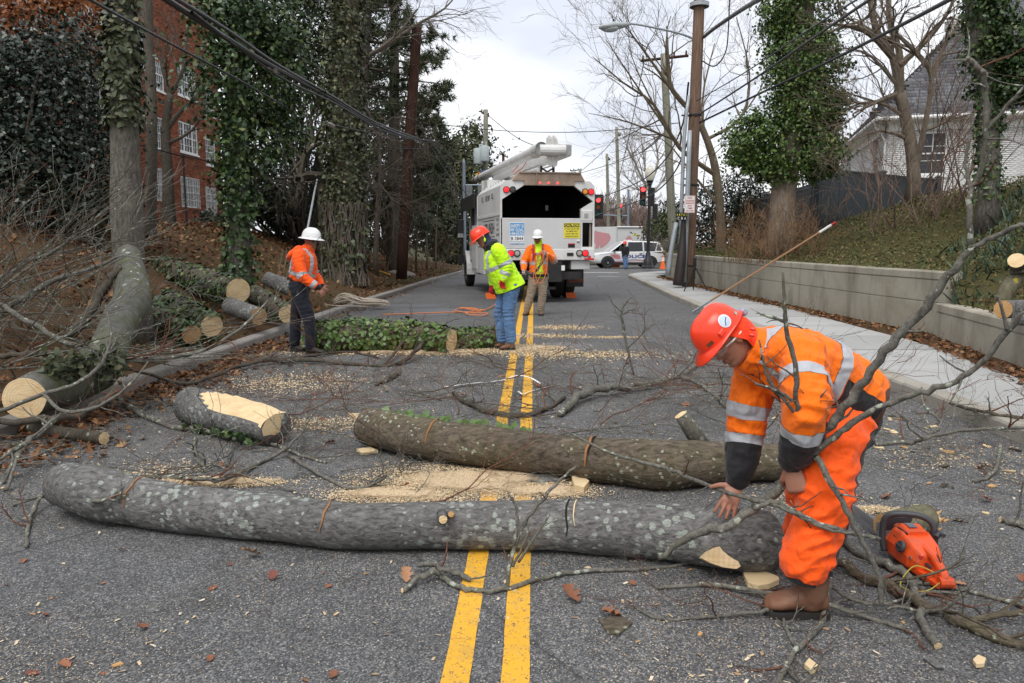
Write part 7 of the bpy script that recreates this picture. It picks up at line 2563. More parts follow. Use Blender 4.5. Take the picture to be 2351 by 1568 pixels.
rings(mb,[(col_c[2],latv * .118,frv * .112),(col_c[1],latv * .106,frv * .108),(W(1708,794,3.36),latv * .100,frv * .100)],24)
chain(mb,[(W(1950,902,3.55),.095),(W(1972,906,3.45),.10),(W(1960,918,3.32),.095)],14)
V,T = remesh(mb,.0075,3)
V0 = V.copy()
jts = [(elN,elN - shN,.020,.05,.13),(elF,elF - shF,.020,.05,.12),(shN,elN - shN,.016,.07,.15),(shF,elF - shF,.012,.06,.13),(wrN,wrN - elN,.010,.03,.08),(wrF,wrF - elF,.010,.028,.09),(W(1930,880,3.4),axd,.024,.075,.22),(W(1840,850,3.2),axd,.014,.09,.2),(W(1780,900,3.3),latv,.014,.07,.18)]
V = folds(V,T,jts,base=.009,seed=21)
tch = [(c,(a + b) / 2) for c,a,b in tor]
cid,arc,off = nearest_chain(V0,[tch,chN,chF])
Vp = V0 - np.array(nkc)
td,tl,tf = Vp @ np.array(axd),Vp @ np.array(latv),Vp @ np.array(frv)
E = np.stack([td,tl,tf,arc,(cid == 0) * 1.0,(cid == 1) * 1.0,(cid == 2) * 1.0,V0[:,0],V0[:,1],V0[:,2]],1)
lenN = sum((Vector(chN[i + 1][0]) - Vector(chN[i][0])).length for i in range(len(chN) - 1))
lenF = sum((Vector(chF[i + 1][0]) - Vector(chF[i][0])).length for i in range(len(chF) - 1))
def near_only(i,g): return lambda E: np.where(E[:,4 + i] > .5,g(E),-1.0)
bands = [
 ('cuff',M_BLKC,near_only(1,lambda E: E[:,3] - (lenN - .135))),('cuff',M_BLKC,near_only(2,lambda E: E[:,3] - (lenF - .155))),
 ('reflective_stripe',M_REFL,near_only(1,lambda E: np.minimum(E[:,3] - (lenN - .19),lenN - .135 - E[:,3]))),('reflective_stripe',M_REFL,near_only(2,lambda E: np.minimum(E[:,3] - (lenF - .205),lenF - .155 - E[:,3]))),
 ('reflective_stripe',M_REFL,near_only(1,lambda E: np.minimum(E[:,3] - .165,.225 - E[:,3]))),('reflective_stripe',M_REFL,near_only(2,lambda E: np.minimum(E[:,3] - .19,.245 - E[:,3]))),
 ('reflective_stripe',M_REFL,near_only(0,lambda E: np.minimum(E[:,0] - .285,.345 - E[:,0]))),
 ('reflective_stripe',M_REFL,near_only(0,lambda E: np.minimum(np.minimum(np.abs(E[:,1]) - .082,.135 - np.abs(E[:,1])),np.minimum(E[:,0] + .0,.285 - E[:,0])))),
 ('zip',M_BLKC,near_only(0,lambda E: np.where(E[:,2] > 0,np.minimum(.010 - np.abs(E[:,1]),E[:,0] - .02),-1.0))),
 ('side_panel',M_BLKC,near_only(0,lambda E: np.minimum(np.minimum(E[:,0] - .352,.58 - E[:,0]),np.minimum(E[:,2] - .03,E[:,1] + .02)))),
]
cur = T
for name,m,fun in bands:
 f = fun(E)
 V,E,pos_,cur = split(V,cur,f,E)
 tri_obj(name,V,pos_,m,pw,.0025)
tri_obj('jacket',V,cur,M_HVO,pw)
legN = [(W(1940,958,3.36),.125),(W(1934,975,3.33),.138),(W(1914,1020,3.2),.128),(W(1898,1105,3.12),.120),(W(1884,1190,3.09),.110),(W(1864,1245,3.06),.108),(W(1850,1290,3.04),.104)]
legF = [(W(1922,962,3.5),.125),(W(1915,985,3.53),.135),(W(1876,1050,3.58),.118),(W(1856,1110,3.62),.11),(W(1852,1170,3.67),.10),(W(1838,1215,3.71),.092),(W(1832,1240,3.74),.085)]
mb = MB()
mb.ball(W(1944,955,3.43),(.145,.165,.12),18,12)
chain(mb,legN,20); chain(mb,legF,18)
V,T = remesh(mb,.0075,3)
V0 = V.copy()
kN,kF = Vector(legN[3][0]),Vector(legF[3][0])
jts = [(kN,iv(.1,1,0),.020,.075,.16),(W(1868,1240,3.05),iv(.5,.8,0),.022,.06,.13),(W(1930,990,3.25),iv(-.4,.9,0),.014,.08,.16),(kF,iv(0,1,0),.016,.06,.13),(W(1835,1220,3.7),iv(0,1,0),.014,.045,.1),(W(1845,1310,3.0),iv(.2,1,0),.012,.05,.1)]
V = folds(V,T,jts,base=.008,seed=31)
cid,arc,off = nearest_chain(V0,[legN,legF])
back = np.array(iv(.97,.05,.05))
s = off @ back
lN = sum((Vector(legN[i + 1][0]) - Vector(legN[i][0])).length for i in range(6))
E = np.stack([s,arc,(cid == 0) * 1.0,(cid == 1) * 1.0],1)
bands = [
 ('trousers',M_GREYC,lambda E: np.where(E[:,1] < .62,E[:,0] - .93,-1.0)),
 ('chaps_edge',M_BLKC,lambda E: np.where(E[:,1] < .70,E[:,0] - .82 + .0 * E[:,1],-1.0)),
 ('hem_binding',M_BLKC,lambda E: np.where(E[:,2] > .5,E[:,1] - (lN + .082),-1.0)),
]
cur = T
for name,m,fun in bands:
 f = fun(E)
 V,E,pos_,cur = split(V,cur,f,E)
 tri_obj(name,V,pos_,m,pw,.002)
tri_obj('chaps',V,cur,M_HVR,pw)
mb = MB(); mb.lathe([(.165,-.016),(.172,-.014),(.172,.014),(.165,.016)],26,W(1972,930,3.43),axd); mb.build('belt',simple('brown_belt',(.07,.025,.015),.5),pw)
mb = MB(); c = W(1896,1312,2.99); mb.box(c,(.028,.02,.05),bev=.004); mb.box(c + iv(.5,.2,.3) * .012,(.02,.026,.02)); mb.build('buckle',M_BLKC,pw)
boot(pw,W(1862,1362,3.06),G(1752,1406,0),mat=M_LEATHER,shaft=.13,vox=.005,S=1.28)
boot(pw,W(1838,1232,3.80),G(1768,1252,0) if False else W(1838,1232,3.80) + Vector((-.20,-.04,0)),mat=M_LEATHER,shaft=.1,vox=.006,S=1.08)
 # chainsaw on the road
c0 = G(2130,1325,0)
zs = .0
csaw = thing('chainsaw','orange chainsaw with dark wrap handle lying on the road behind the boot','chainsaw',(c0.x,c0.y,0))
M_SAWO = simple('saw_orange_plastic',(.80,.085,.012),.42,0,.5,.12,24,.1,120,.7,(.22,.10,.06))
M_SAWD = simple('saw_grey_plastic',(.045,.045,.05),.45)
A_ = G(2168,1318,.075); B_ = G(2050,1228,.075)          # rear handle end, front of the engine
fd = (B_ - A_); fd.z = 0; fl = fd.length; fd.normalize()
sd = fd.cross(Vector((0,0,1)))                                # right of the saw
if sd.dot(iv(0,0,1)) < 0: pass
Mx = Matrix((fd,sd,Vector((0,0,1)))).transposed() * .87
O = Vector((A_.x,A_.y,0))
SK_ = .87
def cs(f_,s_,z_): return O + (fd * f_ + sd * s_ + Vector((0,0,z_ * .88))) * SK_
nr = 1 if sd.dot(iv(0,0,1)) > 0 else -1                       # sign of the side facing us
mb = MB()
def csec(f_,w0,w1,z0,z1): return [cs(f_,-w0,z0),cs(f_,-w0 * 1.02,(z0 + z1) * .5),cs(f_,-w1,z1),cs(f_,w1,z1),cs(f_,w0 * 1.02,(z0 + z1) * .5),cs(f_,w0,z0)]
secs = [csec(.13,.065,.05,.045,.15),csec(.20,.095,.072,.035,.19),csec(.30,.10,.075,.035,.225),csec(.40,.10,.07,.035,.215),csec(.46,.09,.06,.045,.16)]
loft(mb,secs)
b_ = mb.build('housing',M_SAWO,csaw,fixn=True)
bm_mod = b_.modifiers.new('bev','BEVEL'); bm_mod.width = .012; bm_mod.segments = 2
mb = MB()     # rear handle: loop and guard plate
mb.tube([cs(.20,0,.17),cs(.10,0,.15),cs(.02,0,.105),cs(-.01,0,.07)],[.022,.02,.02,.02],10)
mb.tube([cs(-.012,-.035,.055),cs(-.015,.035,.055)],[.024,.024],10)
mb.tube([cs(.18,0,.06),cs(.08,0,.045),cs(-.01,0,.05)],[.024,.022,.022],10)
mb.build('rear_handle',M_SAWO,csaw,fixn=True)
mb = MB(); loft(mb,[csec(-.02,.05,.05,.02,.045),csec(.10,.06,.06,.016,.05),csec(.22,.085,.085,.03,.06)])
mb.build('hand_plate',M_SAWO,csaw,fixn=True)
mb = MB()     # wrap handle over the top
hp_ = smooth_path([tuple(cs(.40,nr * .115,.05)),tuple(cs(.42,nr * .122,.16)),tuple(cs(.42,nr * .11,.265)),tuple(cs(.40,nr * .05,.30)),tuple(cs(.36,-nr * .06,.30)),tuple(cs(.33,-nr * .115,.25)),tuple(cs(.31,-nr * .118,.13))],5)
mb.tube([Vector(p) for p in hp_],[.0155] * len(hp_),10); mb.build('front_handle',M_SAWD,csaw,smooth=True)
mb = MB()     # front hand guard
loft(mb,[csec(.485,.07,.085,.15,.24),csec(.50,.07,.085,.15,.24)]); mb.build('hand_guard',M_SAWD,csaw,fixn=True)
mb = MB(); sy_ = nr * .02
gb = [cs(.42,sy_ ,.05),cs(.46,sy_,.115),cs(1.0,sy_,.105),cs(1.045,sy_,.088),cs(1.06,sy_,.065),cs(1.045,sy_,.042),cs(1.0,sy_,.03),cs(.46,sy_,.035)]
mb.prism(gb,sd * .006); bar = mb.build('guide_bar',simple('grey_guide_bar',(.33,.34,.35),.4,.6,dirt=.3),csaw,fixn=True)
text_on(bar,'HUSQVARNA',tuple(basis_of(bar).inverted() @ cs(.78,sy_ + (.008 if nr > 0 else -.002),.07)),tuple(-fd) if nr > 0 else tuple(fd),(0,0,-1) if False else (0,0,1),.028,.22,simple('bar_print',(.15,.15,.16),.5),dz=.001)
mb = MB()
ch_ = [cs(.44,sy_,.122),cs(1.0,sy_,.111),cs(1.05,sy_,.093),cs(1.067,sy_,.065),cs(1.05,sy_,.036),cs(1.0,sy_,.024),cs(.44,sy_,.029)]
for a,b in zip(ch_[:-1],ch_[1:]):
 m = max(1,int((b - a).length / .018))
 for i in range(m):
  p = a.lerp(b,(i + .5) / m); mb.box(p + sd * .003,(.012,.008,.011),Mx)
o = mb.build('saw_chain',M_CHROME,csaw); o['kind'] = 'stuff'
mb = MB(); mb.lathe([(.028,0),(.03,.006),(.026,.018),(.001,.02)],14,cs(.245,nr * .098,.15),sd * nr + Vector((0,0,.4))); mb.box(cs(.245,nr * .118,.16),(.05,.01,.012),Mx); mb.build('fuel_cap',M_SAWD,csaw)
mb = MB()     # top cover with cooling slots
loft(mb,[csec(.27,.055,.045,.215,.238),csec(.36,.06,.05,.215,.25),csec(.43,.055,.04,.19,.225)]); tc_ = mb.build('top_cover',M_SAWO,csaw,fixn=True)
mb = MB()
for k in range(9):
 for r_ in range(3): mb.box(cs(.275 + k * .011,nr * (.082 - r_ * .012),.165 + r_ * .026),(.005,.012,.019),Mx)
o = mb.build('cooling_slots',M_BLKC,csaw); o['kind'] = 'stuff'
mb = MB(); mb.box(cs(.335,nr * .01,.252),(.06,.045,.004),Mx); mb.build('badge',simple('badge_grey',(.16,.17,.2),.4),csaw)
mb = MB(); mb.tube([cs(.27,-nr * .10,.2),cs(.29,-nr * .13,.22)],[.013,.013],8); mb.tube([cs(.25,-nr * .13,.22),cs(.33,-nr * .13,.22)],[.011,.011],8); mb.build('starter_grip',M_SAWD,csaw)
mb = MB(); mb.box(cs(.185,nr * .088,.115),(.045,.004,.014),Mx,bev=.001); mb.build('silver_label',M_CHROME,csaw)
mb = MB(); mb.box(cs(.10,nr * .03,.10),(.05,.014,.018),Mx,bev=.004); mb.build('trigger',M_SAWD,csaw)
mb = MB(); mb.box(cs(.14,nr * .05,.135),(.02,.02,.022),Mx,bev=.003); mb.build('red_stop_switch',M_RPRINT,csaw)
mb = MB(); lp_ = smooth_path([tuple(cs(.02,nr * .03,.09)),tuple(cs(.10,nr * .09,.10)),tuple(cs(.09,nr * .15,.06)),tuple(cs(.05,nr * .20,.01)),tuple(cs(.0,nr * .20,.008)),tuple(cs(-.05,nr * .12,.02)),tuple(cs(-.02,nr * .03,.06))],4)
mb.tube([Vector(p) for p in lp_],[.003] * len(lp_),5,cap=False); mb.build('lanyard',simple('yellow_cord',(.42,.33,.05),.7),csaw)
# ================================================================== FELLED LOGS
def logpath(pts,n=5):
 """[(px,py,dpx[,lift])] lying on the ground -> [(Vector, r)]"""
 out = []
 for p in pts:
  px,py,dp = p[:3]
  lift = p[3] if len(p) > 3 else 0.0
  r = .12
  for _ in range(6):
   c = G(px,py,r + lift)
   r = dp / 2 * mpp(c.y)
  out.append((*c,r))
 return [(Vector([float(v) for v in s[:3]]),float(s[3])) for s in smooth_path(out,n)]
def bpath(pts,n=5):
 """[(px,py,Y,dpx)]"""
 return path_w([(a,b,Y,d / 2 * mpp(Y)) for a,b,Y,d in pts],n)
def cut_face(root,c,ax,r,mat,seed=0,name='cut_end',sq=1.0,proud=.004):
 ax = Vector(ax).normalized()
 z = Vector((0,0,1)); u = ax.cross(z).normalized(); w = u.cross(ax)
 mb = MB()
 n = 36
 rows = []
 for q in (1,.93,.6,.3):
  for k in range(n):
   a = 2 * pi * k / n
   f = r * q * (1 + .045 * noise.noise(Vector((cos(a) * 1.5,sin(a) * 1.5,seed))) + .02 * noise.noise(Vector((cos(a) * 6,sin(a) * 6,seed))))
   rows.append((cos(a) * f * sq,sin(a) * f,.004 * noise.noise(Vector((cos(a) * q * 3,sin(a) * q * 3,seed + 4)))))
 rows.append((0,0,0))
 fs = [(j * n + k,j * n + (k + 1) % n,(j + 1) * n + (k + 1) % n,(j + 1) * n + k) for j in range(3) for k in range(n)] + [(3 * n + k,3 * n + (k + 1) % n,4 * n) for k in range(n)]
 mb.add(rows,fs)
 o = mb.build(name,mat,root,world=False,smooth=True)
 M = Matrix((u,w,-ax if u.cross(w).dot(ax) < 0 else ax)).transposed().to_4x4()
 M.translation = c + ax * proud
 o.matrix_basis = basis_of(root).inverted() @ M
 return o
def log(label,path,mat,seed,ends=(None,None),group=None,rough=.05,n=48,kerf=(),name='felled_log',cat='log',dens=6,flat_end=(True,True),knots=()):
 rng = np.random.default_rng(seed)
 P = [(Vector(s[:3]),s[3]) for s in smooth_path([(*p,r) for p,r in path],dens)]
 root = thing(name,label,cat,(P[len(P) // 2][0].x,P[len(P) // 2][0].y,max(0,P[len(P) // 2][0].z - P[len(P) // 2][1])),0,group)
 mb = MB()
 mb.tube([p for p,r in P],[r for p,r in P],n,True)
 m = len(P)
 sd = seed * 3.7
 for i in range(m):
  c,r = P[i]
  for k in range(n):
   v = Vector(mb.v[i * n + k]); o = v - c
   f = 1 + rough * (1.4 * noise.noise(v * 3.2 + Vector((sd,0,0))) + .6 * noise.noise(v * 11 + Vector((0,sd,0))) + .35 * noise.noise(v * 34) - .75 * max(0,.35 - abs(noise.noise(Vector((v.x * 5,v.y * 24,v.z * 24 + sd))))))
   for kp,kr,ka in knots: f += ka * exp(-((v - kp).length / kr) ** 2)
   mb.v[i * n + k] = tuple(c + o * f)
 mb.build('bark',mat,root,smooth=True)
 for e,(mt,i,j) in enumerate(((ends[0],0,1),(ends[1],-1,-2))):
  if mt: cut_face(root,P[i][0],P[i][0] - P[j][0],P[i][1] * .985,mt,seed + e)
 L = len(P) - 1
 for t,a0,a1,w,mt in kerf:        # shallow saw marks across the bark: arc a0..a1 (0 = up, towards us positive)
  x = t * L; i = min(int(x),L - 1)
  c = P[i][0].lerp(P[i + 1][0],x - i); r = P[i][1] + (P[i + 1][1] - P[i][1]) * (x - i)
  ax = (P[i + 1][0] - P[i][0]).normalized()
  u = Vector((0,0,1)); u = (u - ax * u.dot(ax)).normalized(); s = ax.cross(u)
  if s.dot(iv(0,0,1)) < 0: s = -s
  mb = MB()
  vs = []
  nn = 22
  for k in range(nn + 1):
   a = a0 + (a1 - a0) * k / nn
   ww = w * (.35 + .65 * sin(pi * (k + .5) / (nn + 1)))
   sh = .012 * noise.noise(Vector((a * 2,seed,t * 9)))
   q = c + ax * sh + (u * cos(a) + s * sin(a)) * r * (1.02 + rough * .5)
   q2 = c + ax * sh + (u * cos(a) + s * sin(a)) * r * .93
   vs += [q2 - ax * ww,q - ax * ww,q + ax * ww,q2 + ax * ww]
  mb.add(vs,[(4 * k + e,4 * k + e + 1,4 * k + 4 + e + 1,4 * k + 4 + e) for k in range(nn) for e in range(3)])
  mb.build('saw_mark',mt,root)
 return root,P
M_KBLK = simple('dark_saw_slot',(.012,.008,.005),.95)
pp = logpath([(150,1112,104,.03),(215,1128,124,.03),(300,1146,116,.012),(420,1166,112),(600,1186,112),(800,1206,110),(1000,1206,112),(1200,1204,118),(1400,1212,124),(1550,1222,134),(1640,1232,142),(1710,1240,146),(1762,1240,138)])
k1,k2 = W(1022,1180,3.62),W(492,1160,3.85)
lg,P = log('long grey lichen-spotted log lying across the yellow lines in front',pp,M_BARK_G,1,(None,M_SPLIT),dens=3,n=60,kerf=[(.185,-.5,1.5,.0045,M_SAWN),(.40,-.5,1.55,.0045,M_SAWN),(.625,-.5,1.6,.0055,M_KBLK),(.632,-.5,1.2,.003,M_SPLIT)],knots=[(k1,.05,.16),(k2,.05,.10),(W(1650,1290,3.42),.10,.10),(W(1745,1240,3.45),.12,.06)])
def stub(root,px,py,Y,r,L,d,mat=M_CUT,bark=None):
 c = W(px,py,Y); d = Vector(d).normalized()
 mb = MB(); mb.tube([c - d * .06,c + d * L * .6,c + d * L],[r * 1.35,r * 1.1,r],14); s = mb.build('branch_stub',bark or M_BARK_G,root,smooth=True)
 cut_face(s,c + d * L,d,r * .97,mat,3,'cut_face')
 return s
stub(lg,1016,1188,3.585,.021,.03,iv(.15,.05,1)); stub(lg,1034,1180,3.60,.015,.02,iv(.2,-.2,1),M_CUT_O)
mb = MB(); mb.lathe([(.016,.002),(.009,-.01),(.001,-.03)],12,W(493,1165,3.93),iv(0,-.1,1)); mb.build('knot_hole',M_KBLK,lg)
mb = MB()
sl = [(1610,1281),(1622,1268),(1640,1257),(1662,1252),(1678,1253),(1688,1262),(1690,1280),(1700,1300),(1690,1306),(1660,1302),(1630,1292)]
pts = [W(x,y,3.365 + .0007 * (1290 - y)) for x,y in sl]
nn_ = iv(0,-.3,1)
mb.prism(pts,-nn_ * .05); mb.build('slice_face',M_CUT,lg,fixn=True)
mb = MB()
for a,b in (((1768,1222),(1780,1285)),((1762,1250),(1783,1268)),((1764,1285),(1776,1225))):
 p,q = W(*a,3.5),W(*b,3.5); mb.tube([p,p.lerp(q,.5) + iv(1,0,.3) * .012,q],[.006,.016,.004],5)
mb.build('splinters',M_CUT_O,lg)
pp = logpath([(850,978,90),(920,996,96),(1000,1010,98),(1150,1030,98),(1300,1048,100),(1420,1058,108),(1520,1066,112),(1600,1064,104),(1700,1062,92),(1775,1060,86)])
lg2,P2_ = log('thick brown log with ivy sprigs lying behind the grey lichen-spotted one',pp,M_BARK_B,2,(None,M_CUT_O),dens=3,n=56,kerf=[(.225,-.45,1.5,.006,M_SAWN),(.495,-.45,1.65,.008,M_SAWN),(.50,-.3,1.3,.003,M_KBLK)],knots=[(W(1530,1105,4.75),.16,.14),(W(1640,1075,4.8),.10,.12)],rough=.06)
stub(lg2,1600,1008,5.0,.045,.20,iv(-.55,-.80,.1),M_CUT,M_TWIG)
mb = MB()
for x,y in ((1568,1036),(1580,1046),(1572,1054),(1562,1060)):
 c = W(x,y,4.74); mb.add([c + iv(-1,-.5,0) * .022,c + iv(1,-.8,.1) * .02,c + iv(.8,.8,.2) * .026,c + iv(-.7,1,.1) * .018],[(0,1,2,3)])
mb.build('peeled_patch',M_SPLIT,lg2)
rng = np.random.default_rng(61)
pos,yd = [],[]
for t in np.linspace(900,1215,34):
 k = (t - 850) / 925 * (len(P2_) - 1); i = int(k); c = P2_[i][0].lerp(P2_[i + 1][0],k - i); r = P2_[i][1] * 1.07
 a = rng.normal() * .25 - .35; c = c + Vector((0,-sin(a) * r + .01,cos(a) * r))
 pos.append(tuple(c)); yd.append(tuple(iv(rng.normal(),rng.normal() * .6,.4)))
n = len(pos)
leaf_parts('ivy_leaf',lg2,(np.array(pos),rdirs(n,rng) * .6 + np.array(iv(0,-.5,.8)),np.array(yd),rng.uniform(.045,.075,n)),M_IVY_B,IVY_T,n,rng)
pp = logpath([(437,930,88),(500,945,92),(570,962,92),(634,982,86)])
P = [(Vector(s[:3]),s[3]) for s in smooth_path([(*p,r) for p,r in pp],8)]
root = thing('split_log','short grey log with a long pale split face on top','log',(P[10][0].x,P[10][0].y,0))
n,m = 30,len(P)
mb = MB(); mb.tube([p for p,r in P],[r for p,r in P],n,True)
fl_ = []
pn = (Vector((0,0,1)) + iv(.25,0,.45)).normalized()
for i in range(m):
 c,r = P[i]
 t = i / (m - 1)
 lim = r * (1.2 if t < .2 else .72 - .42 * (t - .2) / .8 + .10 * sin(t * 9))
 for k in range(n):
  v = Vector(mb.v[i * n + k]); o = v - c
  o *= 1 + .05 * noise.noise(v * 5) + .03 * noise.noise(v * 16)
  h = o.dot(pn)
  if h > lim: o -= pn * (h - lim); fl_.append(i * n + k)
  mb.v[i * n + k] = tuple(c + o)
fs_ = set(fl_)
bark_f = [f for f in mb.f if not all(q in fs_ for q in f) or len(f) > 4]
face_f = [f for f in mb.f if all(q in fs_ for q in f) and len(f) == 4]
a = MB(); a.add(mb.v,bark_f); a.build('bark',M_BARK_G,root,smooth=True)
ups = pn * .003
a = MB(); a.add([Vector(v) + ups for v in mb.v],face_f); a.build('split_face',simple('grained_split_wood',(.66,.50,.29),.7,0,.2,.25,14,.5,34,.45,(.42,.27,.13)),root)
d = (P[-1][0] - P[-2][0]).normalized()
cf = cut_face(root,P[-1][0] - pn * .025,d,P[-1][1] * .90,M_CUT,9,proud=.006)
rng = np.random.default_rng(62)
pos = np.array([tuple(W(rng.uniform(415,600),0,1)) for _ in range(1)])
pos = []
for _ in range(150):
 x = rng.uniform(412,590); c = G(x,958 + (x - 412) * .32 + rng.normal() * 9,rng.uniform(.01,.09)); pos.append(tuple(c))
pos = np.array(pos); n = len(pos)
leaf_parts('ivy_leaf',root,(pos,rdirs(n,rng) + np.array([0,-.4,.5]),rdirs(n,rng),rng.uniform(.035,.065,n)),M_IVY,IVY_T,90,rng)
log('thin cut pole with a pale end lying in the left gutter',logpath([(60,978,27),(110,988,29),(180,998,30),(238,1006,30)]),M_BARK_D,5,(None,M_CUT),n=16)
pp = bpath([(56,914,5.7,98),(104,895,6.1,101),(170,872,6.4,104),(220,850,6.75,98),(248,808,7.1,88),(262,768,7.4,80),(280,728,7.7,78),(302,692,8.0,82),(304,655,8.4,76),(298,615,8.9,62),(294,585,9.3,52)])
lg3,P3_ = log('crooked mossy trunk over the left kerb with a big round pale cut end',pp,M_BARK_M,6,(M_CUT,None),rough=.045,knots=[(W(308,690,7.9),.12,.06)],cat='log',name='crooked_trunk')
rng = np.random.default_rng(63)
pos = []
for _ in range(420):
 x = rng.uniform(95,285); y0 = 852 - (x - 95) * .10 + rng.normal() * 20; pos.append(tuple(W(x,y0,np.interp(x,[95,285],[5.95,6.55]) + rng.uniform(-.05,.1))))
pos = np.array(pos); n = len(pos)
leaf_parts('ivy_leaf',lg3,(pos,rdirs(n,rng) * .7 + np.array([0,-.5,.6]),rdirs(n,rng),rng.uniform(.035,.07,n)),M_IVY_D,IVY_T,200,rng)
def ivy_log(label,path,n_leaf,ends,seed,size=.065,ind=140,mat=M_IVY_B,mat_b=None,puff=.07,side=None,group=None,kerf=()):
 r_,P_ = log(label,path,mat_b or M_BARK_B,seed,ends,group,n=20,kerf=kerf)
 rng = np.random.default_rng(seed + 100)
 d = trunk_ivy(P_,n_leaf,size,rng,IVY_T,puff,0,1,side)
 k = d[0][:,2] > .01
 d = tuple(x[k] for x in d)
 o = np.argsort(np.linalg.norm(d[0] - np.array([0,0,CAMH]),axis=1) - d[3] * 6)
 leaf_parts('ivy_leaf',r_,tuple(x[o] for x in d),mat,IVY_T,ind,rng)
 return r_,P_
ivy_log('long ivy-covered log lying across the lane at the left workers\' feet',logpath([(712,774,64),(780,772,70),(860,770,68),(950,772,64),(1036,782,54)]),2300,(None,M_CUT),11,.07,260)
ivy_log('shorter ivy-covered log ending at the jeans worker\'s boots',logpath([(1050,776,46),(1095,776,46),(1148,774,44)]),800,(M_CUT,None),12,.06,120,puff=.04)
def banklog(label,a,b,dpa,dpb,n_leaf,seed,mat_b=M_BARK_D,ends=(None,M_CUT),Ys=None,size=.07):
 """a far end, b cut end facing us: (px,py)"""
 def put(px,py,dp,Y):
  Y = Y or on_ground(px,py + dp * .42,zbl,6.5,24).y
  return (*W(px,py,Y),dp / 2 * mpp(Y))
 pa_ = [put(*a,dpa,Ys and Ys[0]),put(*b,dpb,Ys and Ys[1])]
 pa_ = [(Vector(q[:3]),q[3]) for q in smooth_path([pa_[0],tuple((x + y) / 2 for x,y in zip(*pa_)),pa_[1]],4)]
 if n_leaf: return ivy_log(label,pa_,n_leaf,ends,seed,size,90,M_IVY,mat_b,.05)
 return log(label,pa_,mat_b,seed,ends,n=20)
banklog('ivy-covered log on the bank with an oval pale cut, behind the crooked trunk',(370,612),(546,668),48,60,1500,13,Ys=(14.5,12.4))
banklog('low ivy-strewn log with a round pale cut near the left kerb',(385,690),(486,748),54,54,1000,14,Ys=(11.4,10.3))
banklog('short ivy log with a slanted orange cut left of the round-ended one',(352,716),(440,768),46,46,800,15,ends=(None,M_CUT_O),Ys=(10.6,9.8))
banklog('bare grey log with its cut turned right, below the oval cut log',(528,702),(594,726),40,40,0,16,M_BARK_G,(None,M_CUT_O),Ys=(12.3,11.6))
banklog('dark mossy log ending in a tan cut behind the navy trousers',(585,676),(660,720),44,44,200,17,Ys=(13.6,12.4))
banklog('grey log higher on the bank behind the orange jacket',(612,640),(672,665),36,36,0,18,M_BARK_G,(None,M_CUT_O))
c = on_ground(2330,622,zbr,5)
Yr = 8.9
log('upright stub log with a round pale top on the right bank',[(Vector(W(2338,628,Yr)),.085),(Vector(W(2336,612,Yr)),.085),(Vector(W(2333,598,Yr - .12)),.088)],M_BARK_D,31,(None,M_CUT),n=18)
log('yellow-lichened log leaning below the pale-topped stub on the right bank',[(Vector(W(2348,622,Yr + .1)),.075),(Vector(W(2318,655,Yr)),.085),(Vector(W(2300,690,Yr)),.08)],bark_mat('yellow_lichen_bark',(.09,.08,.05),(.19,.17,.12),.9,.3,24,(1,1,.5),.6,(.40,.33,.04),7),32,n=18)
log('fallen grey log with a tan cut above the low wall at right',[(Vector(W(2420,706,8.7)),.10),(Vector(W(2350,708,8.6)),.098),(Vector(W(2302,710,8.4)),.10)],M_BARK_G,33,(None,M_CUT_O),n=18)
log('smaller grey log lying before the tan-cut one on the low wall',[(Vector(W(2430,738,8.2)),.07),(Vector(W(2330,732,8.2)),.07)],M_BARK_G,34,(None,None),n=16)
cl = G(2075,1232,.09)
lgh,_p = log('short hollow log with an orange broken end behind the chainsaw',[(G(2035,1212,.075),.078),(G(2075,1200,.078),.08),(G(2125,1190,.075),.078)],bark_mat('greenish_lichen_bark',(.10,.095,.06),(.20,.19,.13),.9,.4,26,(1,1,.5),.7,(.33,.37,.27),9),35,(M_CUT_O,M_CUT_O),n=20)
d = (_p[0][0] - _p[1][0]).normalized()
mb = MB(); mb.lathe([(.042,.012),(.036,.002),(.001,.0)],16,_p[0][0] + d * .002,d); mb.build('hollow',M_KBLK,lgh)
mb = MB()
rng = np.random.default_rng(66)
for k in range(14):
 q = _p[-1][0] + Vector(rng.normal(size=3)) * .035; mb.tube([q,q + (_p[-1][0] - _p[-2][0]).normalized() * .05 + Vector((0,0,.03)) * rng.random()],[.012,.003],4)
mb.build('splinters',M_CUT_O,lgh)
def chunk(label,px,shape,Y=None,mat=M_SPLIT,th=.02,z=.004,tilt=(0,0,1),name='wood_slice',cat='wood slice',group=None):
 pts = [G(x,y,z) for x,y in shape]
 mb = MB(); mb.prism([p + Vector((0,0,.3 * th * noise.noise(p * 30))) for p in pts],Vector(tilt).normalized() * th)
 return tag(recenter(mb.build(name,mat,fixn=True)),label,cat,group)
chunk('curved pale wood slice lying before the log\'s thick end',0,[(1703,1312),(1720,1310),(1745,1318),(1785,1334),(1788,1342),(1765,1352),(1740,1356),(1716,1348),(1708,1332)],th=.025)
chunk('pale splinter wedge beside the left end of the brown log',0,[(798,952),(842,955),(846,975),(836,978)],th=.02)
chunk('pale wood chip under the left end of the brown log',0,[(818,1036),(850,1032),(868,1040),(830,1046)],th=.02)
chunk('jagged pale block beside the yellow line between the logs',0,[(1312,1110),(1335,1104),(1352,1118),(1340,1132),(1318,1126)],th=.04)
chunk('grey flake of bark with pale inside between the two long logs',0,[(1195,1106),(1225,1088),(1270,1098),(1290,1106),(1240,1110)],mat=M_BARK_G,th=.015)
chunk('flat piece of brown bark on the asphalt near the big dead leaf',0,[(1375,1425),(1420,1412),(1452,1432),(1420,1458),(1395,1456)],mat=M_BARK_B,th=.006)
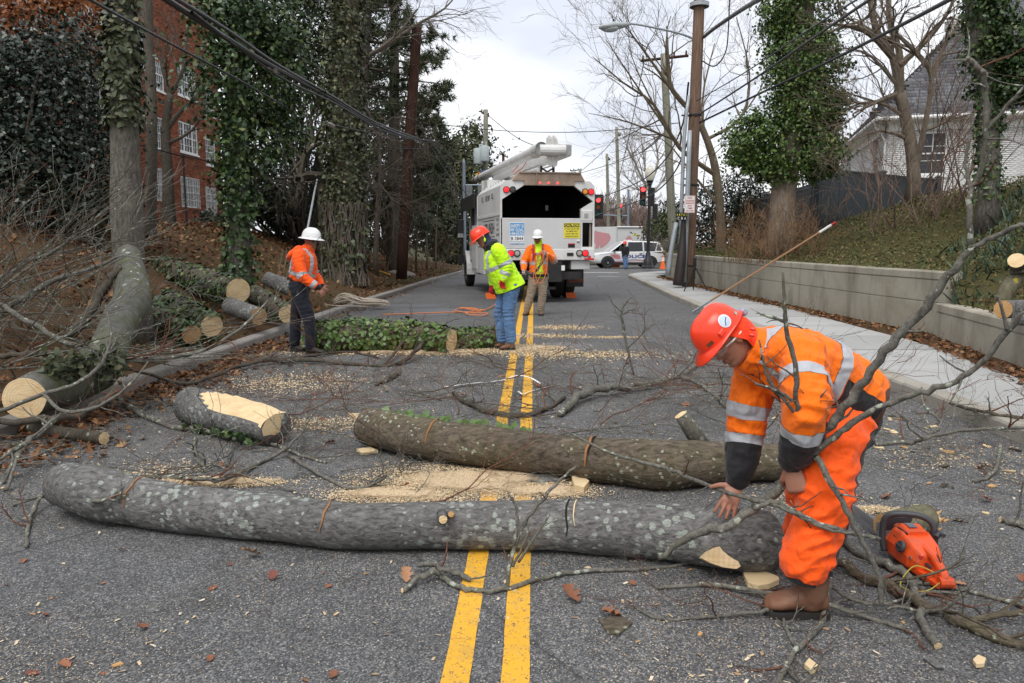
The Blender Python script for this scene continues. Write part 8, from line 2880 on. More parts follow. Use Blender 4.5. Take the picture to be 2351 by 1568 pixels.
chunk('broken white chip by the bottom edge below the boot',0,[(1846,1535),(1856,1520),(1880,1540),(1862,1546)],th=.018)
chunk('round white chip near the lower right corner',0,[(2232,1522),(2244,1510),(2262,1518),(2258,1532),(2240,1534)],th=.015)
chunk('grey bark flake at the lower right of the road',0,[(2118,1512),(2140,1510),(2170,1534),(2150,1536)],mat=M_BARK_G,th=.005)
# ================================================================== POLES, WIRES, TOOLS
def wood_mat(name,a,b):
 t = NT(name)
 n = t.noise(9,5,.65,vec=t.co((2.5,2.5,.16)))
 t.bump(n,.5,.01)
 return t.fin(t.mix(t.ramp(n,[(.3,0.0),(.7,1.0)]),a,b),.9,0,.15)
M_POLE = wood_mat('brown_pole_wood',(.11,.068,.046),(.25,.165,.12))
M_POLED = wood_mat('dark_creosote_pole',(.028,.014,.010),(.075,.038,.028))
M_POLEG = wood_mat('grey_green_pole_wood',(.16,.16,.12),(.30,.29,.235))
M_CABLE = simple('black_cable',(.015,.015,.017),.5)
M_GALV = simple('galvanised_pipe',(.36,.40,.43),.5,.2,dirt=.35,dirtc=(.22,.10,.05))
def pole(label,pts,mat,cat='utility pole',name='utility_pole',n=14):
 pa_ = path_w(pts,3)
 root = thing(name,label,cat,pa_[0][0])
 mb = MB(); mb.tube([p for p,r in pa_],[r for p,r in pa_],n); mb.build('shaft',mat,root,smooth=True)
 return root
Yp = 24.6
mp_ = pole('tall brown wooden utility pole at the back of the right pavement',[(1579,662,Yp,.20),(1588,400,Yp,.19),(1600,130,Yp,.175),(1609,-120,Yp,.16)],M_POLE)
for pts,m in (([(1570,648,Yp - .4,.075),(1578,440,Yp - .4,.075),(1583,300,Yp - .3,.07)],M_GALV),([(1560,620,Yp - .3,.06),(1569,330,Yp - .3,.06),(1581,220,Yp - .2,.045)],M_GALV)):
 pa_ = path_w(pts,2); mb = MB(); mb.tube([p for p,r in pa_],[r for p,r in pa_],10); mb.build('conduit',m,mp_,smooth=True)
mb = MB(); c = W(1605,12,Yp); mb.lathe([(.30,-.06),(.30,.06),(.2,.08)],16,c); mb.build('collar',M_GALV,mp_)
mb = MB()
for y in (265,425,610): c = W(1583 + (600 - y) * .035,y,Yp); mb.lathe([(.21,-.03),(.215,0),(.21,.03)],14,c); mb.tube([c,W(1565,y,Yp - .3)],[.03,.03],5)
mb.build('pipe_straps',M_BLK,mp_)
mb = MB(); a,b = W(1553,488,Yp - .6),W(1577,506,Yp - .6); mb.boxab((a.x,a.y,b.z),(b.x,a.y + .02,a.z)); nb = mb.build('number_board',M_INK,mp_)
o_ = basis_of(nb).inverted() @ Vector(((a.x + b.x) / 2,a.y - .001,0)); dz_ = (a.z - b.z)
for s,z,w,m in (('1 4 7 6 5',b.z + dz_ * .72,.30,M_YPRINT),('C  B  A',b.z + dz_ * .27,.27,M_WPRINT)):
 text_on(nb,s,(o_.x,o_.y,z - mp_.location.z),RX,UZ,dz_ * .34,w,m,bold=.02)
pole('dark splayed cable guard standing beside the utility pole foot',[(1556,655,24,.17),(1563,600,24,.15),(1567,545,24.1,.10),(1569,500,24.1,.07)],simple('dark_guard',(.030,.022,.02),.6),'cable guard','cable_guard')
pole('grey metal pole leaning against the end of the retaining wall',[(1533,632,25.5,.085),(1541,570,25.6,.08),(1552,512,25.8,.07)],M_GALV,'leaning pole','leaning_pole')
c = W(1583,469,Yp - .75)
sg_ = thing('parking_sign','white no standing or parking sign with red words on the utility pole','sign',c)
w_,h_ = 23.5 * mpp(24),38 * mpp(24)
mb = MB(); mb.box((0,0,0),(w_,.006,h_),bev=.002); mb.build('plate',M_WPRINT,sg_,world=False)
mb = MB()
for s in (-1,1): mb.box((s * w_ * .46,-.0042,0),(.008,.002,h_ * .94)); mb.box((0,-.0042,s * h_ * .47),(w_ * .92,.002,.008))
mb.build('border',M_RPRINT,sg_,world=False)
for s,z,w in (('NO',.36,.42),('STANDING',.2,.8),('PARKING',.06,.74),('ANY',-.09,.42),('TIME',-.23,.46)):
 text_on(sg_,s,(0,-.003,z * h_),RX,UZ,h_ * .09,w_ * w,M_RPRINT,bold=.02)
mb = MB(); mb.box((0,-.0042,-.38 * h_),(w_ * .5,.002,.014))
for s in (-1,1): mb.prism([(s * w_ * .38,-.0035,-.38 * h_),(s * w_ * .22,-.0035,-.345 * h_),(s * w_ * .22,-.0035,-.415 * h_)],(0,-.0015,0))
mb.build('arrow',M_RPRINT,sg_,world=False)
sl_ = thing('street_light','grey cobra-head street light on a long arm from the utility pole','street light',W(1590,95,Yp))
pa_ = path_w([(1596,105,Yp,.035),(1588,88,Yp,.035),(1540,72,Yp - .3,.032),(1460,56,Yp - .8,.03),(1430,55,Yp - 1,.03)],4)
mb = MB(); mb.tube([p for p,r in pa_],[r for p,r in pa_],8); mb.build('arm',M_GALV,sl_,smooth=True)
c = W(1408,60,Yp - 1.1); ax = (W(1440,57,Yp - 1) - c).normalized()
mb = MB(); rings(mb,[(c - ax * .46,Vector((0,.06,0)),Vector((0,0,.03))),(c - ax * .34,Vector((0,.17,0)),Vector((0,0,.085))),(c,Vector((0,.19,0)),Vector((0,0,.12))),(c + ax * .25,Vector((0,.13,0)),Vector((0,0,.09))),(c + ax * .5,Vector((0,.05,0)),Vector((0,0,.05)))],16); mb.build('lamp_head',simple('lamp_grey',(.38,.41,.41),.4),sl_,smooth=True)
mb = MB(); mb.ball(c - ax * .12 - Vector((0,0,.05)),(.27,.15,.12),14,8); mb.build('lamp_bowl',simple('lamp_glass',(.42,.45,.44),.15),sl_,smooth=True)
mb = MB(); mb.tube([c + Vector((0,0,.1)),c + Vector((0,0,.2))],[.035,.03],8); mb.build('photocell',M_SIGB,sl_)
pole('leaning dark-brown wooden pole on the left verge with a flat top',[(921,640,26,.19),(936,380,26,.185),(948,200,26,.175),(957,62,26,.165)],M_POLED)
c = on_ground(920,632,zbl,20)
mb = MB(); mb.ball((0,0,0),(.62,.42,.22),18,10)
mb.v = [tuple(Vector(v) * (1 + .25 * noise.noise(Vector(v) * 3)) + c) for v in mb.v]
tag(recenter(mb.build('boulder',concrete_mat('boulder_stone',(.27,.25,.22)),smooth=True)),'flat grey boulder at the foot of the leaning brown pole','boulder')
def far_pole(label,pts,arm=None,cans=(),mat=M_POLEG):
 r_ = pole(label,pts,mat)
 if arm:
  mb = MB(); mb.tube([W(*arm[0]),W(*arm[1])],[.06,.06],4)
  for t in (.05,.3,.7,.95): q = W(*arm[0]).lerp(W(*arm[1]),t); mb.tube([q,q + Vector((0,0,.22))],[.05,.03],6)
  mb.build('crossarm',M_POLED,r_)
 for px,py,Y in cans:
  c = W(px,py,Y); mb = MB(); mb.lathe([(.05,.52),(.27,.48),(.29,.42),(.29,-.42),(.26,-.48),(.05,-.5)],14,c); mb.tube([c + Vector((.1,0,.5)),c + Vector((.1,0,.75))],[.04,.03],6); mb.build('transformer',simple('transformer_grey',(.46,.52,.52),.5),r_,sharp=40)
far_pole('weathered pole carrying two pale transformers behind the truck',[(1113,600,50,.17),(1114,420,50,.16),(1115,252,50,.14)],((1105,258,50),(1122,268,50)),[(1097,359,49.6),(1112,353,49.5)])
far_pole('grey-green pole with a crossarm just left of the street tree',[(1546,600,34,.19),(1534,330,34,.17),(1523,124,34,.15)],((1470,140,34),(1580,128,34)))
far_pole('slim pale pole beyond the junction, right of two',[(1422,590,62,.15),(1419,440,62,.14),(1415,292,62,.12)],((1412,306,62),(1424,312,62)))
far_pole('slim pale pole beyond the junction, left of two',[(1397,590,72,.15),(1395,460,72,.14),(1393,353,72,.12)],((1390,362,72),(1400,368,72)))
far_pole('short brown pole top with a crossarm peeping over the truck boom',[(1155,560,80,.16),(1155,352,80,.14)],((1146,352,80),(1166,362,80)),mat=M_POLED)
far_pole('tiny distant pole with a transformer right of the boom',[(1331,590,95,.18),(1331,388,95,.16)],((1308,392,95),(1335,390,95)),[(1316,402,95)])
# ---- wires
def wire(label,pts,r,twist=0,name='power_cable',mat=None):
 q = smooth_path([tuple(W(*p)) for p in pts],6)
 mb = MB(); P_ = [Vector(p) for p in q]
 mb.tube(P_,[r] * len(P_),6,cap=False)
 tag(recenter(mb.build(name,mat or M_CABLE,smooth=True)),label,'cable')
wire('thick black overhead cable sweeping from the top left to the leaning pole',[(350,-22,7.6),(500,75,9.3),(620,150,11.3),(760,225,15.5),(860,285,20),(940,316,24.5),(1000,326,26.5)],.034)
wire('second black cable just above the thick one at top left',[(372,-22,7.6),(520,68,9.3),(640,150,11.5),(765,222,15.5),(865,282,20),(960,318,25)],.022)
wire('looping coil of cable below the thick one',[(440,28,8.4),(560,118,10.2),(660,186,12.3),(775,240,16),(880,300,21),(970,326,25.5)],.018)
wire('thin black line lower than the thick left cable',[(170,-22,7),(280,40,8),(420,115,9.6),(560,190,11.5),(700,268,15.5),(780,290,19),(900,314,24),(985,326,26)],.015)
wire('short slack line crossing the leaning pole to its bracket',[(850,335,25.6),(930,342,25.8),(985,340,26),(1010,322,26.2)],.02)
wire('black service bundle dropping from the bracket to behind the truck cab',[(985,330,26.2),(1010,375,29),(1040,420,33),(1064,462,38)],.035)
wire('second drop line beside the service bundle',[(990,328,26.2),(1022,372,29),(1050,418,33),(1075,452,38)],.02)
wire('high cable over the fence to the utility pole, lowest of the right group',[(2200,-12,9),(2060,62,12),(1900,142,16),(1750,212,20),(1605,282,24.3)],.028)
wire('high cable to the utility pole, middle of the right group',[(2010,-10,10),(1880,78,13.5),(1740,175,18),(1640,240,22),(1596,268,24.3)],.022)
wire('high cable to the utility pole, uppermost of the right group',[(1985,-12,10),(1860,66,13.5),(1720,160,18.5),(1640,208,22),(1598,232,24.3)],.014)
wire('thick green-black twisted cable rising from the utility pole top',[(1616,85,24.5),(1640,65,22),(1700,24,18.5),(1760,-12,15)],.05)
wire('slack loop of wire hanging right of the utility pole',[(1612,140,24.5),(1640,152,24),(1665,120,23.5),(1672,60,23),(1674,-10,22.5)],.02)
wire('long level wire across the sky above the truck boom',[(1010,286,48),(1150,300,49),(1290,304,48),(1420,298,42),(1560,282,36)],.022)
wire('cable sagging from the utility pole down to the junction',[(1586,300,24.5),(1545,400,30),(1480,455,40),(1380,490,52),(1300,520,70)],.03)
wire('green-black cable sagging behind the street light arm',[(1580,190,24.7),(1562,300,28),(1510,385,35),(1440,430,46),(1330,470,64)],.03)
wire('thin wire running from the crossarm pole to the far poles',[(1530,300,34),(1480,345,44),(1418,372,62),(1330,398,95)],.03)
wire('pair of guy wires slanting right from the transformer pole',[(1117,262,50),(1170,305,46),(1215,330,44),(1290,352,44)],.02)
wire('upper wire between the two far pale poles and the tiny pole',[(1415,312,62),(1380,352,75),(1335,392,95)],.03)
wire('droopy wire on the left of the crossarm pole',[(1478,142,34),(1440,330,46),(1410,450,60)],.022)
for px,py,Y,lb in ((628,160,11.6,'grey splice box clamped on the thick left cables'),(760,288,18.2,'pale splice box on the thinner left line')):
 c = W(px,py,Y); d_ = (W(px + 20,py + 11,Y + .8) - c).normalized()
 mb = MB(); mb.tube([c - d_ * .17,c - d_ * .15,c + d_ * .15,c + d_ * .17],[.03,.06,.06,.03],6)
 tag(recenter(mb.build('splice_box',simple('splice_grey',(.20,.18,.15),.6))),lb,'splice box')
# ---- tools lying about
def stick(label,pts,mat,cat,name,tip=None):
 pa_ = [(Vector(p),r) for p,r in pts]
 root = thing(name,label,cat,pa_[0][0])
 mb = MB(); mb.tube([p for p,r in pa_],[r for p,r in pa_],8); mb.build('shaft',mat,root)
 if tip:
  for nm,a,b,m,r in tip:
   mb = MB(); p,q = pa_[0][0],pa_[-1][0]; mb.tube([p.lerp(q,a),p.lerp(q,b)],[r,r],8); mb.build(nm,m,root)
M_WOODP = simple('varnished_pole',(.36,.20,.10),.5)
a,b = G(1590,716,.03),W(1918,510,15.0)
stick('long brown pole with white and red tip leaning on the right bank',[(a,.022),(b,.018)],M_WOODP,'pole','leaning_pole',[('white_sleeve',.90,.975,M_WPRINT,.024),('red_tip',.975,1.0,M_RPRINT,.02),('metal_ferrule',0,.14,M_GALV,.024)])
stick('grey pruning pole propped on the tree behind the left white hard hat',[(W(705,530,20.8),.03),(W(722,440,22),.03),(W(728,412,22.3),.022)],M_GALV,'pole','pruning_pole')
a,b = on_ground(815,607,zbl,12),on_ground(896,633,zbl,12)
stick('yellow pole lying on the left verge near the boulder',[(a + Vector((0,0,.04)),.022),(b + Vector((0,0,.04)),.022)],simple('yellow_fibreglass',(.72,.36,.02),.4),'pole','yellow_pole')
c = G(1592,668,.13)
tp_ = thing('camera_tripod','black camera tripod standing on the pavement by the wall','tripod',c)
h_ = 1.03
mb = MB(); mb.tube([(0,0,.35),(0,0,h_ * .84)],[.035,.04],8); mb.box((0,0,h_ * .9),(.10,.12,.14),bev=.02); mb.lathe([(.05,h_ * .76),(.06,h_ * .82),(.05,h_ * .86)],10); mb.build('head',M_BLK,tp_,world=False)
for a in (-2.5,-.5,1.4):
 e = Vector((cos(a) * .42,sin(a) * .42,0))
 mb = MB(); mb.tube([(e.x * .1,e.y * .1,h_ * .66),(e.x * .55,e.y * .55,h_ * .32),e],[.028,.024,.016],6); mb.build('leg',M_BLK,tp_,world=False)
mb = MB(); mb.tube([(.2,-.2,.33),(.5,.1,h_ * .85)],[.0,.0],3) if False else mb.tube([(0,.05,h_ * .88),(.12,.3,h_ * .7)],[.012,.012],5); mb.build('pan_handle',M_BLK,tp_,world=False)
M_ROPE = simple('pale_rope',(.50,.43,.35),.9,var=.2,vs=60)
M_ROPEO = simple('orange_rope',(.66,.22,.09),.8,var=.2,vs=60)
def rope(label,pts,r,mat,lift=0.0,cat='rope',name='rope',world=None,hang=False):
 q = smooth_path(world or [tuple(G(x,y,r + .004 + (z if hang is False else 0))) for x,y,z in pts],6)
 mb = MB(); mb.tube([Vector(p) for p in q],[r] * len(q),6)
 return tag(recenter(mb.build(name,mat,smooth=True)),label,cat)
rng = np.random.default_rng(70)
c = G(828,706,.05); w0 = []
for k in range(110):
 a = k * .62; s = 1 + .25 * sin(k * .37)
 w0.append((c.x + .52 * s * cos(a) * (1 + rng.normal() * .03),c.y + .24 * s * sin(a) + .10 * cos(a),c.z + .02 + .0011 * k + .05 * abs(sin(a)) + .16 * exp(-((cos(a) + .55) / .3) ** 2)))
w0 = [tuple(G(705 + 40,698,.2))] + [tuple(G(775,702,.15))] + w0
rope('pale coiled rope draped over the left kerb',None,.013,M_ROPE,world=w0)
rope('orange rope snaking over the road toward the jeans worker',[(878,722,0),(940,720,0),(1020,717,0),(1090,716,0),(1110,712,.03),(1060,708,.02),(1045,713,.03),(1075,718,.02),(1118,719,.03),(1105,724,.02),(1070,720,.03),(1095,709,.04),(1055,706,.02),(1100,713,.04),(1125,706,.02),(1142,694,.05)],.012,M_ROPEO)
rh = W(1252,579,Y3 - .44); w0 = []
for k in range(44):
 a = k * .55; w0.append((rh.x - .06 - .05 * sin(k * .3) + .09 * sin(a) - .12 * (1 - cos(a)) * .4,rh.y - .03 + .012 * sin(k * .9),rh.z + .03 - .33 * (1 - cos(a)) * (.8 + .25 * sin(k * .21))))
lh = W(1202,627,Y3 - .32)
w0 += [tuple(rh.lerp(lh,t) - Vector((0,0,.10 * sin(pi * t)))) for t in (.2,.5,.8)] + [tuple(lh),tuple(lh + Vector((-.14,0,-.12)))]
rope('orange rope looped in the hands of the white hard hat worker',None,.0075,M_ROPEO,world=w0)
w0 = [tuple(W(x,y,Y3 - .40)) for x,y in ((1206,622),(1218,630),(1234,618),(1246,598),(1252,586))]
rope('thick dark rope sleeve hanging between the rope handler\'s hands',None,.03,simple('dark_rope_sleeve',(.05,.065,.055),.8),world=w0)
# ================================================================== BRANCHES, TWIGS, SAWDUST, LEAVES
def rough_path(pts,rng,j=.012):
 out = [pts[0]]
 for (p,r) in pts[1:-1]: out.append((p + Vector(rng.normal(size=3)) * min(j,r * .28),r))
 return out + [pts[-1]]
def branch(label,pts,seed,held=False,twigs=(6,.35,1),mat=None,cut=(0,0),limbs=(),zmin=.004,tipmat=None,group=None,cat='branch',tw=.5):
 """pts: lying [(px,py,dpx[,lift])] or held [(px,py,Y,dpx)]; limbs are further paths of the same kind"""
 rng = np.random.default_rng(seed)
 mk = bpath if held else logpath
 mb,m2 = MB(),MB()
 first = None
 for li,pp_ in enumerate([pts] + list(limbs)):
  pa_ = rough_path(mk(pp_,5),rng)
  if first is None: first = pa_
  mb.tube([p for p,r in pa_],[max(r * (1 + .07 * rng.normal()),.0018) for p,r in pa_],7)
  L = sum((a[0] - b[0]).length for a,b in zip(pa_[:-1],pa_[1:]))
  for i in range(int(twigs[0] * (1 if li == 0 else .6))):
   t = rng.uniform(.2,1) * (len(pa_) - 1); k = min(int(t),len(pa_) - 2)
   d = (pa_[k + 1][0] - pa_[k][0]).normalized()
   q = pa_[k][0]
   dd = d + Vector(rng.normal(size=3)) * .8
   dd.z = dd.z * .5 + (.25 if not held else .1)
   tgt = m2 if rng.random() < .4 else mb
   grow(tgt,q,dd,twigs[1] * rng.uniform(.5,1.4),min(pa_[k][1] * tw,.009),twigs[2],rng,.03,.22,3,.75,5,.45,.0016,zmin)
 c0 = first[len(first) // 2][0]
 root = thing('cut_branch',label,cat,(c0.x,c0.y,max(0,c0.z - .05)),0,group)
 mb.build('wood',mat or M_TWIG,root,smooth=True)
 if m2.v: m2.build('shoots',tipmat or M_TWIG_R,root,smooth=True)['kind'] = 'stuff'
 for e,k in ((0,1),(-1,-2)):
  if cut[e]: cut_face(root,first[e][0],first[e][0] - first[k][0],first[e][1] * .98,M_CUT,seed,'cut_end',proud=.002)
 return root
branch('tall forked grey branch gripped by the bending worker, reaching the top right',[(1512,1278,3.35,16),(1607,1221,3.28,20),(1672,1207,3.22,22),(1742,1156,3.20,23),(1797,1110,3.19,24),(1829,1082,3.18,24),(1862,1040,3.10,24),(1894,988,3.0,23),(1927,950,2.97,22),(1975,885,2.92,21),(2046,788,2.85,21),(2111,723,2.8,20),(2176,631,2.74,18),(2232,566,2.7,15)],201,True,(5,.10,0),cut=(0,0),limbs=[
 [(2228,568,2.7,13),(2226,470,2.68,12),(2232,430,2.68,12),(2250,395,2.66,11),(2264,300,2.62,11),(2262,200,2.6,11),(2258,160,2.58,12)],[(2230,438,2.68,10),(2216,380,2.7,8),(2224,310,2.7,6)],[(2264,300,2.62,9),(2310,245,2.6,8),(2360,190,2.55,7)],[(2262,170,2.6,10),(2240,150,2.6,11),(2222,132,2.6,10)],
 [(2232,566,2.7,12),(2290,540,2.66,12),(2330,520,2.62,11),(2380,510,2.6,10)],
 [(1866,1040,3.03,17),(1930,992,2.98,16),(2003,943,2.92,16),(2111,900,2.84,15),(2181,878,2.78,14),(2250,835,2.72,13),(2312,760,2.66,13),(2350,715,2.62,10)],[(2312,760,2.66,9),(2296,700,2.66,7),(2290,680,2.66,6)],
 [(1856,1040,3.03,15),(1840,967,2.98,14),(1826,924,2.95,12),(1826,854,2.92,12),(1807,756,2.9,11),(1799,702,2.88,9),(1796,625,2.86,6)],[(1818,920,2.95,8),(1775,893,2.93,8),(1732,880,2.92,5)],[(1845,978,2.98,8),(1800,920,2.95,8),(1768,880,2.93,8),(1753,838,2.92,6),(1742,780,2.92,4)],[(1804,742,2.9,8),(1780,730,2.9,7),(1745,722,2.9,5)],[(1848,990,2.98,6),(1872,930,2.95,5),(1897,893,2.93,3)],
 [(1872,1048,3.02,15),(1921,1134,2.94,14),(1970,1226,2.9,13),(2012,1310,2.88,13),(2024,1389,2.85,11)]])
branch('long thin grey branch slanting across the bending worker\'s legs',[(1290,985,4.5,4),(1400,1040,4.2,7),(1515,1072,3.85,9),(1580,1096,3.65,10),(1661,1128,3.4,10),(1775,1158,3.05,11),(1862,1194,2.98,11),(1948,1222,2.95,10),(2019,1237,2.95,8)],202,True,(6,.14,0),limbs=[[(1730,1168,3.1,12),(1780,1150,3.05,12),(1830,1180,3.0,10),(1900,1215,2.95,8),(1960,1222,2.9,6)]])
branch('thick mossy branch running off the lower right corner',[(1905,1286,24),(2000,1330,26),(2100,1380,27),(2210,1430,26),(2300,1466,25),(2400,1496,24)],203,False,(5,.3,1),M_BARK_B,limbs=[[(2215,1430,18),(2270,1415,16,.02),(2350,1405,14,.05)]])
branch('kinked branch passing under the chainsaw toward the viewer',[(1925,1236,22),(2000,1282,22),(2080,1320,22),(2108,1380,20),(2116,1430,20),(2152,1482,20)],204,False,(4,.25,1),M_TWIG,(0,1))
branch('pale bent twig beside the chainsaw lanyard',[(2056,1336,9),(2165,1345,10),(2250,1362,11),(2350,1392,11)],205,False,(5,.2,1),limbs=[[(2080,1396,10),(2120,1362,10),(2200,1362,9)]])
branch('slim branch curving past the front boot to the right',[(1510,1350,9),(1612,1342,11),(1731,1356,12,.02),(1817,1372,13,.05),(1893,1388,13,.04),(2000,1420,12),(2078,1444,12)],206,False,(6,.22,1),limbs=[[(1823,1374,9,.05),(1747,1402,10,.02),(1623,1416,9),(1515,1420,8),(1455,1392,6)]])
branch('crooked branch standing up before the boot at the bottom edge',[(1905,1340,8,.05),(1895,1385,13,.03),(1885,1435,14),(1830,1490,15),(1800,1540,15),(1775,1590,15)],207,False,(5,.2,1),limbs=[[(1832,1490,10),(1805,1450,9),(1798,1418,8)],[(1800,1530,10),(1850,1580,10)],[(1905,1345,8,.04),(1960,1378,9,.04),(2030,1385,8,.03),(2080,1372,6,.02)]])
branch('twisted grey branch looping on the asphalt before the long grey log',[(924,1355,13),(960,1328,15,.02),(1010,1308,16,.03),(1050,1315,15,.02),(1080,1332,12)],208,False,(2,.15,0),cut=(1,0),limbs=[[(960,1296,12,.03),(1000,1294,14,.03),(1012,1318,14,.01),(1050,1348,14),(1110,1356,14),(1170,1350,13),(1240,1328,12),(1340,1312,10),(1480,1306,9),(1560,1296,7),(1592,1288,4,.03)]])
branch('upright forked twig rising in front of the log on the yellow lines',[(1165,1348,3.25,10),(1172,1290,3.25,11),(1198,1210,3.28,11),(1230,1165,3.3,10),(1275,1112,3.35,8),(1325,1068,3.4,5)],209,True,(3,.08,0),limbs=[[(1180,1250,3.25,7),(1188,1180,3.27,7),(1165,1128,3.28,4)],[(1190,1290,3.22,7),(1240,1215,3.2,6),(1262,1180,3.2,4)],[(1176,1300,3.24,7),(1205,1240,3.22,6),(1215,1195,3.22,3)]],zmin=.002)
branch('reddish twig over the left end of the long grey log',[(30,1160,7),(100,1140,9,.05),(160,1150,9,.1),(250,1145,8,.2),(310,1105,5,.22)],210,False,(9,.18,1),M_TWIG,limbs=[[(60,1255,10),(68,1195,10),(95,1140,10,.06),(110,1120,8,.1)]])
branch('branch with upturned shoots between the split log and the long grey log',[(280,1080,6),(330,1095,8),(400,1095,9),(470,1100,10,.05),(515,1098,11,.06),(600,1060,10),(650,1035,8,.04),(700,985,5,.12)],211,False,(12,.22,1),limbs=[[(445,1000,9),(450,1050,10),(490,1092,10),(515,1100,10)],[(660,1045,8),(720,1080,9),(800,1120,9),(860,1110,8,.02),(888,1090,5,.05)]])
branch('long grey limb sweeping past the left gutter to the split log',[(274,913,11),(308,944,12),(394,978,12),(470,987,11,.02),(540,1010,10),(620,1020,9),(690,1045,8),(750,1062,6)],212,False,(8,.3,1))
branch('long dark branch crossing the lane below the left worker',[(230,835,6,.5),(343,858,8,.25),(411,880,9,.1),(480,868,9,.05),(560,838,9,.03),(660,826,10,.02),(800,834,10),(900,838,8),(960,800,9,.1),(1000,740,5,.28)],213,False,(16,.4,1),M_BARK_D,limbs=[[(640,828,8,.03),(720,815,7,.03),(800,808,6),(870,822,4)],[(880,838,7),(930,780,6,.15),(950,750,4,.25)]])
branch('tall grey branch arching over the kerb from the left brush pile',[(0,699,7.0,11),(62,738,6.9,12),(144,783,6.8,13),(212,813,6.7,13),(284,827,6.7,13),(377,824,6.9,11),(470,803,7.1,9),(550,755,7.4,7),(615,690,7.8,4)],214,True,(12,.45,1),zmin=.1)
branch('lowest long branch in front of the big round cut',[(-20,950,5.5,11),(96,906,5.6,11),(178,879,5.7,10),(233,834,5.8,9),(254,776,5.9,6),(242,700,6.0,4)],215,True,(7,.35,1),zmin=.1,limbs=[[(100,905,5.6,8),(150,945,5.5,9),(230,930,5.5,8),(300,880,5.6,5),(340,830,5.7,3)]])
branch('dark limb from the left edge sloping down into the gutter',[(-20,972,5.4,17),(120,961,5.5,18),(192,947,5.7,19),(245,915,6.0,18),(262,895,6.2,14)],216,True,(4,.3,1),M_BARK_D,zmin=.1)
branch('forked grey branch at the lower left corner of the gutter',[(-10,1135,4.6,12),(51,1029,4.9,14),(80,1000,5.1,14),(127,962,5.4,14)],217,True,(4,.3,1),limbs=[[(55,1020,4.9,10),(20,1040,4.8,10),(-15,1062,4.7,9)],[(45,1040,4.8,8),(15,1125,4.5,8)]])
branch('thick dark limb leaning on the crooked trunk',[(158,772,7.9,24),(206,717,8.0,24),(240,663,8.2,22),(272,608,8.4,17)],218,True,(5,.4,1),M_BARK_D,zmin=.3)
branch('stout cut limb with a torn pale end in the left brush',[(-20,820,6.6,15),(60,813,6.5,15),(110,810,6.4,14),(150,818,6.3,11)],219,True,(4,.4,1),M_BARK_D,cut=(0,1),zmin=.2)
branch('grey limb rising right across the top of the left brush pile',[(-20,730,8.2,14),(40,690,8.2,14),(110,650,8.3,13),(200,620,8.4,10),(270,590,8.6,6)],220,True,(9,.5,1),limbs=[[(0,640,8.4,9),(60,600,8.4,9),(110,585,8.4,8),(168,545,8.4,7)]],zmin=.3)
branch('curved grey limb lying over the right lane before the worker',[(1283,950,18),(1312,925,19,.02),(1350,898,18,.05),(1420,888,16,.05),(1500,882,14,.02),(1560,866,12,.05),(1620,892,10),(1668,935,8)],221,False,(14,.45,1),limbs=[[(1560,866,8,.04),(1610,830,7,.02),(1650,812,5)]])
branch('branch with two torn pale ends lying on the yellow lines',[(1042,902,10),(1075,925,13),(1140,950,13),(1210,953,13),(1260,935,11),(1296,912,8)],222,False,(8,.3,1),M_BARK_D,cut=(1,1))
branch('slender pale twig standing upright in the right lane',[(1455,860,8.2,5),(1442,810,8.2,6),(1428,740,8.2,6),(1430,705,8.2,5),(1448,682,8.2,3)],223,True,(5,.25,1),limbs=[[(1440,800,8.2,4),(1470,770,8.2,4),(1500,742,8.2,2)],[(1432,720,8.2,3),(1462,712,8.2,2)]])
branch('bare branches on the right pavement near the kerb',[(2010,1020,9,.13),(2090,1015,10,.13),(2140,1002,9,.2),(2240,985,8,.13),(2350,982,8,.13)],224,False,(7,.35,1),limbs=[[(2130,1000,8,.16),(2160,970,7,.16),(2120,930,6,.2),(2115,890,4,.3)]])
branch('dark stick lying along the right pavement by the low wall',[(2180,925,7,.13),(2250,945,9,.13),(2350,960,8,.13)],225,False,(5,.25,1),M_BARK_D)
branch('curled lichen-grey stick in the right gutter',[(2235,1105,9),(2268,1095,10),(2290,1060,10,.03),(2296,1018,8,.06)],226,False,(4,.2,1))
branch('stub of branch entering at the right edge past the chainsaw',[(2296,1192,16),(2330,1200,18),(2400,1215,18)],227,False,(2,.2,0),cut=(1,0))
branch('dark broken branch on the road by the left lane centre',[(862,884,6),(890,870,11),(918,856,8)],228,False,(2,.15,0),M_BARK_D)
protos = []
for k in range(12):
 rng = np.random.default_rng(300 + k)
 mb = MB()
 r = rng.uniform(.004,.008)
 grow(mb,(0,0,r),(1,0,.05),1.0,r,2,rng,.0,.16,4,.6,5,.4,.0017,.003)
 me = bpy.data.meshes.new('fallen_twig'); me.from_pydata(mb.v,[],mb.f); me.materials.append((M_TWIG,M_BARK_D,M_TWIG_R)[k % 3 if k % 4 else 0])
 protos.append(me)
rng = np.random.default_rng(81)
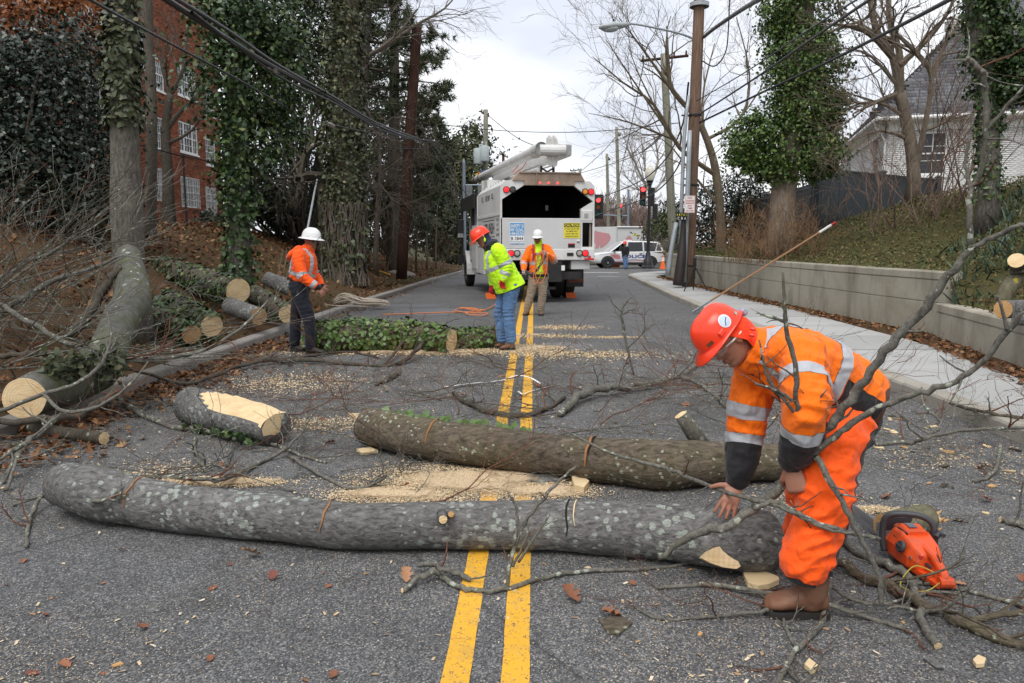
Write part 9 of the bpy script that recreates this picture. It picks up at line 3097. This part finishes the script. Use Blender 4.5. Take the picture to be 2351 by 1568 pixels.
def strew(n,xs,ys,label,group,smin,smax,ok=lambda x,y: True,z=.002,protos=protos,name='fallen_twig',cat='twig',tilt=.12,seed=1,up=None,merge=None):
 rng = np.random.default_rng(seed)
 c = 0
 Vs,Fs,b = [],[],0
 while c < n:
  x,y = rng.uniform(*xs),rng.uniform(*ys)
  if not ok(x,y): continue
  if merge:
   me = protos[rng.integers(len(protos))]; V = np.empty(len(me.vertices) * 3,np.float32); me.vertices.foreach_get('co',V)
   M = Matrix.Translation((x,y,up(x,y) if up else z)) @ Matrix.Rotation(rng.uniform(0,6.28),4,'Z') @ Matrix.Rotation(-abs(rng.normal() * tilt),4,'Y') @ Matrix.Scale(rng.uniform(smin,smax),4)
   Vs.append(V.reshape(-1,3) @ np.array(M)[:3,:3].T + np.array(M)[:3,3]); F = [tuple(q + b for q in p.vertices) for p in me.polygons]; Fs += F; b += len(me.vertices); c += 1
   if c == n:
    me = bpy.data.meshes.new(merge); me.from_pydata(np.concatenate(Vs).tolist(),[],Fs); tag(link_mesh(merge,me,M_TWIG),label,cat,kind='stuff')
   continue
  o = bpy.data.objects.new(name,protos[rng.integers(len(protos))])
  COL.objects.link(o)
  zz = up(x,y) if up else z
  o.location = (x,y,zz)
  s = rng.uniform(smin,smax)
  o.scale = (s,s,s)
  o.rotation_euler = (rng.normal() * tilt,-abs(rng.normal() * tilt),rng.uniform(0,2 * pi))
  tag(o,label,cat,group); c += 1
strew(140,(-3.7,3.5),(5.6,9.8),'thin bare twig lying among many on the asphalt beyond the two long logs','twigs beyond the logs',.25,1.15,lambda x,y: not (-4 < x < 1.8 and y < 5.0),seed=2)
strew(34,(-2.6,3.3),(2.55,3.4),'small bare twig lying loose on the near asphalt in front of the logs','twigs in front of the logs',.10,.34,seed=3)
strew(26,(-3.6,.0),(4.2,5.6),'bare twig among the litter around the split log','twigs round the split log',.3,.9,seed=4)
strew(60,(-7.6,-4.5),(5.2,9.2),'tangled bare twig in the brush heap on the left bank','twigs in the left brush heap',.7,2.0,up=lambda x,y: zbl(x,y) + abs(nzv(x,y,2)) * 1.1,tilt=.45,seed=5)
strew(24,(1.9,3.7),(3.6,7.0),'bare twig near the right gutter past the chainsaw','twigs by the right gutter',.2,.7,seed=6)
strew(14,(3.95,5.2),(5.0,9.5),'bare twig on the right pavement slabs','twigs on the pavement',.2,.7,z=.145,seed=7)
strew(110,(-7.8,-4.4),(5.0,9.6),'dense bare brush heaped on the left bank before the trunks',None,.6,1.8,up=lambda x,y: zbl(x,y) + abs(nzv(x,y,2)) * 1.0,tilt=.45,seed=8,merge='brush',cat='brush')
strew(110,(-3.7,3.6),(5.3,10),'fine twig litter scattered over the mid road',None,.2,.7,seed=9,merge='twig_litter',cat='twig litter')
lpr = []
for k in range(4):
 T_,F_ = OAK_T
 V = T_.copy(); V[:,2] += (.35 - .1 * k) * V[:,0] ** 2 * 3 + .25 * (V[:,1] - .5) ** 2 * (1 if k % 2 else -.6) + .08
 me = np_mesh('dead_leaf',V,F_); me.materials.append(simple('dead_leaf_%d' % k,[(.26,.10,.045),(.20,.075,.035),(.34,.17,.08),(.17,.05,.03)][k],.7,var=.3,vs=8)); lpr.append(me)
strew(26,(-2.9,3.2),(2.5,3.7),'brown dead leaf lying loose on the near asphalt','dead leaves in front',.025,.06,protos=lpr,name='dead_leaf',cat='leaf',tilt=.25,seed=11)
strew(60,(-3.7,3.6),(3.9,10),'brown dead leaf lying among the twigs on the road','dead leaves on the road',.04,.10,protos=lpr,name='dead_leaf',cat='leaf',tilt=.25,seed=12)
def one_leaf(label,px,py,s,k,rz,rx=.2):
 o = bpy.data.objects.new('dead_leaf',lpr[k]); COL.objects.link(o)
 o.location = G(px,py,.004); o.scale = (s,s,s); o.rotation_euler = (rx,.15,rz); tag(o,label,'leaf')
one_leaf('biggest curled brown leaf on the asphalt right of the yellow lines',1325,1388,.115,1,.6,.3)
one_leaf('upright rusty leaf beside the looping branch left of the yellow lines',932,1338,.085,2,.3,.6)
one_leaf('oval orange leaf above the flat piece of bark',1427,1415,.09,0,1.6)
one_leaf('tan lobed leaf just under the long grey log at left',596,1275,.11,2,2.5,.5)
one_leaf('red-brown leaf alone on the left asphalt',622,1334,.07,3,.2)
M_DUST = leaf_mat('sawdust_flakes',[(.0,(.50,.35,.20)),(.5,(.66,.50,.31)),(1.0,(.80,.67,.48))],.85,.1)
M_CHIPS = leaf_mat('wood_chip_flakes',[(.0,(.30,.17,.09)),(.25,(.52,.38,.23)),(.8,(.64,.53,.38)),(1.0,(.74,.68,.56))],.85,.1)
rng = np.random.default_rng(95)
pos = []
for px,py,rx,ry,n in [(1075,1108,.62,.34,26000),(900,1138,.38,.16,7000),(1240,1130,.30,.12,5000),(500,1107,.42,.10,6000),(960,808,1.7,.33,12000),(1200,800,.5,.35,6000),(1290,752,.55,.35,1800),(1240,772,.7,.3,1800),(1400,775,.5,.12,900),(1330,815,1.1,.45,3000),(740,975,.5,.25,1800),(1995,1172,.18,.06,2200),(640,880,.9,.7,2500),(330,1090,.6,.3,1800),(1850,1150,.35,.3,900),(2200,1060,.7,.5,1300)]:
 c = G(px,py)
 n = int(n * 1.5)
 q = rng.normal(size=(n,2)) * .5
 x,y = c.x + q[:,0] * rx,c.y + q[:,1] * ry
 k = vnoise(np.stack([x * 5,y * 7,x * 0 + px],1),3) * .7 + .75 > rng.random(n)
 k &= (x > -4.15) & (x < 3.75)
 pos.append(np.stack([x[k],y[k],.005 + .012 * rng.random(k.sum()) * np.exp(-(q[k] ** 2).sum(1))],1))
P = np.concatenate(pos); n = len(P)
o = leaf_obj('sawdust',[leaf_cloud(P,rdirs(n,rng) * .5 + np.array([0,0,1]),rdirs(n,rng),rng.uniform(.004,.0095,n) * np.clip(P[:,1] / 4.5,1,2.2),CHIP_T,rng)],M_DUST)
tag(o,'pale sawdust spilled between and beyond the logs','sawdust')
def dust_mat():
 t = NT('sawdust_bed')
 g = t.node('TexGradient'); g.gradient_type = 'SPHERICAL'
 mp = t.node('Mapping'); mp.inputs['Location'].default_value = (-1,-1,0); mp.inputs['Scale'].default_value = (2,2,0)
 t.l.new(t.co(kind='Generated'),mp.inputs['Vector']); t.l.new(mp.outputs['Vector'],g.inputs['Vector'])
 a = t.math('ADD',t.math('MULTIPLY',g.outputs['Fac'],.95),t.math('MULTIPLY',t.math('SUBTRACT',t.noise(3.2,6,.75),.60),1.9))
 a = t.math('MULTIPLY',t.ramp(a,[(.12,0.0),(.42,1.0)]),t.ramp(t.noise(120,3),[(.30,.0),(.52,1.0)]))
 n = t.noise(170,3,.7)
 t.bump(n,.6,.006)
 return t.fin(t.mix(n,(.50,.36,.21),(.74,.58,.39)),.9,0,.1,Alpha=a)
M_BED = dust_mat()
for px,py,rx,ry in [(1075,1108,.70,.40),(900,1138,.5,.22),(1240,1132,.4,.16),(500,1108,.5,.14),(980,808,1.9,.42),(1210,800,.65,.5)]:
 c = G(px,py); mb = MB(); mb.grid(lambda u,v: (c.x + (u - .5) * 2 * rx,c.y + (v - .5) * 2 * ry,.0065 + .028 * max(0,1 - 4 * ((u - .5) ** 2 + (v - .5) ** 2)) * (.6 + .8 * noise.noise(Vector((c.x + u * rx * 9,c.y + v * ry * 9,0))))),25,25)
 tag(mb.build('sawdust_bed',M_BED,smooth=True),'thin bed of fine sawdust on the asphalt','sawdust','sawdust beds')['kind'] = 'stuff'
n = 105000
y = 2.3 + 9.5 * rng.random(n) ** 2.4; x = rng.uniform(-4.1,3.75,n)
k = np.clip(.45 + .8 * vnoise(np.stack([x * 1.1,y * 1.1,x * 0],1),7) + .3 * (y > 4),.05,1) > rng.random(n)
x,y = x[k],y[k]; n = len(x)
P = np.stack([x,y,np.full(n,.005)],1)
lite = rng.random(n)
sz = rng.uniform(.003,.008,n) * np.clip(y / 4,1,2) + .02 * (lite > .985)
o = leaf_obj('wood_chips',[leaf_cloud(P,rdirs(n,rng) * .35 + np.array([0,0,1]),rdirs(n,rng),sz,(CHIP_T[0] * np.array([.45,1,1]),CHIP_T[1]),rng)],M_CHIPS)
tag(o,'fine pale wood chips peppered over the asphalt','wood chips')
cpr = []
for k in range(4):
 V = CHIP_T[0] * np.array([.5,1,1.0]); V = np.concatenate([V,V + np.array([0.05,.02,.12])])
 me = bpy.data.meshes.new('wood_chip'); me.from_pydata([tuple(v) for v in V],[],[(0,3,2,1),(4,5,6,7),(0,1,5,4),(1,2,6,5),(2,3,7,6),(3,0,4,7)]); me.materials.append((M_SPLIT,M_CUT_O,M_SPLIT,M_BARK_B)[k]); cpr.append(me)
strew(90,(-3.5,3.6),(2.5,9),'loose pale wood chip on the road among the sawing litter','wood chips on the road',.012,.04,protos=cpr,name='wood_chip',cat='wood chip',tilt=.08,seed=21)
strew(60,(2.0,3.75),(4.2,7.2),'tan bark or wood chip in the litter along the right gutter','chips along the right gutter',.025,.09,protos=cpr,name='wood_chip',cat='wood chip',tilt=.1,seed=22)
for lb,pts in (('white plastic tape lying across the yellow lines',[(1020,888,.01),(1080,880,.02),(1150,873,.02),(1185,862,.05),(1215,866,.05),(1240,880,.01)]),('short crumpled white ribbon on the right yellow line',[(1190,898,.01),(1200,905,.03),(1212,900,.01),(1240,892,.01),(1270,885,.0)])):
 q = smooth_path([tuple(G(x,y,.008 + z)) for x,y,z in pts],4)
 mb = MB(); mb.tube([Vector(p) for p in q],[.011] * len(q),4,flat=(1,.2)); tag(recenter(mb.build('plastic_tape',M_WPRINT)),lb,'tape')
